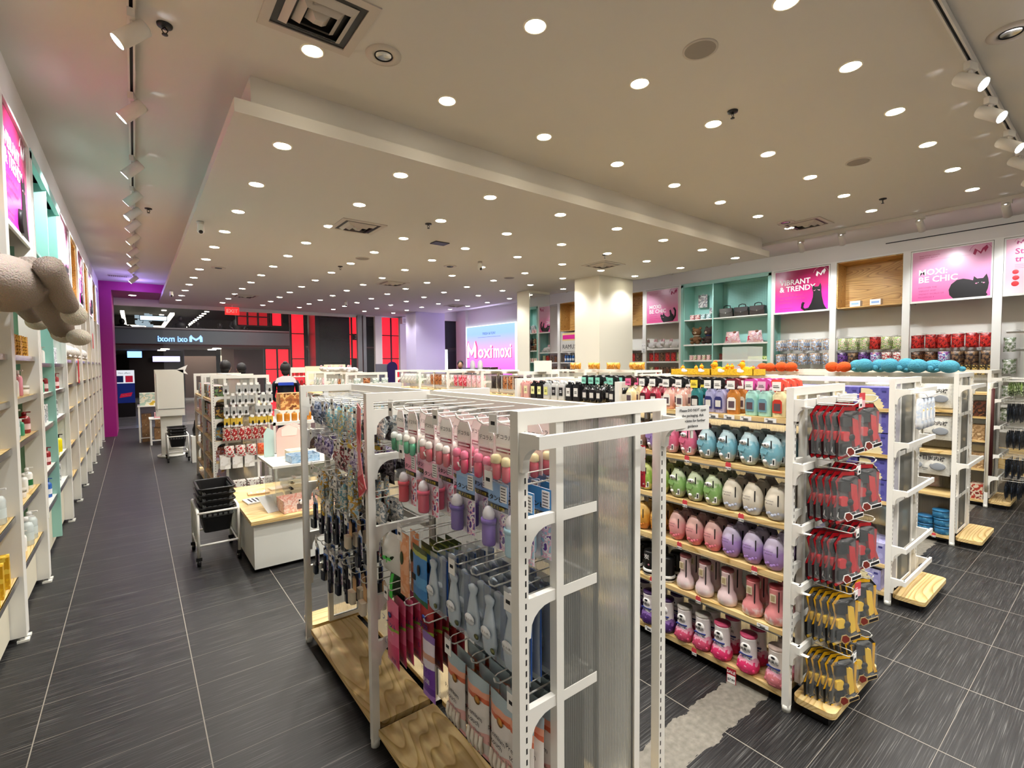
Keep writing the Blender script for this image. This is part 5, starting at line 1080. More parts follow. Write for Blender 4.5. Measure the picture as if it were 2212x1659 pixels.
def orange(i, y, x=5.5): put('pl_or', mk_roundplush('orange', '#e4571c'), f'orange round plush toy on the rack top, {ORD[i]} from the blue ones', 'plush toy', (x, y, 1.437), rz=random.uniform(-2,2), group='orange plush toys', scale=.95+random.uniform(-.05,.1))
for i, y in enumerate((1.78, 1.9, 2.27, 2.39, 2.49, 2.59)): orange(i, y, 5.52+.05*(i % 2))
for i, y in enumerate((.99, 1.11, 1.2, 1.3, 1.4, 1.5, 1.6, 1.68)): put('pl_bl', mk_roundplush('blue', '#4a9ab4', fin=True), f'blue whale-like plush toy on the rack top, {ORD[i]} from its near end', 'plush toy', (5.47+.09*(i % 2), y, 1.437), rz=LFT+random.uniform(-.4,.4), group='blue plush toys', scale=(1.15, 1.1, 1.1+.25*random.random()))
# ducks in a yellow tray on the gift box rack
def tray(x, y0, y1, lab, colr, spots):
    t = thing('display_tray', lab, 'tray', (x, y0, 1.436)); b = MB(); m = pmat('tray_'+colr[1:], [colr, colr, '#c9a018', colr], 60, .5)
    b.box(0,.004,0,y1-y0,0,.05,m); b.box(.2,.204,0,y1-y0,0,.05,m); b.box(0,.2,0,.004,0,.05,m); b.box(0,.2,y1-y0-.004,y1-y0,0,.05,m); b.box(0,.2,0,y1-y0,0,.003,m); b.build('box', t)
    b = MB()
    for s in spots: b.ball((-.001,s,.035),(.002,.03,.012),WINK); b.ball((-.001,s+.01,.045),(.002,.018,.01),WINK)
    b.build('cloud_print', t)
tray(3.78, 1.83, 2.18, 'yellow display tray of plush ducks, nearer one', '#e8b82a', (.1, .26)); tray(3.78, 2.185, 2.56, 'yellow display tray of plush ducks, further one', '#e8b82a', (.08, .24))
for i, (y, s, dz) in enumerate(((1.87,.6,0),(1.95,.95,.0),(2.03,.75,0),(2.1,.75,.0),(2.15,.95,.0),(2.22,.9,.0),(2.3,.75,0),(2.4,.65,0),(2.47,.65,0),(2.53,.65,0))):
    put('duck', mk_duck, f'yellow and orange plush duck in the trays, {ORD[i]} from near end', 'plush toy', (3.85+.06*(i % 2), y, 1.44+dz), rz=LFT+random.uniform(-1,1), group='plush ducks', scale=s)
# spine display of the last rack: dark hanging goods on bars
def mk_dark(key, cols, w_=.06, h=.17): return mk_bag(key, cols, w_, h, .02, name='dark_hanging_pack')
for r_, (z, k) in enumerate(((1.34,'g'),(1.12,'d'),(.845,'d'),(.545,'d'),(.315,'d'))):
    for c_, x in enumerate((.1, .22, .34, .46)):
        hook(RE, x, -.085, z-.02, .17, direction='y-', tagc=False)
        for q in range(3):
            put('dk_'+k, mk_dark('leaf' if k == 'g' else 'dark', ['#5d7a3a','#c9d6b0','#2c3a1c','#8fae5a'] if k == 'g' else ['#0f1216','#1c2430','#0d0d10','#39414e'], .08 if k == 'g' else .05, .14 if k == 'g' else .19), f'{"green printed" if k == "g" else "black"} hanging pack, {ORD[r_]} bar of the last rack, {ORD[c_]} hook, {ORD[q]} deep', 'hanging pack', (6.98+x, .93-.12-.045*q, z-.03), rz=random.uniform(-.3,.3), group=f'packs on the last rack, {ORD[r_]} bar')
for i, (z, c) in enumerate(((1.0,'brown'),(.75,'tan'),(.45,'tan'),(.1,'red'))):
    for j, y in enumerate((1.02, 1.2, 1.4)):
        put('ebox'+c, mk_box('eb'+c, .1, .14, .16, {'brown':['#5a3020','#2a1810','#7a4a2c'],'tan':['#a98a64','#8a6c48','#c9ae86'],'red':['#a83a2c','#d8c8b0','#7a2018']}[c], 25, name='brown_carton'), f'{c} carton inside the last rack, {ORD[i]} shelf down, {ORD[j]} along', 'carton', (7.08, y, [.951,.701,.401,.073][i]), rz=LFT, group='cartons in the last rack')
b = MB(); b.tube([(0,0,0),(.01,0,-.3),(-.01,0,-.6),(-.02,0,-.9),(.0,0,-.98)],.012,mat('strap_cream','#cfc9b8',.6)); tag(b.build('hanging_strap', loc=(6.02,.812,1.338)), 'long cream strap hanging from the wire arm between racks', 'strap')
b = MB(); b.tube([(0,0,0),(.0,0,-.3),(.005,0,-.8)],.02,mat('strap_brown','#4a1c1a',.6)); tag(b.build('hanging_strap', loc=(6.14,.812,1.288)), 'dark red strap hanging beside the cream one', 'strap')
b = MB(); b.tube([(0,0,0),(-.04,.0,.0),(-.55,0,0)],.003,WHT); b.tube([(0,0,-.05),(-.5,0,-.05)],.003,WHT); tag(b.build('wire_arm', loc=(6.5,.81,1.335)), 'white wire arm between the last two racks', 'hook')
for i, z in enumerate((.55, .42, .28, .12)):
    put('kraft', mk_box('kraft', .1, .12, .12, ['#a98a5c','#8a6c3c','#5a2c1c','#c4a878'], 22, name='kraft_carton'), f'kraft carton behind the ribbed panel of the plush rack, {ORD[i]} down', 'carton', (5.78, 1.02, z), rz=.0, group='kraft cartons')
# ------------------------------------------------------------ bottle wall (x = -.53, fronts face +X)
RGT = PI/2; XL = -.53
def poster_art(kind):
    pass
def poster(label, loc, rz, w_, h, kind):
    """framed print: gradient backing, lettering, black cat silhouette; local X runs along the print, front faces -Y"""
    t = thing('poster', label, 'poster', loc, rz)
    dark = kind == 'vibrant'
    m = pmat('poster_'+kind, {'vibrant': ['#f23fc6','#e22a9a','#b81c62','#a01c50'], 'chic': ['#f06fae','#ee8cc0','#e6a4c8','#dca0bc'], 'chic2': ['#e85c98','#e87fb0','#dda0bc','#d9a2b8'], 'stay': ['#f6dfe6','#f3c3d2','#eeb6cc','#f0c0d4'], 'lilac': ['#d8c8f8','#e8e0ff','#c8b8f0','#d0c4f4']}[kind], 2, .25, 'ease', [0,.35,.7,1], (0, h), .05)
    b = MB(); b.box(-w_/2, w_/2, -.004, .004, 0, h, m); b.build('print', t)
    b = MB(); f = .018
    b.box(-w_/2-f, w_/2+f, -.008, .008, -f*1.6, 0, WHT); b.box(-w_/2-f, w_/2+f, -.008, .008, h, h+f, WHT); b.box(-w_/2-f, -w_/2, -.008, .008, 0, h, WHT); b.box(w_/2, w_/2+f, -.008, .008, 0, h, WHT); b.build('frame', t)
    b = MB(); y = -.0052; rose = mat('rose_ink', '#c0407c', .5); dp = mat('deep_rose', '#a01c50', .5)
    def mlogo(x, z, s, mt):
        b.prism([(x+a*s, z+c*s) for a, c in [(-.5,-.1),(-.38,.35),(-.12,.12),(0,.0),(.12,.3),(.4,.55),(.5,.3),(.3,-.1),(.22,.18),(.02,-.2),(-.22,.12),(-.34,-.25)]], y-.0006, y, mt, 'y')
        b.tube([(x+.75*s*math.cos(a_), y, z+.05*s+.72*s*math.sin(a_)) for a_ in [PI*(.1+.12*q) for q in range(8)]], .0016, mt, n=4)
    if kind == 'vibrant':
        b.text('VIBRANT', .125, WINK, (-w_*.41, y, h*.66), align='LEFT', bold=True, sx=.95); b.text('& TRENDY', .125, WINK, (-w_*.41, y, h*.5), align='LEFT', bold=True, sx=.95)
        for i, s_ in enumerate(('DISCOVER THE VIBRANT', 'AND TRENDY WORLD OF', 'MOXIMOXI 4')): b.text(s_, .034, rose, (-w_*.41, y, h*(.38-.085*i)), align='LEFT')
        b.text('MAKE STYLISH CHOICES', .02, dp, (-w_*.41, y, h*.08), align='LEFT'); b.text('WANT CHIC BEAUTY', .02, dp, (-w_*.41, y, h*.03), align='LEFT'); mlogo(w_*.36, h*.84, .15, WINK)
    elif kind in ('chic', 'chic2'):
        b.text('MOXI:', .115, WINK, (-w_*.41, y, h*(.52 if kind == 'chic' else .44)), align='LEFT', bold=True); b.text('BE CHIC', .115, WINK, (-w_*.41, y, h*(.37 if kind == 'chic' else .3)), align='LEFT', bold=True)
        for i, s_ in enumerate(('DISCOVER THE', 'VIBRANT AND', 'TRENDY WORLD OF', 'MOXIMOXI 4')): b.text(s_, .03, rose, (-w_*.41, y, h*(.25-.065*i)), align='LEFT')
        b.text('MAKE STYLISH CHOICES', .021, dp, (-w_*.41, y, h*.9), align='LEFT'); b.text('WANT CHIC BEAUTY', .021, dp, (-w_*.41, y, h*.86), align='LEFT'); b.box(-w_*.41, w_*.25, y, y+.0006, h*.815, h*.818, rose); mlogo(w_*.37, h*.85, .15, dp)
    elif kind == 'stay':
        b.text('Stay', .1, rose, (-w_*.4, y, h*.72), align='LEFT', bold=True); b.text('trendy', .1, rose, (-w_*.4, y, h*.58), align='LEFT', bold=True); mlogo(-w_*.34, h*.92, .08, rose)
        for i in range(3): b.box(-w_*.4, -w_*.15, y, y+.0006, h*(.52-.03*i), h*(.524-.03*i), rose)
        st = mat('strawberry', '#d8343c', .4)
        for (x, z, r_) in ((-.39,.33,.03),(-.385,.24,.032),(-.39,.15,.036),(-.12,.12,.04),(-.14,.04,.036),(.0,.2,.034)): b.ball((w_*x*1., y, h*z*1.2), (r_, .002, r_*.95), st)
        b.prism([(-w_*.25,h*.2),(-w_*.05,h*.3),(w_*.1,h*.2),(-w_*.08,h*.1)], y-.0004, y, mat('cube_pink','#f2a8c4',.5), 'y')
    b.build('lettering', t)
    if kind in ('vibrant', 'chic', 'chic2'):
        b = MB(); ck = mat('silhouette_black', '#121014', .5); yy = y-.0014
        if kind == 'vibrant': P = [(.12,.0),(.16,.07),(.2,.14),(.23,.24),(.235,.33),(.215,.4),(.225,.46),(.27,.43),(.33,.43),(.365,.49),(.385,.42),(.385,.33),(.4,.22),(.43,.1),(.46,.04),(.49,.0)]; T_ = [(.16,.03),(.08,.02),(.03,.06),(.04,.13),(.06,.16)]; ex = (.3,.36)
        elif kind == 'chic': P = [(.05,.0),(.0,.06),(-.01,.14),(.02,.22),(.09,.28),(.17,.29),(.24,.27),(.29,.25),(.3,.31),(.34,.27),(.41,.27),(.45,.33),(.47,.26),(.48,.19),(.47,.11),(.45,.05),(.47,.02),(.45,.0)]; T_ = None; ex = (.375,.2)
        else: P = [(.0,.05),(-.05,.14),(-.04,.2),(.02,.17),(.06,.24),(.08,.18),(.13,.14),(.2,.12),(.26,.15),(.24,.27),(.28,.29),(.32,.19),(.36,.17),(.39,.1),(.36,.02),(.05,.0)]; T_ = [(.36,.06),(.42,.14),(.43,.25),(.38,.32)]; ex = (-.0,.12)
        k = w_ * .98 if kind != 'chic' else w_; kz = h*1.28
        b.prism([(a*k, c*kz) for a, c in P], yy, y-.0006, ck, 'y')
        if T_: b.tube([(a*k, yy+.0004, c*kz) for a, c in T_], [.02]*len(T_), ck, n=6) 
        pkk = mat('cheek_pink', '#f08ab0', .5)
        for s_ in (-1, 1): b.ball(((ex[0]+.045*s_)*k, yy-.0006, ex[1]*kz), (.011,.001,.007), pkk); b.ball(((ex[0]+.022*s_)*k, yy-.0006, (ex[1]+.008)*kz), (.004,.001,.004), WINK)
        b.build('cat_silhouette', t)
    return t
def wall_unit(label, side, y0, y1, back, upper=None, shelves=(), wood=True, lowfront=False, divider=None, xf=None, top=3.06, depth=.38, arms=True, upz=2.38, shelfmat=None, name='shelving_unit', low=.0, carcass=WHT):
    """one bay of wall shelving; side 'L' opens towards +X, 'R' towards -X"""
    s = 1 if side == 'L' else -1; xb = (-.93 if side == 'L' else 9.395); X = lambda a: xb + s*a     # a: distance out from the wall
    t = thing(name, label, 'shelving', (xb, (y0+y1)/2, 0)); W = y1-y0
    def bx(b, a0, a1, ya, yb, z0, z1, m): b.box(*sorted((s*a0, s*a1)), ya, yb, z0, z1, m)
    b = MB(); bx(b, 0, .012, -W/2, W/2, low, top, back); b.build('back_board', t)
    for yy in (-W/2, W/2-.045):
        b = MB(); bx(b, depth-(.075 if side == 'L' else .02), depth+.02, yy, yy+.045, .03, top, carcass); bx(b, .012, depth-.02, yy+.012, yy+.03, upz, top, carcass if upper != 'mint' else MINT)
        bx(b, depth-.02, depth+.03, yy-.004, yy+.05, .0, .012, WHT2); bx(b, depth-.01, depth+.01, yy+.012, yy+.034, .012, .03, CHR); b.build('upright', t)
    b = MB(); bx(b, 0, depth+.02, -W/2, W/2, top, top+.02, carcass if upper != 'mint' else MINT); b.build('top_board', t)
    if upper == 'wood':
        b = MB(); bx(b, .012, .03, -W/2+.045, W/2-.045, upz, top, WOODC); bx(b, .012, depth, -W/2+.045, -W/2+.06, upz, top, WOODC); bx(b, .012, depth, W/2-.06, W/2-.045, upz, top, WOODC); bx(b, .012, depth, -W/2+.045, W/2-.045, top-.015, top, WOODC); bx(b, .012, depth, -W/2+.045, W/2-.045, upz, upz+.018, WOODC); b.build('wood_cubby', t)
    if upper == 'mint':
        b = MB(); bx(b, .012, depth, -W/2+.045, -W/2+.07, low+.45 if side == 'R' else upz-.5, top, MINT); bx(b, .012, depth, W/2-.07, W/2-.045, low+.45 if side == 'R' else upz-.5, top, MINT)
        bx(b, depth-.01, depth+.024, -W/2, -W/2+.05, .45, top, MINT if side == 'R' else WHT); bx(b, depth-.01, depth+.024, W/2-.05, W/2, .45, top, MINT if side == 'R' else WHT); bx(b, depth-.01, depth+.024, -W/2, W/2, top-.05, top+.02, MINT); bx(b, .012, depth+.01, -W/2+.07, W/2-.07, upz, upz+.02, WHT if side == 'R' else MINT); b.build('mint_frame', t)
    if side == 'L' and y0 > 4.7:
        b = MB(); pm_ = MINT if upper == 'mint' else WHT2
        for yy in (-W/2+.012, W/2-.03): bx(b, .012, depth-.02, yy, yy+.018, .08, upz, pm_)
        b.build('side_panel', t)
    if divider is not None:
        b = MB(); d = divider; bx(b, .012, depth+.015, d-.012, d+.012, low+.1, top, MINT); b.build('divider', t)
    for z in shelves:
        b = MB(); bx(b, .012, depth, -W/2+.047, W/2-.047, z-.018, z, shelfmat or (WOOD_Y if wood else WHT2)); bx(b, depth-.004, depth+.002, -W/2+.047, W/2-.047, z-.032, z, CHR if side == 'L' else WHT); b.build('shelf', t)
        if arms:
            for yy in (-W/2+.048, W/2-.054):
                b = MB()
                q = [(s*(.012+a), z-.018+c) for a, c in [(0,0),(depth-.03,0),(depth-.03,-.02),(.2,-.05),(.06,-.09),(.0,-.13)]]
                b.prism(q if s > 0 else q[::-1], yy, yy+.005, WHT, 'y')
                b.build('bracket', t)
    if lowfront:
        b = MB(); zt = lowfront
        q = [(-W/2+.05, .04), (W/2-.05, .04), (W/2-.05, zt), (W*.12, zt), (W*.08, zt-.05), (-W*.08, zt-.05), (-W*.12, zt), (-W/2+.05, zt)] if side == 'L' else [(-W/2+.05,.02),(W/2-.05,.02),(W/2-.05,zt),(-W/2+.05,zt)]
        xa = sorted((s*(depth-.06), s*(depth-.045))); b.prism(q, xa[0], xa[1], WOOD_Y if side == 'R' else mat('bin_front','#d9d3bf',.5), 'x'); b.build('bin_front', t)
    return t
ZL = (1.62, 1.36, 1.10, .72, .376)
LB = [(1.95, 2.9), (2.9, 3.85), (3.85, 4.8), (4.8, 6.53), (6.53, 7.45), (7.45, 8.36), (8.36, 9.28), (9.28, 10.17), (10.17, 11.1), (11.1, 12.0), (12.0, 13.0)]
WB = mat('white_back','#dedcd4',.6)
wall_unit('bottle wall bay closest to the standpoint, wood topped', 'L', *LB[0], WB, 'wood', ZL, lowfront=.33)
wall_unit('bottle wall bay with a wood cubby above the grey plush toy', 'L', *LB[1], WB, 'wood', ZL, lowfront=.33)
wall_unit('bottle wall bay with mint backing under the magenta poster', 'L', *LB[2], MINTB, None, ZL, lowfront=.33)
wall_unit('double-width mint framed bay of the bottle wall', 'L', *LB[3], MINTB, 'mint', (1.577, 1.34, 1.09, .74, .47), lowfront=.45, divider=-.04, wood=False)
lk = [None, 'wood', None, 'wood', None, 'wood', None]
ln = ['pink poster', 'first wood cubby past the mint bay', 'second magenta poster', 'second wood cubby past the mint bay', 'further pink poster', 'third wood cubby past the mint bay', 'lilac poster by the portal']
for i in range(7): wall_unit(f'brightly lit bottle wall bay under the {ln[i]}', 'L', *LB[4+i], WB, lk[i], ZL, lowfront=.33)
PL = lambda i, kind, lab, z=2.4, h=.66: poster(lab, (XL-.02, (LB[i][0]+LB[i][1])/2, z), RGT, LB[i][1]-LB[i][0]-.135, h, kind)
PL(2, 'vibrant', 'magenta cat poster reading VIBRANT & TRENDY over the bottle wall'); PL(4, 'chic', 'pale pink cat poster just past the mint bay of the bottle wall')
PL(6, 'vibrant', 'magenta poster deep along the bottle wall'); PL(8, 'chic2', 'small-looking pink poster deep along the bottle wall'); PL(10, 'lilac', 'lilac glowing poster at the end of the bottle wall')
b = MB(); b.box(0, .006, -.4, .4, 0, .4, mat('black_acrylic','#0c0e0e',.1)); tag(b.build('glossy_board', loc=(-.85, 4.3, 1.95)), 'black glossy panel under the magenta poster of the bottle wall', 'panel')

def mk_pump(key, c, capc, r_=.026, h=.12, clear=False, labc=None):
    def f():
        o = root('cosmetic_bottle'); m = mat('cos_'+key, '#'+c, .2, spec=.8, alpha=.6 if clear else 1.)
        b = MB(); b.lathe([(r_*.9,0),(r_,.005),(r_,h*.75),(r_*.8,h*.86),(r_*.35,h*.9),(r_*.35,h*.94)], m, n=14); b.build('bottle', o)
        b = MB(); cm = mat('coscap_'+capc, '#'+capc, .35); b.lathe([(r_*.42,0),(r_*.42,h*.16),(r_*.3,h*.18)], cm, c=(0,0,h*.92), n=12); b.box(-.005,.005,-r_*1.1,.005,h*1.07,h*1.12,cm); b.build('cap', o)
        if labc: b = MB(); b.lathe([(r_*1.02,h*.2),(r_*1.02,h*.5)], mat('coslab_'+labc,'#'+labc,.5), n=14, cap=False); b.build('label', o)
        return o
    return f
def mk_jar(key, c, capc):
    def f():
        o = root('cream_jar'); b = MB(); b.lathe([(.03,0),(.033,.005),(.033,.035),(.03,.04)], mat('jar_'+key,'#'+c,.25), n=16); b.build('jar', o); b = MB(); b.lathe([(.034,0),(.034,.02),(.03,.022)], mat('jarcap_'+capc,'#'+capc,.3), c=(0,0,.04), n=16); b.build('lid', o); return o
    return f
KINDS = {'amber': ('amber cosmetic bottle', 'bottle', mk_pump('amber','7a3a10','1a1210',.026,.15,labc='c8803a')), 'clear': ('clear pump bottle', 'bottle', mk_pump('clear','dfeaea','f4f4f2',.04,.17,True,'c9d4d2')), 'green': ('white bottle with green band', 'bottle', mk_pump('wgreen','e9ebe6','f4f4f2',.028,.13,labc='1f6a3a')),
  'blue': ('blue capped bottle', 'bottle', mk_pump('blue','2a62b8','1c4a9a',.028,.14,labc='e6eaf0')), 'red': ('dark red bottle', 'bottle', mk_pump('red','8c1a22','7a141c',.03,.13,labc='e8c8c8')), 'pink': ('pink bottle', 'bottle', mk_pump('pinkc','d88a98','f0e6e6',.022,.15)), 'white': ('plain white bottle', 'bottle', mk_pump('white','ecebe6','dcdad4',.024,.12)),
  'jar': ('white cream jar', 'jar', mk_jar('w','e4ddd2','c4bfb4')), 'gold': ('gold carton row', 'carton', mk_box('gold',.03,.06,.13,['#b8802c','#e0b050','#8a5a1c','#d8a040'],40,name='gold_carton')), 'black': ('black bottle', 'bottle', mk_pump('blackc','121216','0c0c0e',.026,.13)), 'yellow': ('yellow carton', 'carton', mk_box('yel',.07,.08,.17,['#d8b020','#c89a18','#e8cc50'],20,name='yellow_carton')),
  'kraftw': ('cream carton', 'carton', mk_box('creamc',.09,.08,.16,['#d8cab4','#c8b494','#e4dac8'],18,name='cream_carton')), 'mint': ('small green bottle', 'bottle', mk_pump('mintb','3f9a78','e8eeea',.02,.1)), 'silver': ('silver foil pouch', 'pouch', mk_box('silv',.08,.03,.15,['#c8ccd0','#8a9096','#eceef0'],40,name='foil_box')), 'dbox': ('dark carton', 'carton', mk_box('darkc',.1,.08,.2,['#1c1416','#3a1c24','#0e0c0e'],12,name='dark_carton')), 'yplush': ('yellow hair brush', 'brush', mk_pump('ybr','e8d810','0e0e10',.035,.15))}
def lput(kind, y, z, a, where):
    d, cat, mk = KINDS[kind]; put('L_'+kind, mk, f'{d}, {where}', cat, (-.9+a, y, z+.001), rz=RGT+random.uniform(-.2,.2), group=None)
plan = [  # bay, shelf index, [kinds along +Y]
 (1, 0, ['gold','gold','white','pink','jar']), (1, 1, ['silver','silver','white','clear','white']), (1, 2, ['amber','amber','clear','white','green']), (1, 3, ['dbox','dbox','silver','black','clear']), (1, 4, ['kraftw','kraftw','yellow','yellow','yellow']),
 (2, 0, ['white','jar','gold','gold','gold','gold','gold']), (2, 1, ['white','pink','white','pink','jar']), (2, 2, ['amber','clear','mint','mint','red']), (2, 3, ['dbox','silver','jar','white','green']), (2, 4, ['yellow','blue','white','clear','clear']),
 (0, 0, ['white','jar','white']), (0, 1, ['silver','white','clear']), (0, 2, ['amber','white','pink']), (0, 3, ['dbox','black','dbox']), (0, 4, ['kraftw','kraftw','yellow']),
 (3, 0, ['blue','blue','white','blue','blue','silver']), (3, 1, ['green','mint','mint','red','red','pink','red']), (3, 2, ['mint','mint','silver','white','silver','silver']), (3, 3, ['pink','pink','red','yplush','yplush','yplush']), (3, 4, ['black','black','blue','silver','white','silver'])]
LN = ['top', 'second', 'third', 'fourth', 'lowest']; BN = {0: 'closest bay', 1: 'second bay', 2: 'mint backed bay', 3: 'wide mint bay'}
for (bay, si, ks) in plan:
    y0, y1 = LB[bay]; zz = (ZL if bay != 3 else (1.577, 1.34, 1.09, .74, .47))[si]; n = len(ks)
    for i, k in enumerate(ks):
        y = y0 + .11 + (y1-y0-.2)*(i+.3)/n
        for d in range(2):
            lput(k, y, zz, .3-.1*d, f'{BN[bay]} of bottle wall, {LN[si]} shelf, {ORD[i]} along' + (', rear' if d else ''))
for bay in range(4, 11):
    y0, y1 = LB[bay]
    for si, zz in enumerate(ZL):
        if si == 0 and bay < 8: continue
        for i in range(4):
            k = random.choice(['white','pink','jar','clear','silver','black','green','amber','red'])
            lput(k, y0+.14+(y1-y0-.25)*i/3.4, zz, .27, f'{ORD[bay-4]} lit bay past mint bay, {LN[si]} shelf, {ORD[i]}')
# plush toys on the wall
def mk_bigplush():
    o = root('long_legged_plush'); g = fur('taupe','#a39488'); w_ = fur('cream','#d9d2c2')
    b = MB(); b.ball((-.25,.1,.12),(.26,.16,.14),g,n=20,k=12)
    b.tube([(-.3,.0,.16),(0,-.02,.12),(.22,-.05,.0),(.36,-.06,-.06)],[.1,.085,.07,.055],g,n=14); b.tube([(-.25,.16,.2),(.05,.14,.2),(.33,.1,.08),(.46,.08,.03)],[.09,.08,.06,.05],g,n=14); b.tube([(-.4,-.08,.2),(-.2,-.1,.1),(-.08,-.12,.04)],[.06,.055,.05],g,n=12); b.build('body', o)
    b = MB(); b.ball((.42,-.06,-.08),(.11,.06,.055),w_); b.ball((.53,.07,.0),(.1,.06,.05),w_); b.ball((.24,-.14,-.11),(.12,.06,.05),w_); b.ball((-.02,-.14,.0),(.08,.06,.06),w_); b.build('paw', o)
    b = MB(); b.tube([(.5,-.02,.02),(.66,.0,.0),(.8,.0,-.04)],[.06,.05,.045],g,n=12); b.ball((.86,.0,-.05),(.07,.05,.05),w_); b.build('arm', o)
    return o
o = mk_bigplush(); o.location = (-.4, 3.72, 1.84); o.rotation_euler = (0, .02, RGT); tag(o, 'large taupe plush with cream paws sprawled over the bottle wall', 'plush toy')
def mk_bird():
    o = root('bird_plush'); b = MB(); b.ball((0,0,.1),(.07,.07,.09),fur('white','#e6e2da')); b.build('body', o); b = MB(); b.ball((0,0,.19),(.055,.055,.05),fur('duckorange','#e8782a')); b.ball((0,-.09,.14),(.02,.03,.012),fur('duckorange','#e8782a')); b.ball((.04,-.06,.01),(.03,.03,.02),fur('duckorange','#e8782a')); b.build('cap_and_feet', o); return o
put('bird', mk_bird, 'white and orange bird plush on the wide mint bay', 'plush toy', (-.56, 5.45, 1.93), rz=RGT)
b = MB(); b.box(-.004,.004,-.05,.05,-.13,.13,TAG)
for k in range(5): b.box(.004,.005,-.03,.03,-.1+.02*k,-.09+.02*k,INK)
b.text('B', .06, INK, (.0055,0,.04), ux=(0,1,0)); tag(b.build('shelf_sign', loc=(-.515, 5.66, 2.06)), 'white hanging sign beside the bird plush', 'sign')
b = MB(); b.prism([(-.07,-.14),(.07,-.14),(.06,.1),(-.02,.14),(-.05,.1)], -.002, .002, REDP, 'x'); b.text('SALE', .04, WINK, (.003,0,-.1), ux=(0,1,0), bold=True); tag(b.build('sale_banner', loc=(-.505, 7.42, 1.5)), 'red SALE flag hanging on the bottle wall past the mint bay', 'banner')
b = MB(); b.prism([(-.07,-.12),(.07,-.12),(.06,.1),(-.02,.12),(-.05,.1)], -.002, .002, REDP, 'x'); tag(b.build('sale_banner', loc=(-.505, 10.15, 1.95)), 'small red flag deeper along the bottle wall', 'banner')
put('L_white', None, 'small white bottle standing in the mint cubby', 'bottle', (-.65, 5.6, 2.402), rz=RGT); put('L_silver', None, 'silver box standing in the mint cubby', 'carton', (-.65, 5.85, 2.402), rz=RGT)
for i in range(5): put('bird2', mk_roundplush('whitepl', '#e6e0d8'), f'white round plush high on the lit bays, {ORD[i]} along', 'plush toy', (-.6, 6.8+.55*i, 1.64), rz=RGT, group='white plush on the lit bays', scale=1.5)

# ------------------------------------------------------------ snack wall (x = 9, fronts face -X)
XR = 9.0
RBY = [(-.75,.2), (.2, 1.17), (1.17, 2.13), (2.13, 3.08), (3.08, 4.05), (4.05, 5.86), (5.86, 6.78), (6.78, 7.7), (7.7, 8.62), (8.62, 9.55), (9.55, 10.5)]
lab_r = ['snack wall bay beyond the last rack, bin fronted', 'snack wall bay under the strawberry poster', 'snack wall bay under the lying cat poster', 'snack wall bay under the wood cubby with two white boxes', 'snack wall bay under the VIBRANT & TRENDY poster', 'double-width mint framed bay of the snack wall',
         'snack wall bay of white plush under the small cat poster', 'snack wall bay under the wood cubby beside the thick column', 'snack wall bay between the two columns, lower', 'snack wall bay between the two columns, brightest', 'last snack wall bay before the till']
upr = ['wood', None, None, 'wood', None, 'mint', None, 'wood', None, 'wood', None]
for i, (y0, y1) in enumerate(RBY):
    if i == 5: wall_unit(lab_r[i], 'R', y0, y1, MINTB, 'mint', (1.9, 1.58, 1.25, .9), wood=False, divider=.205, top=3.12, lowfront=.4, arms=False)
    else: wall_unit(lab_r[i], 'R', y0, y1, WB, upr[i], (1.3, .95, .62) if i < 6 else (1.84, 1.56, 1.25, .9), wood=False, top=3.12, lowfront=.38, shelfmat=WHT2, arms=False)
b = MB(); gr = mat('mint_grid', '#7ab4a8', .5)
for k in range(34): b.box(9.36, 9.363, 4.12+.031*k, 4.124+.031*k, 2.42, 3.08, gr)
for k in range(22): b.box(9.36, 9.363, 4.12, 5.12, 2.42+.03*k, 2.424+.03*k, gr)
tag(b.build('pegboard_mesh'), 'fine mint wire grid at the back of the handbag shelf', 'grid panel')
PR = lambda i, kind, lab: poster(lab, (XR+.0, (RBY[i][0]+RBY[i][1])/2, 2.395), LFT, RBY[i][1]-RBY[i][0]-.135, .7, kind)
PR(1, 'stay', 'pale strawberry poster reading Stay trendy on the snack wall'); PR(2, 'chic', 'pink poster with a lying black cat on the snack wall'); PR(4, 'vibrant', 'magenta poster with a sitting black cat on the snack wall')
PR(6, 'chic2', 'pink poster with an upside-down black cat by the thick column'); PR(8, 'chic2', 'pink cat poster between the two columns'); 
for i, y in enumerate((2.55, 2.82)):
    t = thing('white_box', f'small white box in the wood cubby, {"nearer the lying cat poster" if i == 0 else "nearer the magenta poster"}', 'box', (9.2, y, 2.4)); b = MB(); b.box(-.05,.05,-.07,.07,0,.1,TAG); b.build('box', t); b = MB(); b.box(-.051,-.05,-.05,.05,.04,.07,mat('hdr_8fb7e6','#8fb7e6')); b.build('print', t)
# snack pouches
SN = {'cereal': (['#dfe2e4','#d8dadd','#5a86b8','#c8b49a','#8a5a34','#d8c8a8'], 'blue and white cereal bag'), 'green': (['#c83a34','#e8e4d4','#5c8a2a','#e0d8b8','#8cb43a','#7a1c1c'], 'green and red sweet bag'), 'red': (['#a81c24','#d8342c','#7a1018','#e86a5a'], 'red jerky bag'),
      'purple': (['#4a2a6c','#7a4aa0','#20143a','#c8a8d8'], 'purple sweet bag'), 'black': (['#1c1618','#4a3a36','#8a6a4a','#141012'], 'black biscuit bag'), 'blue': (['#3a68b8','#d8e0ec','#8a4a9c','#e8a83a'], 'blue candy bag'), 'brown': (['#4a2a20','#8a5a3a','#2a1612','#c8a888'], 'brown chocolate bag'), 'white': (['#d8d4cc','#b82a34','#e8e4de','#8a8a8c'], 'white and red cracker bag'),
      'rice': (['#dfe0dc','#b8bcb4','#6a7a5a','#ecece8'], 'white seaweed packet')}
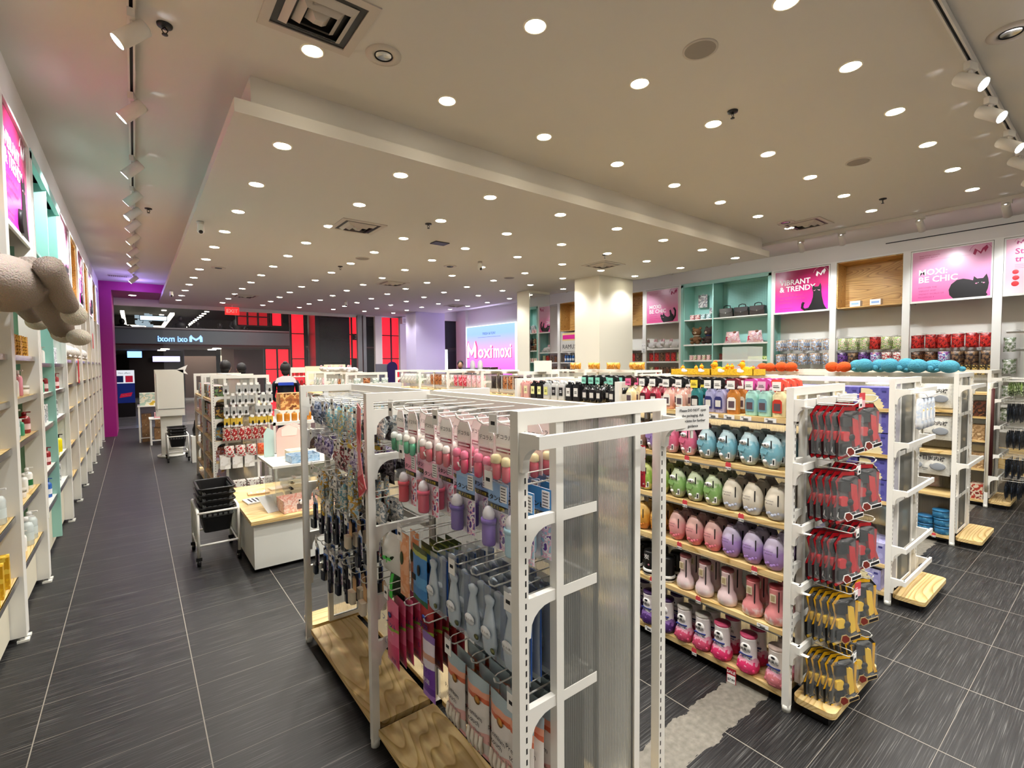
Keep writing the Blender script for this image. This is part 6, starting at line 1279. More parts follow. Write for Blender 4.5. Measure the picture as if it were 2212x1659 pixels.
for k in SN: SN[k] = (SN[k][0], SN[k][1], mk_bag('sn_'+k, SN[k][0], .118, .185, .05, name='snack_bag', scale=22))
rows = [(1.915, 3, ['cereal']*5, 4), (1.675, 3, ['cereal']*5, 4), (1.905, 3, ['green','green','green','red','green','green'], 3), (1.67, 3, ['purple','black','purple','blue','white','white'], 3),
        (1.91, 3, ['red']*6, 2), (1.67, 3, ['brown','brown','blue','black','black','black'], 2), (1.84, 2, ['rice']*3+['black']*2, 1), (1.55, 2, ['rice','rice','black','rice'], 1), (1.2, 2, ['rice','white','rice','rice'], 1), (.9, 2, ['rice','red','rice','white'], 1)]
for (z, nd, ks, bay) in rows:
    y0, y1 = RBY[bay]
    for i, k in enumerate(ks):
        y = y1-.12-(y1-y0-.22)*(i)/(len(ks)-1)
        for d in range(nd): put('sn_'+k, SN[k][2], f'{SN[k][1]}, {"upper" if z > 1.8 else "lower"} row, bay {ORD[4-bay]} from mint frame, {ORD[i]}' + ('' if d == 0 else f', {ORD[d]} behind'), 'snack bag', (9.06+.085*d, y+random.uniform(-.01,.01), z+random.uniform(-.01,.006)), rz=LFT+random.uniform(-.12,.12), group=f'{SN[k][1]}s')
for bay in (1, 2, 3, 4):
    for zi, z in enumerate((1.925, 1.685)):
        b = MB(); yb = sum(RBY[bay])/2
        for yy in (-.3,-.1,.1,.3): b.tube([(9.37, yb+yy, z+.006),(9.05, yb+yy, z+.006)], .003, WHT, n=5)
        b.box(9.36, 9.381, RBY[bay][0]+.05, RBY[bay][1]-.05, z-.005, z+.02, WHT); tag(b.build('hook_rail'), f'white hook rail, {"upper" if zi == 0 else "lower"}, in snack wall bay {ORD[4-bay]} from the mint frame', 'hook rail')
pass
def mk_can():
    o = root('drink_can'); b = MB(); b.lathe([(.03,0),(.033,.006),(.033,.1),(.028,.11)], pmat('can_print',['#6a3a24','#c8b090','#3a1c14','#8c2a20'],40), n=12); b.build('body', o); b = MB(); b.lathe([(.027,0),(.029,.004),(.0,.002)], CHR, c=(0,0,.11), n=12, cap=False); b.build('top', o); return o
for i in range(3):
    for j in range(7 if i < 2 else 0): put('can', mk_can, f'small brown can on the snack wall, bay {ORD[i]} past the mint frame, {ORD[j]} along', 'can', (9.08, RBY[4-i][0]+.12+.115*j, 1.302), group='cans on the snack wall')
for i in range(9): put('goldbag', mk_box('goldbox', .05, .12, .17, ['#c8a850','#2a1c10','#d8bc6a','#c09a40'], 18, name='gold_box'), f'gold and black box by the end of the plush rack, {ORD[i]} along', 'carton', (9.08, 1.22+.075*i, 1.302), rz=LFT, group='gold and black boxes')
for i, (z, c) in enumerate(((.951,'white'),(.621,'white'),(1.301,'white'))):
    for j in range(5): put('wbox'+str(i % 2), mk_box('wbx%d' % (i % 2), .14, .16, .17, [['#d8dada','#b8342c','#e4e4e2'],['#d8d8d4','#8a96a4','#e8e8e4']][i % 2], 14, name='white_carton'), f'white carton on the snack wall, {["middle","low","high"][i]} shelf past the last rack, {ORD[j]} along', 'carton', (9.14, -.6+.19*j, z), rz=LFT, group='white cartons past the last rack')
# mint frame contents
def mk_handbag():
    o = root('handbag'); bk = mat('patent_black','#1a1a1e',.12,spec=.9); b = MB(); b.prism([(-.14,0),(.14,0),(.13,.17),(-.13,.17)], -.05, .05, bk, 'y'); b.build('body', o)
    b = MB(); b.prism([(-.135,.175),(.135,.175),(.12,.1),(0,.07),(-.12,.1)], -.058, -.048, mat('patent_flap','#33343a',.12,spec=1.), 'y'); b.build('flap', o); b = MB(); b.ball((0,-.06,.085),(.012,.006,.012),CHR); b.build('clasp', o)
    b = MB(); b.tube([(-.07,0,.17),(-.06,0,.22),(0,0,.235),(.06,0,.22),(.07,0,.17)],.009,bk,n=8); b.build('handle', o); return o
for i, y in enumerate((4.36, 4.66, 4.96)): put('handbag', mk_handbag, f'glossy black handbag on the mint frame top shelf, {ORD[i]} from the magenta poster', 'handbag', (9.17, y, 2.402), rz=LFT, group='black handbags')
def mk_bear(c='#7a5636', scarf='#d8c8b0'):
    def f():
        o = root('teddy_bear'); m = fur('bear'+c[1:], c); b = MB(); b.ball((0,0,.09),(.09,.08,.09),m); b.ball((0,-.01,.24),(.095,.085,.085),m,n=18,k=10); b.ball((-.07,0,.32),(.032,.02,.032),m); b.ball((.07,0,.32),(.032,.02,.032),m)
        b.ball((-.09,-.05,.1),(.035,.05,.035),m); b.ball((.09,-.05,.1),(.035,.05,.035),m); b.ball((-.06,-.08,.03),(.04,.06,.035),m); b.ball((.06,-.08,.03),(.04,.06,.035),m); b.build('body', o)
        b = MB(); b.ball((0,-.088,.225),(.034,.022,.026),fur('muzzle','#d9c4a4')); b.build('muzzle', o); b = MB(); b.ball((0,-.11,.235),.008,INK); b.ball((-.035,-.086,.26),.007,INK); b.ball((.035,-.086,.26),.007,INK); b.build('eye', o)
        b = MB(); b.lathe([(.06,0),(.075,.01),(.06,.03)], mat('scarf'+scarf[1:],scarf,.8), c=(0,0,.155), n=16, cap=False); b.build('scarf', o); return o
    return f
put('bear', mk_bear(), 'brown teddy bear with pale scarf on the mint frame', 'teddy bear', (9.17, 5.6, 1.908), rz=LFT+.1)
put('bear2', mk_bear('#4a3a34', '#1c2c5c'), 'dark teddy bear with navy coat on the mint frame', 'teddy bear', (9.17, 5.33, 1.908), rz=LFT-.3)
def mk_softbag():
    o = root('cushion_bag'); b = MB(); b.pillow(.34,.22,.15,pmat('softbag',['#e0b8c0','#ecd8dc','#d8a0ac','#e8c8b8'],16,.4,bump=.2),z0=0,taper=.25,wav=.1); b.build('bag', o); b = MB(); b.ball((.05,-.02,.2),(.03,.03,.03),mat('bear_brown','#8a5a4a',.8)); b.box(-.11,-.06,-.05,-.045,.05,.12,mat('bag_label','#b8344c')); b.build('trim', o); return o
for i, y in enumerate((4.42, 4.85)): put('softbag', mk_softbag, f'pink plush cushion in a bag on the mint frame, {["beside the poster","beside the divider"][i]}', 'cushion', (9.18, y, 1.902), rz=LFT+random.uniform(-.1,.1))
def flat(k, y, z, lab, cols, w_=.2): put('flat'+k, mk_box('fl'+k, w_, .16, .06, cols, 30, name='snack_packet'), lab, 'snack packet', (9.14, y, z), rz=LFT+random.uniform(-.3,.3))
for i, y in enumerate((4.95, 4.78, 4.6)):
    for lv in range(2): flat('dk', y, 1.582+.061*lv, f'dark flat chocolate packet on the mint frame, {["next to the divider","in the middle","before the green ones"][i]}' + (', upper' if lv else ', lower'), ['#2a1210','#6a1c1c','#140c0a','#a87a3a'])
for i, y in enumerate((4.4, 4.22)): flat('gn', y, 1.582, f'pale green flat packet on the mint frame, {["beside the dark ones","at the frame edge"][i]}', ['#a8c84a','#e0e8b8','#7aa02a'])
for i, y in enumerate((5.68, 5.6, 5.5, 5.4, 5.3)): put('pk%d' % (i % 2), mk_box('pinkc%d' % (i % 2), .07, .06, .1, [['#d88a8c','#e8dcd4','#b85a5c'],['#8aa05c','#e8e0d0','#a83a3a']][i % 2], 30, name='small_carton'), f'small colourful carton left of the mint divider, {ORD[i]} along'.replace('left of', 'beyond'), 'carton', (9.12, y, 1.582), rz=LFT)
for i, y in enumerate((5.66, 5.54, 5.42, 5.3)): put('cup%d' % (i//2), mk_box('cupb%d' % (i//2), .09, .08, .1, [['#c87a7c','#e8d8d4','#a84a4c'],['#8ab4b8','#e0e8e8','#5a8a90']][i//2], 25, name='gift_cup_box'), f'small {"red" if i < 2 else "aqua"} cup box at the mint frame top, {ORD[i % 2]}', 'box', (9.12, y, 2.402), rz=LFT)
for i, (y, z) in enumerate(((5.55, 2.78), (5.3, 2.5))):
    t = thing('photo_pack', f'white hanging photo pack in the mint frame, {["higher one","lower one"][i]}', 'pack', (9.3, y, z)); b = MB(); b.box(-.004,.004,-.1,.1,-.12,.14,pmat('photo',['#e4e2de','#8a8a90','#b8aaa8','#e4e2de'],14)); b.build('card', t); b = MB(); b.box(-.006,-.004,-.03,.03,.14,.17,GLS); b.build('hang_tab', t)
pass
def mk_whplush():
    o = root('sleeping_plush'); m = fur('snow','#e9e4df'); b = MB(); b.ball((0,0,.07),(.12,.08,.07),m); b.ball((-.1,-.03,.1),(.06,.06,.055),m); b.build('body', o); b = MB(); b.ball((-.12,-.04,.16),(.018,.02,.045),fur('blush','#e6b8bc')); b.ball((-.08,-.03,.165),(.018,.02,.045),fur('blush','#e6b8bc')); b.ball((.09,-.07,.03),(.035,.04,.025),m); b.build('ear', o); return o
for i, y in enumerate((6.66, 6.46, 6.27, 6.07)): put('whpl', mk_whplush, f'white sleeping plush on the shelf by the thick column, {ORD[i]} along', 'plush toy', (9.14, y, 1.842), rz=LFT+random.uniform(-.5,.5), group='white sleeping plush')
for bay in (6, 7, 8, 9, 10):
    for zi, z in enumerate((1.561, 1.251)):
        for j in range(6):
            k = random.choice(['brown','red','green','black','blue'])
            y = RBY[bay][0]+.12+.14*j
            o = put('sn_'+k, SN[k][2], f'{SN[k][1]} on far snack wall, bay {ORD[bay-6]}, {["upper","lower"][zi]} shelf, {ORD[j]}', 'snack bag', (9.12, y, z+.188), rz=LFT+random.uniform(-.1,.1), group=None)
for i in range(5): put('whpl', None, f'white sleeping plush between the two columns, {ORD[i]} along', 'plush toy', (9.14, 7.8+.18*i, 1.842), rz=LFT, group='white sleeping plush between columns')
t = thing('drink_crate', 'pale crate printed with drink lettering between the two columns', 'crate', (9.0, 9.08, 1.842)); b = MB(); b.box(0,.25,-.36,.36,0,.28,mat('crate_white','#d8d6cc',.5)); b.build('crate', t); b = MB(); b.text('RAMUSO', .16, INK, (-.003,0,.07), ux=(0,-1,0)); b.build('lettering', t)
t = thing('drink_crate', 'yellow carton with magenta panel stacked above the lettered crate', 'carton', (9.0, 9.05, 2.122)); b = MB(); b.box(0,.25,-.36,.36,0,.2,mat('crate_yellow','#e0c484',.5)); b.build('box', t); b = MB(); b.box(-.003,0,-.1,.34,.04,.15,mat('magenta_print','#d8248c',.5)); b.build('print', t)
for i in range(8): put('bluebt', mk_pump('bluebt','1c5a9c','e0e4e8',.03,.2,labc='e0e8f0'), f'blue drink bottle below the lettered crate, {ORD[i]} along', 'bottle', (9.08, 8.7+.095*i, 1.562), rz=LFT, group='blue drink bottles')
for i, y in enumerate((1.0, 1.6, 2.4, 3.6)):
    b = MB(); b.box(-.002,.0,-.05,.05,-.012,.018,TAG); tag(b.build('price_tag', loc=(8.99, y, 1.3)), f'white shelf label along the snack wall, {ORD[i]} from the strawberry poster', 'price tag')
b = MB(); b.box(-.003,.003,-.055,.055,-.1,.1,TAG); b.text('(^_^)', .04, INK, (-.004,0,.04), ux=(0,-1,0))
for k in range(4): b.box(-.0042,-.003,-.03,.03,-.02-.02*k,-.015-.02*k,INK)
tag(b.build('notice_card', loc=(8.985, 6.78, 1.86)), 'white notice with a smiling face hanging by the thick column', 'notice')
# ------------------------------------------------------------ low table with stationery
t = thing('display_table', 'low white box table with a blond wood top past the nearest rack', 'table', (.657, 3.977, 0))
b = MB(); b.box(0, 1.25, 0, 1.16, .03, .372, mat('table_white','#e3e5df',.4)); b.box(.06,1.2,.05,1.1,0,.03,DARKM); b.build('body', t)
b = MB(); b.box(-.02, 1.27, -.03, 1.19, .372, .4, WOOD_X); b.build('top', t)
def thg(name, lab, cat, loc, fn, rz=0., group=None):
    t = thing(name, lab, cat, loc, rz, group); fn(t); return t
def fbox(part, *a, m):
    def f(t): b = MB(); b.box(*a, m); b.build(part, t)
    return f
pinkw = pmat('gingham', ['#e8b9a8','#f2dcd0','#e2a898','#f0d0c4'], 90, .5, 'cells')
def f(t):
    b = MB(); w_,d,h = .26,.19,.1
    b.box(0,w_,0,.004,0,h,pinkw); b.box(0,w_,d-.004,d,0,h,pinkw); b.box(0,.004,0,d,0,h,pinkw); b.box(w_-.004,w_,0,d,0,h,pinkw); b.box(0,w_,0,d,0,.003,pinkw); b.build('box', t)
    b = MB(); b.box(.1,.17,-.003,0,.02,.06,mat('bow_grey','#6a5a5e')); b.ball((.135,-.004,.07),(.02,.004,.018),WINK); b.ball((.12,-.003,.085),(.008,.003,.008),BLK); b.ball((.15,-.003,.085),(.008,.003,.008),BLK); b.build('print', t)
thg('gift_box', 'open pink gingham box on the wood table top', 'box', (.87, 4.0, .401), f, rz=.06)
def f(t):
    b = MB(); m = pmat('pinkbox2',['#e8b9a8','#ecd0c4'],30); b.box(0,.2,0,.14,0,.05,m); b.box(.005,.195,.005,.135,.05,.052,mat('box_inner','#6a4a30')); b.build('box', t)
thg('gift_box', 'second open pink box beside the gingham box on the table', 'box', (1.2, 4.02, .401), f)
def f(t):
    b = MB(); b.box(0,.24,0,.17,0,.012,TAG); b.build('pad', t); b = MB()
    for k in range(6): b.box(.03+.03*k,.045+.03*k,.02,.15,.012,.0128,INK)
    b.build('stripe', t)
thg('striped_pad', 'black and white striped pad near the table corner', 'notebook', (.7, 4.45, .401), f, rz=.1)
for i, (x, y, c) in enumerate(((.75, 4.75, '#d8b48a'), (.95, 4.8, '#e0c8b0'), (1.25, 4.45, '#c88a7c'), (1.5,4.5,'#d8c0a0'))):
    thg('picture_frame', f'small flat picture frame on the wood table, {ORD[i]} from its far corner', 'frame', (x, y, .401), lambda t: (MB().box(0,.17,0,.12,0,.014,mat('frame'+c[1:],c,.5)).build('frame', t), MB().box(.02,.15,.02,.1,.014,.0145,pmat('pic'+c[1:],['#e8e0d4',c,'#d8c8c0'],20)).build('picture', t)), rz=.2*i-.1)
def f(t):
    for k in range(4):
        b = MB(); b.box(0,.26,.0,.09,0,.004,GLS2 if False else mat('acrylic_step','#d8dcdc',.1,alpha=.45,spec=.8)); b.box(0,.26,.0,.004,-.03,0,mat('acrylic_step')); o = b.build('step', t, loc=(0,.085*k,.035+.03*k))
for i, x in enumerate((.98, 1.28)): thg('acrylic_riser', f'clear stepped riser of pens on the table, {["nearer the basket cart","nearer the rack"][i]}', 'riser', (x, 4.35, .401), f)
for i in range(14):
    c = ['#c8c4bc','#4a4648','#b8a488','#d8b0a8'][i % 4]
    thg('pen_pack', f'small pen pack lying on the clear risers, {ORD[i % 7]} along, {["nearer","further"][i//7]} riser', 'pen pack', (1.0+.3*(i//7)+.03*(i % 7), 4.36+.085*(i % 4), .401+.041+.03*(i % 4)), lambda t: (MB().box(0,.022,0,.075,0,.012,mat('pen'+c[1:],c,.35)).build('pack', t), MB().cyl((.011,.01,.015),(.011,.065,.015),.004,BLK).build('pen', t)), rz=.1*((i*7) % 5-2))
thg('acrylic_box', 'clear tilted acrylic cover on the wood table', 'cover', (.78, 4.1, .401), lambda t: MB().add([(0,0,0),(.2,0,0),(.2,.2,.09),(0,.2,.09),(0,0,.003),(.2,0,.003),(.2,.2,.093),(0,.2,.093)],[(0,3,2,1),(4,5,6,7),(0,1,5,4),(1,2,6,5),(2,3,7,6),(3,0,4,7)],mat('acrylic_step')).build('sheet', t), rz=.2)
# raised tray shelf with blue box, cream carton, pink cards
def f(t):
    b = MB(); b.box(-.02,.62,-.02,.55,-.018,0,WHT2); b.build('top', t)
    b = MB(); m = mat('acrylic_leg','#cfdcd8',.1,alpha=.35); b.box(.1,.62,.5,.505,-.35,-.018,m); b.box(.6,.605,0,.5,-.35,-.018,m); b.box(.02,.025,.1,.5,-.35,-.018,m); b.build('acrylic_support', t)
thg('raised_shelf', 'white raised shelf standing on acrylic over the table', 'shelf', (.83, 4.06, .77), f)
def f(t):
    b = MB(); m = pmat('blue_print',['#9cc0e0','#b4d0e8','#88b0d4'],30); w_,d,h=.22,.16,.06
    b.box(0,w_,0,.004,0,h,m); b.box(0,w_,d-.004,d,0,h,m); b.box(0,.004,0,d,0,h,m); b.box(w_-.004,w_,0,d,0,h,m); b.box(0,w_,0,d,0,.003,mat('box_inner','#6a4a30')); b.build('box', t); b = MB(); b.text('JELLYCATY', .018, mat('ink_blue','#5a7aa0'), (w_/2,-.001,.02)); b.build('print', t)
thg('blue_box', 'open pale blue patterned box at the edge of the raised shelf', 'box', (.95, 4.06, .771), f, rz=.05)
def f(t):
    b = MB(); b.bev(0,.17,0,.12,0,.07,.02,mat('cream_card','#ecdfc0',.5)); b.build('box', t); b = MB(); b.box(.05,.12,-.001,0,.025,.035,mat('brown_ink','#4a3640')); b.ball((.085,.06,.07),(.05,.03,.003),mat('tan_label','#b8a680')); b.build('print', t)
thg('cream_carton', 'cream tissue carton on the raised shelf behind the blue box', 'carton', (.97, 4.26, .771), f)
def f(t):
    b = MB(); b.prism([(0,0),(.19,0),(.19,.2),(.17,.24),(.14,.25),(.1,.27),(.05,.25),(.02,.24),(0,.2)], 0, .006, mat('card_pink','#eec0b8',.5), 'y'); b.build('card', t); b = MB(); b.prism([(.04,.17),(.16,.17),(.17,.23),(.1,.265),(.04,.23)], -.002, 0, mat('card_foam','#e8dcd4',.5), 'y'); b.build('flap', t)
for i, (x, y) in enumerate(((.93, 4.46), (.96, 4.5), (.99, 4.54))): thg('pink_card', f'tall pink scalloped folder on the raised shelf, {["front one","middle one","rear one"][i]}', 'folder', (x, y, .771), f)
thg('mint_card', 'pale mint folder leaning beside the pink folders', 'folder', (.84, 4.5, .771), lambda t: MB().prism([(0,0),(.08,0),(.08,.22),(.03,.25),(0,.2)],0,.006,mat('card_mint','#bcd8d4',.5),'y').build('card', t))
b = MB(); b.box(-.03,.03,-.008,.008,0,.87,WHT)
for k in range(8): b.box(-.022,.01,-.009,-.008,.47+.045*k,.482+.045*k,mat('label_grey','#8a8a88'))
tag(b.build('sign_post', loc=(1.62, 4.5, .401)), 'slim white printed upright sign between the table and the nearest rack', 'sign')

# ------------------------------------------------------------ basket cart
def mk_cart(loc, rz, lab, s=1.):
    t = thing('basket_cart', lab, 'cart', loc, rz); W_, D_, H_ = .275, .44, .43
    for x in (0, W_):
        b = MB(); b.tube([(x,0,.07),(x,0,H_-.03),(x,.02,H_),(x,D_-.02,H_),(x,D_,H_-.03),(x,D_,.07)], .011, WHT, n=8); b.build('side_frame', t)
    b = MB(); b.tube([(0,0,.16),(W_,0,.16)],.009,WHT,n=8); b.tube([(0,D_,.16),(W_,D_,.16)],.009,WHT,n=8); b.tube([(0,0,.14),(0,D_,.14)],.009,WHT,n=8); b.tube([(W_,0,.14),(W_,D_,.14)],.009,WHT,n=8); b.tube([(0,0,H_-.02),(W_,0,H_-.02)],.009,WHT,n=8); b.tube([(0,D_,H_-.02),(W_,D_,H_-.02)],.009,WHT,n=8)
    for k in range(4): b.tube([(0,.09+.085*k,.14),(0,.09+.085*k,H_)],.005,WHT,n=6)
    b.build('rail', t)
    for x in (0, W_):
        for y in (0, D_):
            b = MB(); b.cyl((x-.012,y+.01,.028),(x+.012,y+.01,.028),.028,BLK,n=16); b.box(x-.02,x+.02,y-.012,y+.02,.045,.07,BLK); b.cyl((x-.014,y+.01,.028),(x+.014,y+.01,.028),.008,CHR); b.build('caster', t)
    return t
def mk_basket():
    o = root('shopping_basket'); b = MB(); w0,d0,w1,d1,h = .18,.32,.236,.385,.2; th = .006
    def ring(z, k): 
        t = z/h; w_ = (w0+(w1-w0)*t)/2-k; d = (d0+(d1-d0)*t)/2-k; r = .03; p = []
        for (cx_, cy_, st) in ((w_-r,d-r,0),(-w_+r,d-r,1),(-w_+r,-d+r,2),(w_-r,-d+r,3)):
            for i in range(4): a = PI/2*(st+i/3); p.append((cx_+r*math.cos(a), cy_+r*math.sin(a), z))
        return p
    rs = [ring(0,0), ring(h*.5,0), ring(h,0), ring(h,th), ring(h*.5,th), ring(.006,th)]; vs = sum(rs, []); n = 16; fs = []
    for j in range(5):
        for i in range(n): fs.append((j*n+i, j*n+(i+1) % n, (j+1)*n+(i+1) % n, (j+1)*n+i))
    fs.append(list(range(n))[::-1]); fs.append([5*n+i for i in range(n)]); b.add(vs, fs, BLK); b.build('bin', o)
    b = MB(); b.tube(ring(h,-.006), .008, BLK, n=6, closed=True); b.tube(ring(h*.62,-.002), .004, BLK, n=6, closed=True); b.build('rim', o)
    b = MB()
    for s in (-1, 1):
        for k in range(9): b.box(-.001+s*(w1/2-.012)-.0, .001+s*(w1/2-.012), -.15+.034*k, -.128+.034*k, h*.66, h*.9, mat('slot_grey','#6a6e70',.6))
    for k in range(6): b.box(-.1+.036*k, -.078+.036*k, -d1/2+.006, -d1/2+.009, h*.66, h*.9, mat('slot_grey'))
    b.build('slot', o)
    b = MB(); b.tube([(-w1/2+.03,-d1/2-.012,h-.02),(-w1/2+.04,-d1/2-.016,h-.04),(w1/2-.04,-d1/2-.016,h-.04),(w1/2-.03,-d1/2-.012,h-.02)], .004, BLK); b.build('handle', o); return o
mk_cart((.345, 4.39, 0), 0, 'white wheeled basket cart beside the wood topped table')
for i in range(4): put('basket', mk_basket, f'black plastic shopping basket in the white wheeled cart, {["lowest","second lowest","second","top"][i]} of the stack', 'basket', (.4825, 4.61, .235+.05*i), rz=0, group=None)
t = mk_cart((.38, 9.45, 0), 0, 'white wheeled basket cart under the tilted white board')
for i in range(3): put('basket', None, f'black shopping basket in the cart under the white board, {["lowest","middle","top"][i]}', 'basket', (.5175, 9.67, .235+.05*i))
# tall white board cabinet on pedestal
def f(t):
    b = MB(); b.box(0,.4,0,.3,.7,1.48,mat('cabinet_white','#dddcd2',.5)); b.build('board', t); b = MB(); b.box(.02,.03,-.012,0,.8,1.42,WHT); b.box(0,.4,-.006,0,.82,.826,FRM); b.prism([(.3,1.48),(.46,1.56),(.42,1.46),(.46,1.4),(.4,1.42)],.0,.003,TAG,'y'); b.build('trim', t)
    b = MB(); b.box(.06,.36,.05,.25,.03,.7,mat('cabinet_white')); b.cyl((.2,.15,0),(.2,.15,.03),.2,WHT2,n=24); b.build('pedestal', t)
thg('display_cabinet', 'tall white board cabinet on a pedestal in the aisle end', 'cabinet', (.26, 10.02, 0), f)
# low white tables with brown cartons by the portal
def lowtab(t, w_, d, h, sh=True):
    for x in (0, w_-.03):
        for y in (0, d-.03): b = MB(); b.box(x,x+.03,y,y+.03,0,h,WHT); b.build('leg', t)
    b = MB(); b.box(-.01,w_+.01,-.01,d+.01,h,h+.02,WHT2); b.build('top', t); b = MB(); b.box(.03,w_-.03,0,.02,.08,.1,WHT); b.build('rail', t)
thg('side_table', 'tall white table with a patterned box by the magenta portal', 'table', (.03, 12.3, 0), lambda t: lowtab(t, .55, .5, .72))
thg('side_table', 'shorter white table tucked before the tall one by the portal', 'table', (.2, 11.75, 0), lambda t: lowtab(t, .45, .4, .5))
for i, (x, y, z, w_, h) in enumerate(((.08,12.4,.0,.16,.2),(.08,12.4,.202,.16,.2),(.08,12.4,.404,.16,.16),(.3,12.4,.0,.2,.24),(.3,12.4,.244,.2,.24),(.27,11.85,.1,.26,.22))):
    thg('brown_carton', f'brown cardboard carton under the white tables, {ORD[i]} from the portal', 'carton', (x,y,z), fbox('box',0,w_,0,.25,0,h,m=pmat('cardboard',['#7a5a3a','#8a6844','#7a5a3a','#c8b89a'],9,.7)))
thg('patterned_box', 'patterned green and yellow box on the tall white table by the portal', 'box', (.06,12.4,.741), fbox('box',0,.45,0,.3,0,.25,m=pmat('potbox',['#d8d4c0','#a8c0b0','#e0dcc8','#c8a83a'],8)))
thg('pink_box', 'pink box on the shorter white table by the portal', 'box', (.28,11.85,.521), fbox('box',0,.25,0,.2,0,.1,m=mat('box_rose','#c08a92',.5)))
b = MB(); b.lathe([(.04,0),(.05,.1),(.03,.16),(.02,.25)],BLK,n=12); tag(b.build('black_vase', loc=(.75, 9.3, .42)), 'black bottle-shaped item beside the white board', 'vase')
thg('pedestal_box', 'small white plinth carrying the black bottle shape', 'plinth', (.68,9.2,0), fbox('body',0,.2,0,.2,0,.42,m=WHT2))

# ------------------------------------------------------------ carded goods on the rack past the cart
def mk_card(key, c, low):
    def f():
        o = root('carded_tool'); b = MB(); b.box(-.028,.028,-.001,.001,-.1,0,mat('cardg_'+c,'#'+c,.5)); b.box(-.028,.028,-.0016,-.001,-.1,-.075,mat('card_cool','#e6e9ee')); b.build('card', o); b = MB(); b.prism([(-.012,-.08),(.012,-.08),(.006,-.045),(-.006,-.045)],-.012,-.001,BLK,'y'); b.build('tool', o); b = MB(); b.box(-.014,.014,-.004,-.002,-.005,.022,TAG); b.build('tag', o); return o
    return f
for r_, (z, c) in enumerate(((1.33,'a4a6a6'),(1.215,'a4a6a6'),(1.09,'a4a6a6'),(.965,'c8a83a'))):
    for i in range(8):
        if (i + r_) % 5 == 1: continue
        for d in range(2): put('cg_'+c, mk_card(c, c, 0), f'{"grey" if c[0] == "a" else "yellow"} carded tool on the rack past the cart, {ORD[r_]} row, {ORD[i]} along' + (', rear' if d else ''), 'carded tool', (.79+.062*i+random.uniform(-.006,.006), 6.19-.05*(1-d), z), rz=random.uniform(-.15,.05), group='carded tools')
for i in range(6):
    put('redp', mk_bag('redpouch', ['#8c1c22','#a82a2e','#e0d4c8','#7a141a'], .075, .15, .03, name='red_pouch'), f'dark red pouch on the rack past the cart, {ORD[i]} along the middle row', 'pouch', (.78+.07*i, 6.17, .86), rz=-.1, group='dark red pouches')
for i in range(4): put('redq' if i < 3 else 'orq', mk_bag('redq' if i < 3 else 'orq', ['#b8343c','#d8d0c8','#8c1c22'] if i < 3 else ['#d84a2a','#e07a4a','#c83a1c'], .1, .13, .03, name='red_pouch'), f'{"red" if i < 3 else "orange"} wide pouch on the rack past the cart, {ORD[i]} along the low row', 'pouch', (.8+.11*i, 6.16, .655), rz=-.1)
for i in range(4): put('whbx', mk_box('dots', .12, .1, .19, ['#dcd8d0','#dcd8d0','#dcd8d0','#dcd8d0','#6a4a48'], 90, 'cells', name='spotted_carton'), f'white spotted carton at the foot of the rack past the cart, {ORD[i]} along', 'carton', (.75+.135*i, 6.13, .073), group='spotted cartons')
for i in range(3): put('whstk', mk_box('whst', .1, .08, .15, ['#e0deda','#d0ccc4','#e8e6e0'], 12, name='white_carton'), f'plain white carton above the spotted ones, {ORD[i]} along', 'carton', (.76+.12*i, 6.2, .4), group=None)
pal = ['#d8b4b8','#8ab0c8','#d8d0c4','#a8543c','#c8a04a','#6a8a5c','#40343c','#c0b0d0']
for si, z in enumerate((1.16, .93, .7, .47, .25)):
    for i in range(11):
        c = random.sample(pal, 3); k = (si*11+i) % 6
        put('rgb%d' % k, mk_box('rg%d' % k, .1, .12, .15, c, 26, name='small_carton'), f'small colourful carton, aisle side of the rack past the cart, {ORD[si]} shelf, {ORD[i]}', 'carton', (.76, 6.4+.16*i, z+.001), rz=LFT+random.uniform(-.1,.1), group=None)
# ------------------------------------------------------------ goods of the second block
acc = {'w': ['#d8d6d0','#a8aaa8','#e8e6e0','#8a8c8c'], 'r': ['#a8182c','#c8304a','#e0a0a8','#8c1024'], 'b': ['#141214','#2a2426','#3a2c24','#0c0c0e'], 'o': ['#8a4a2a','#b87a4a','#5a2c1a','#c8a078'], 'g': ['#a8b4ac','#8a9a90','#d0d4cc','#6a7a70'], 'p': ['#d8a8b0','#e8c8cc','#c88a94','#f0e0e0']}
names_a = {'w': 'silvery', 'r': 'crimson', 'b': 'black', 'o': 'brown', 'g': 'sage', 'p': 'pale pink'}
seqs = [(1.37, 'wwwwwgwwwooowwrrrrpppwbbboobbb'), (1.14, 'gwwbobwwoobbwwwwwwoowwbbbobbob')]
for r_, (z, sq) in enumerate(seqs):
    for i, k in enumerate(sq):
        y = 8.4 - i*.127
        if (y - 4.7 + .06) % .95 < .15: continue
        for d in range(1 + (r_ == 0)): put('ac_'+k, mk_bag('ac_'+k, acc[k], .1, .17, .04, name='hanging_accessory'), f'{names_a[k]} hanging accessory on the long rack, {["upper","lower"][r_]} row, {ORD[i] if i < 29 else "last"} from far end' + (', rear' if d else ''), 'accessory', (3.93+.09*d, y, z), rz=LFT+random.uniform(-.15,.15), group=None)
for i in range(14):
    k = 'wbwowgwbwowgwb'[i]; put('ac_'+k, None, f'{names_a[k]} hanging accessory seen through the far side of the long rack, {ORD[i]}', 'accessory', (4.3, 4.95+.25*i, 1.36), rz=-LFT, group=None)
for i in range(12):
    k = 'gpgowgggpwgw'[i]; put('ac_'+k, None, f'{names_a[k]} hanging pouch on the pastel rack, {ORD[i]} from its near end', 'pouch', (2.34, 6.65+.15*i, 1.34), rz=LFT, group=None)
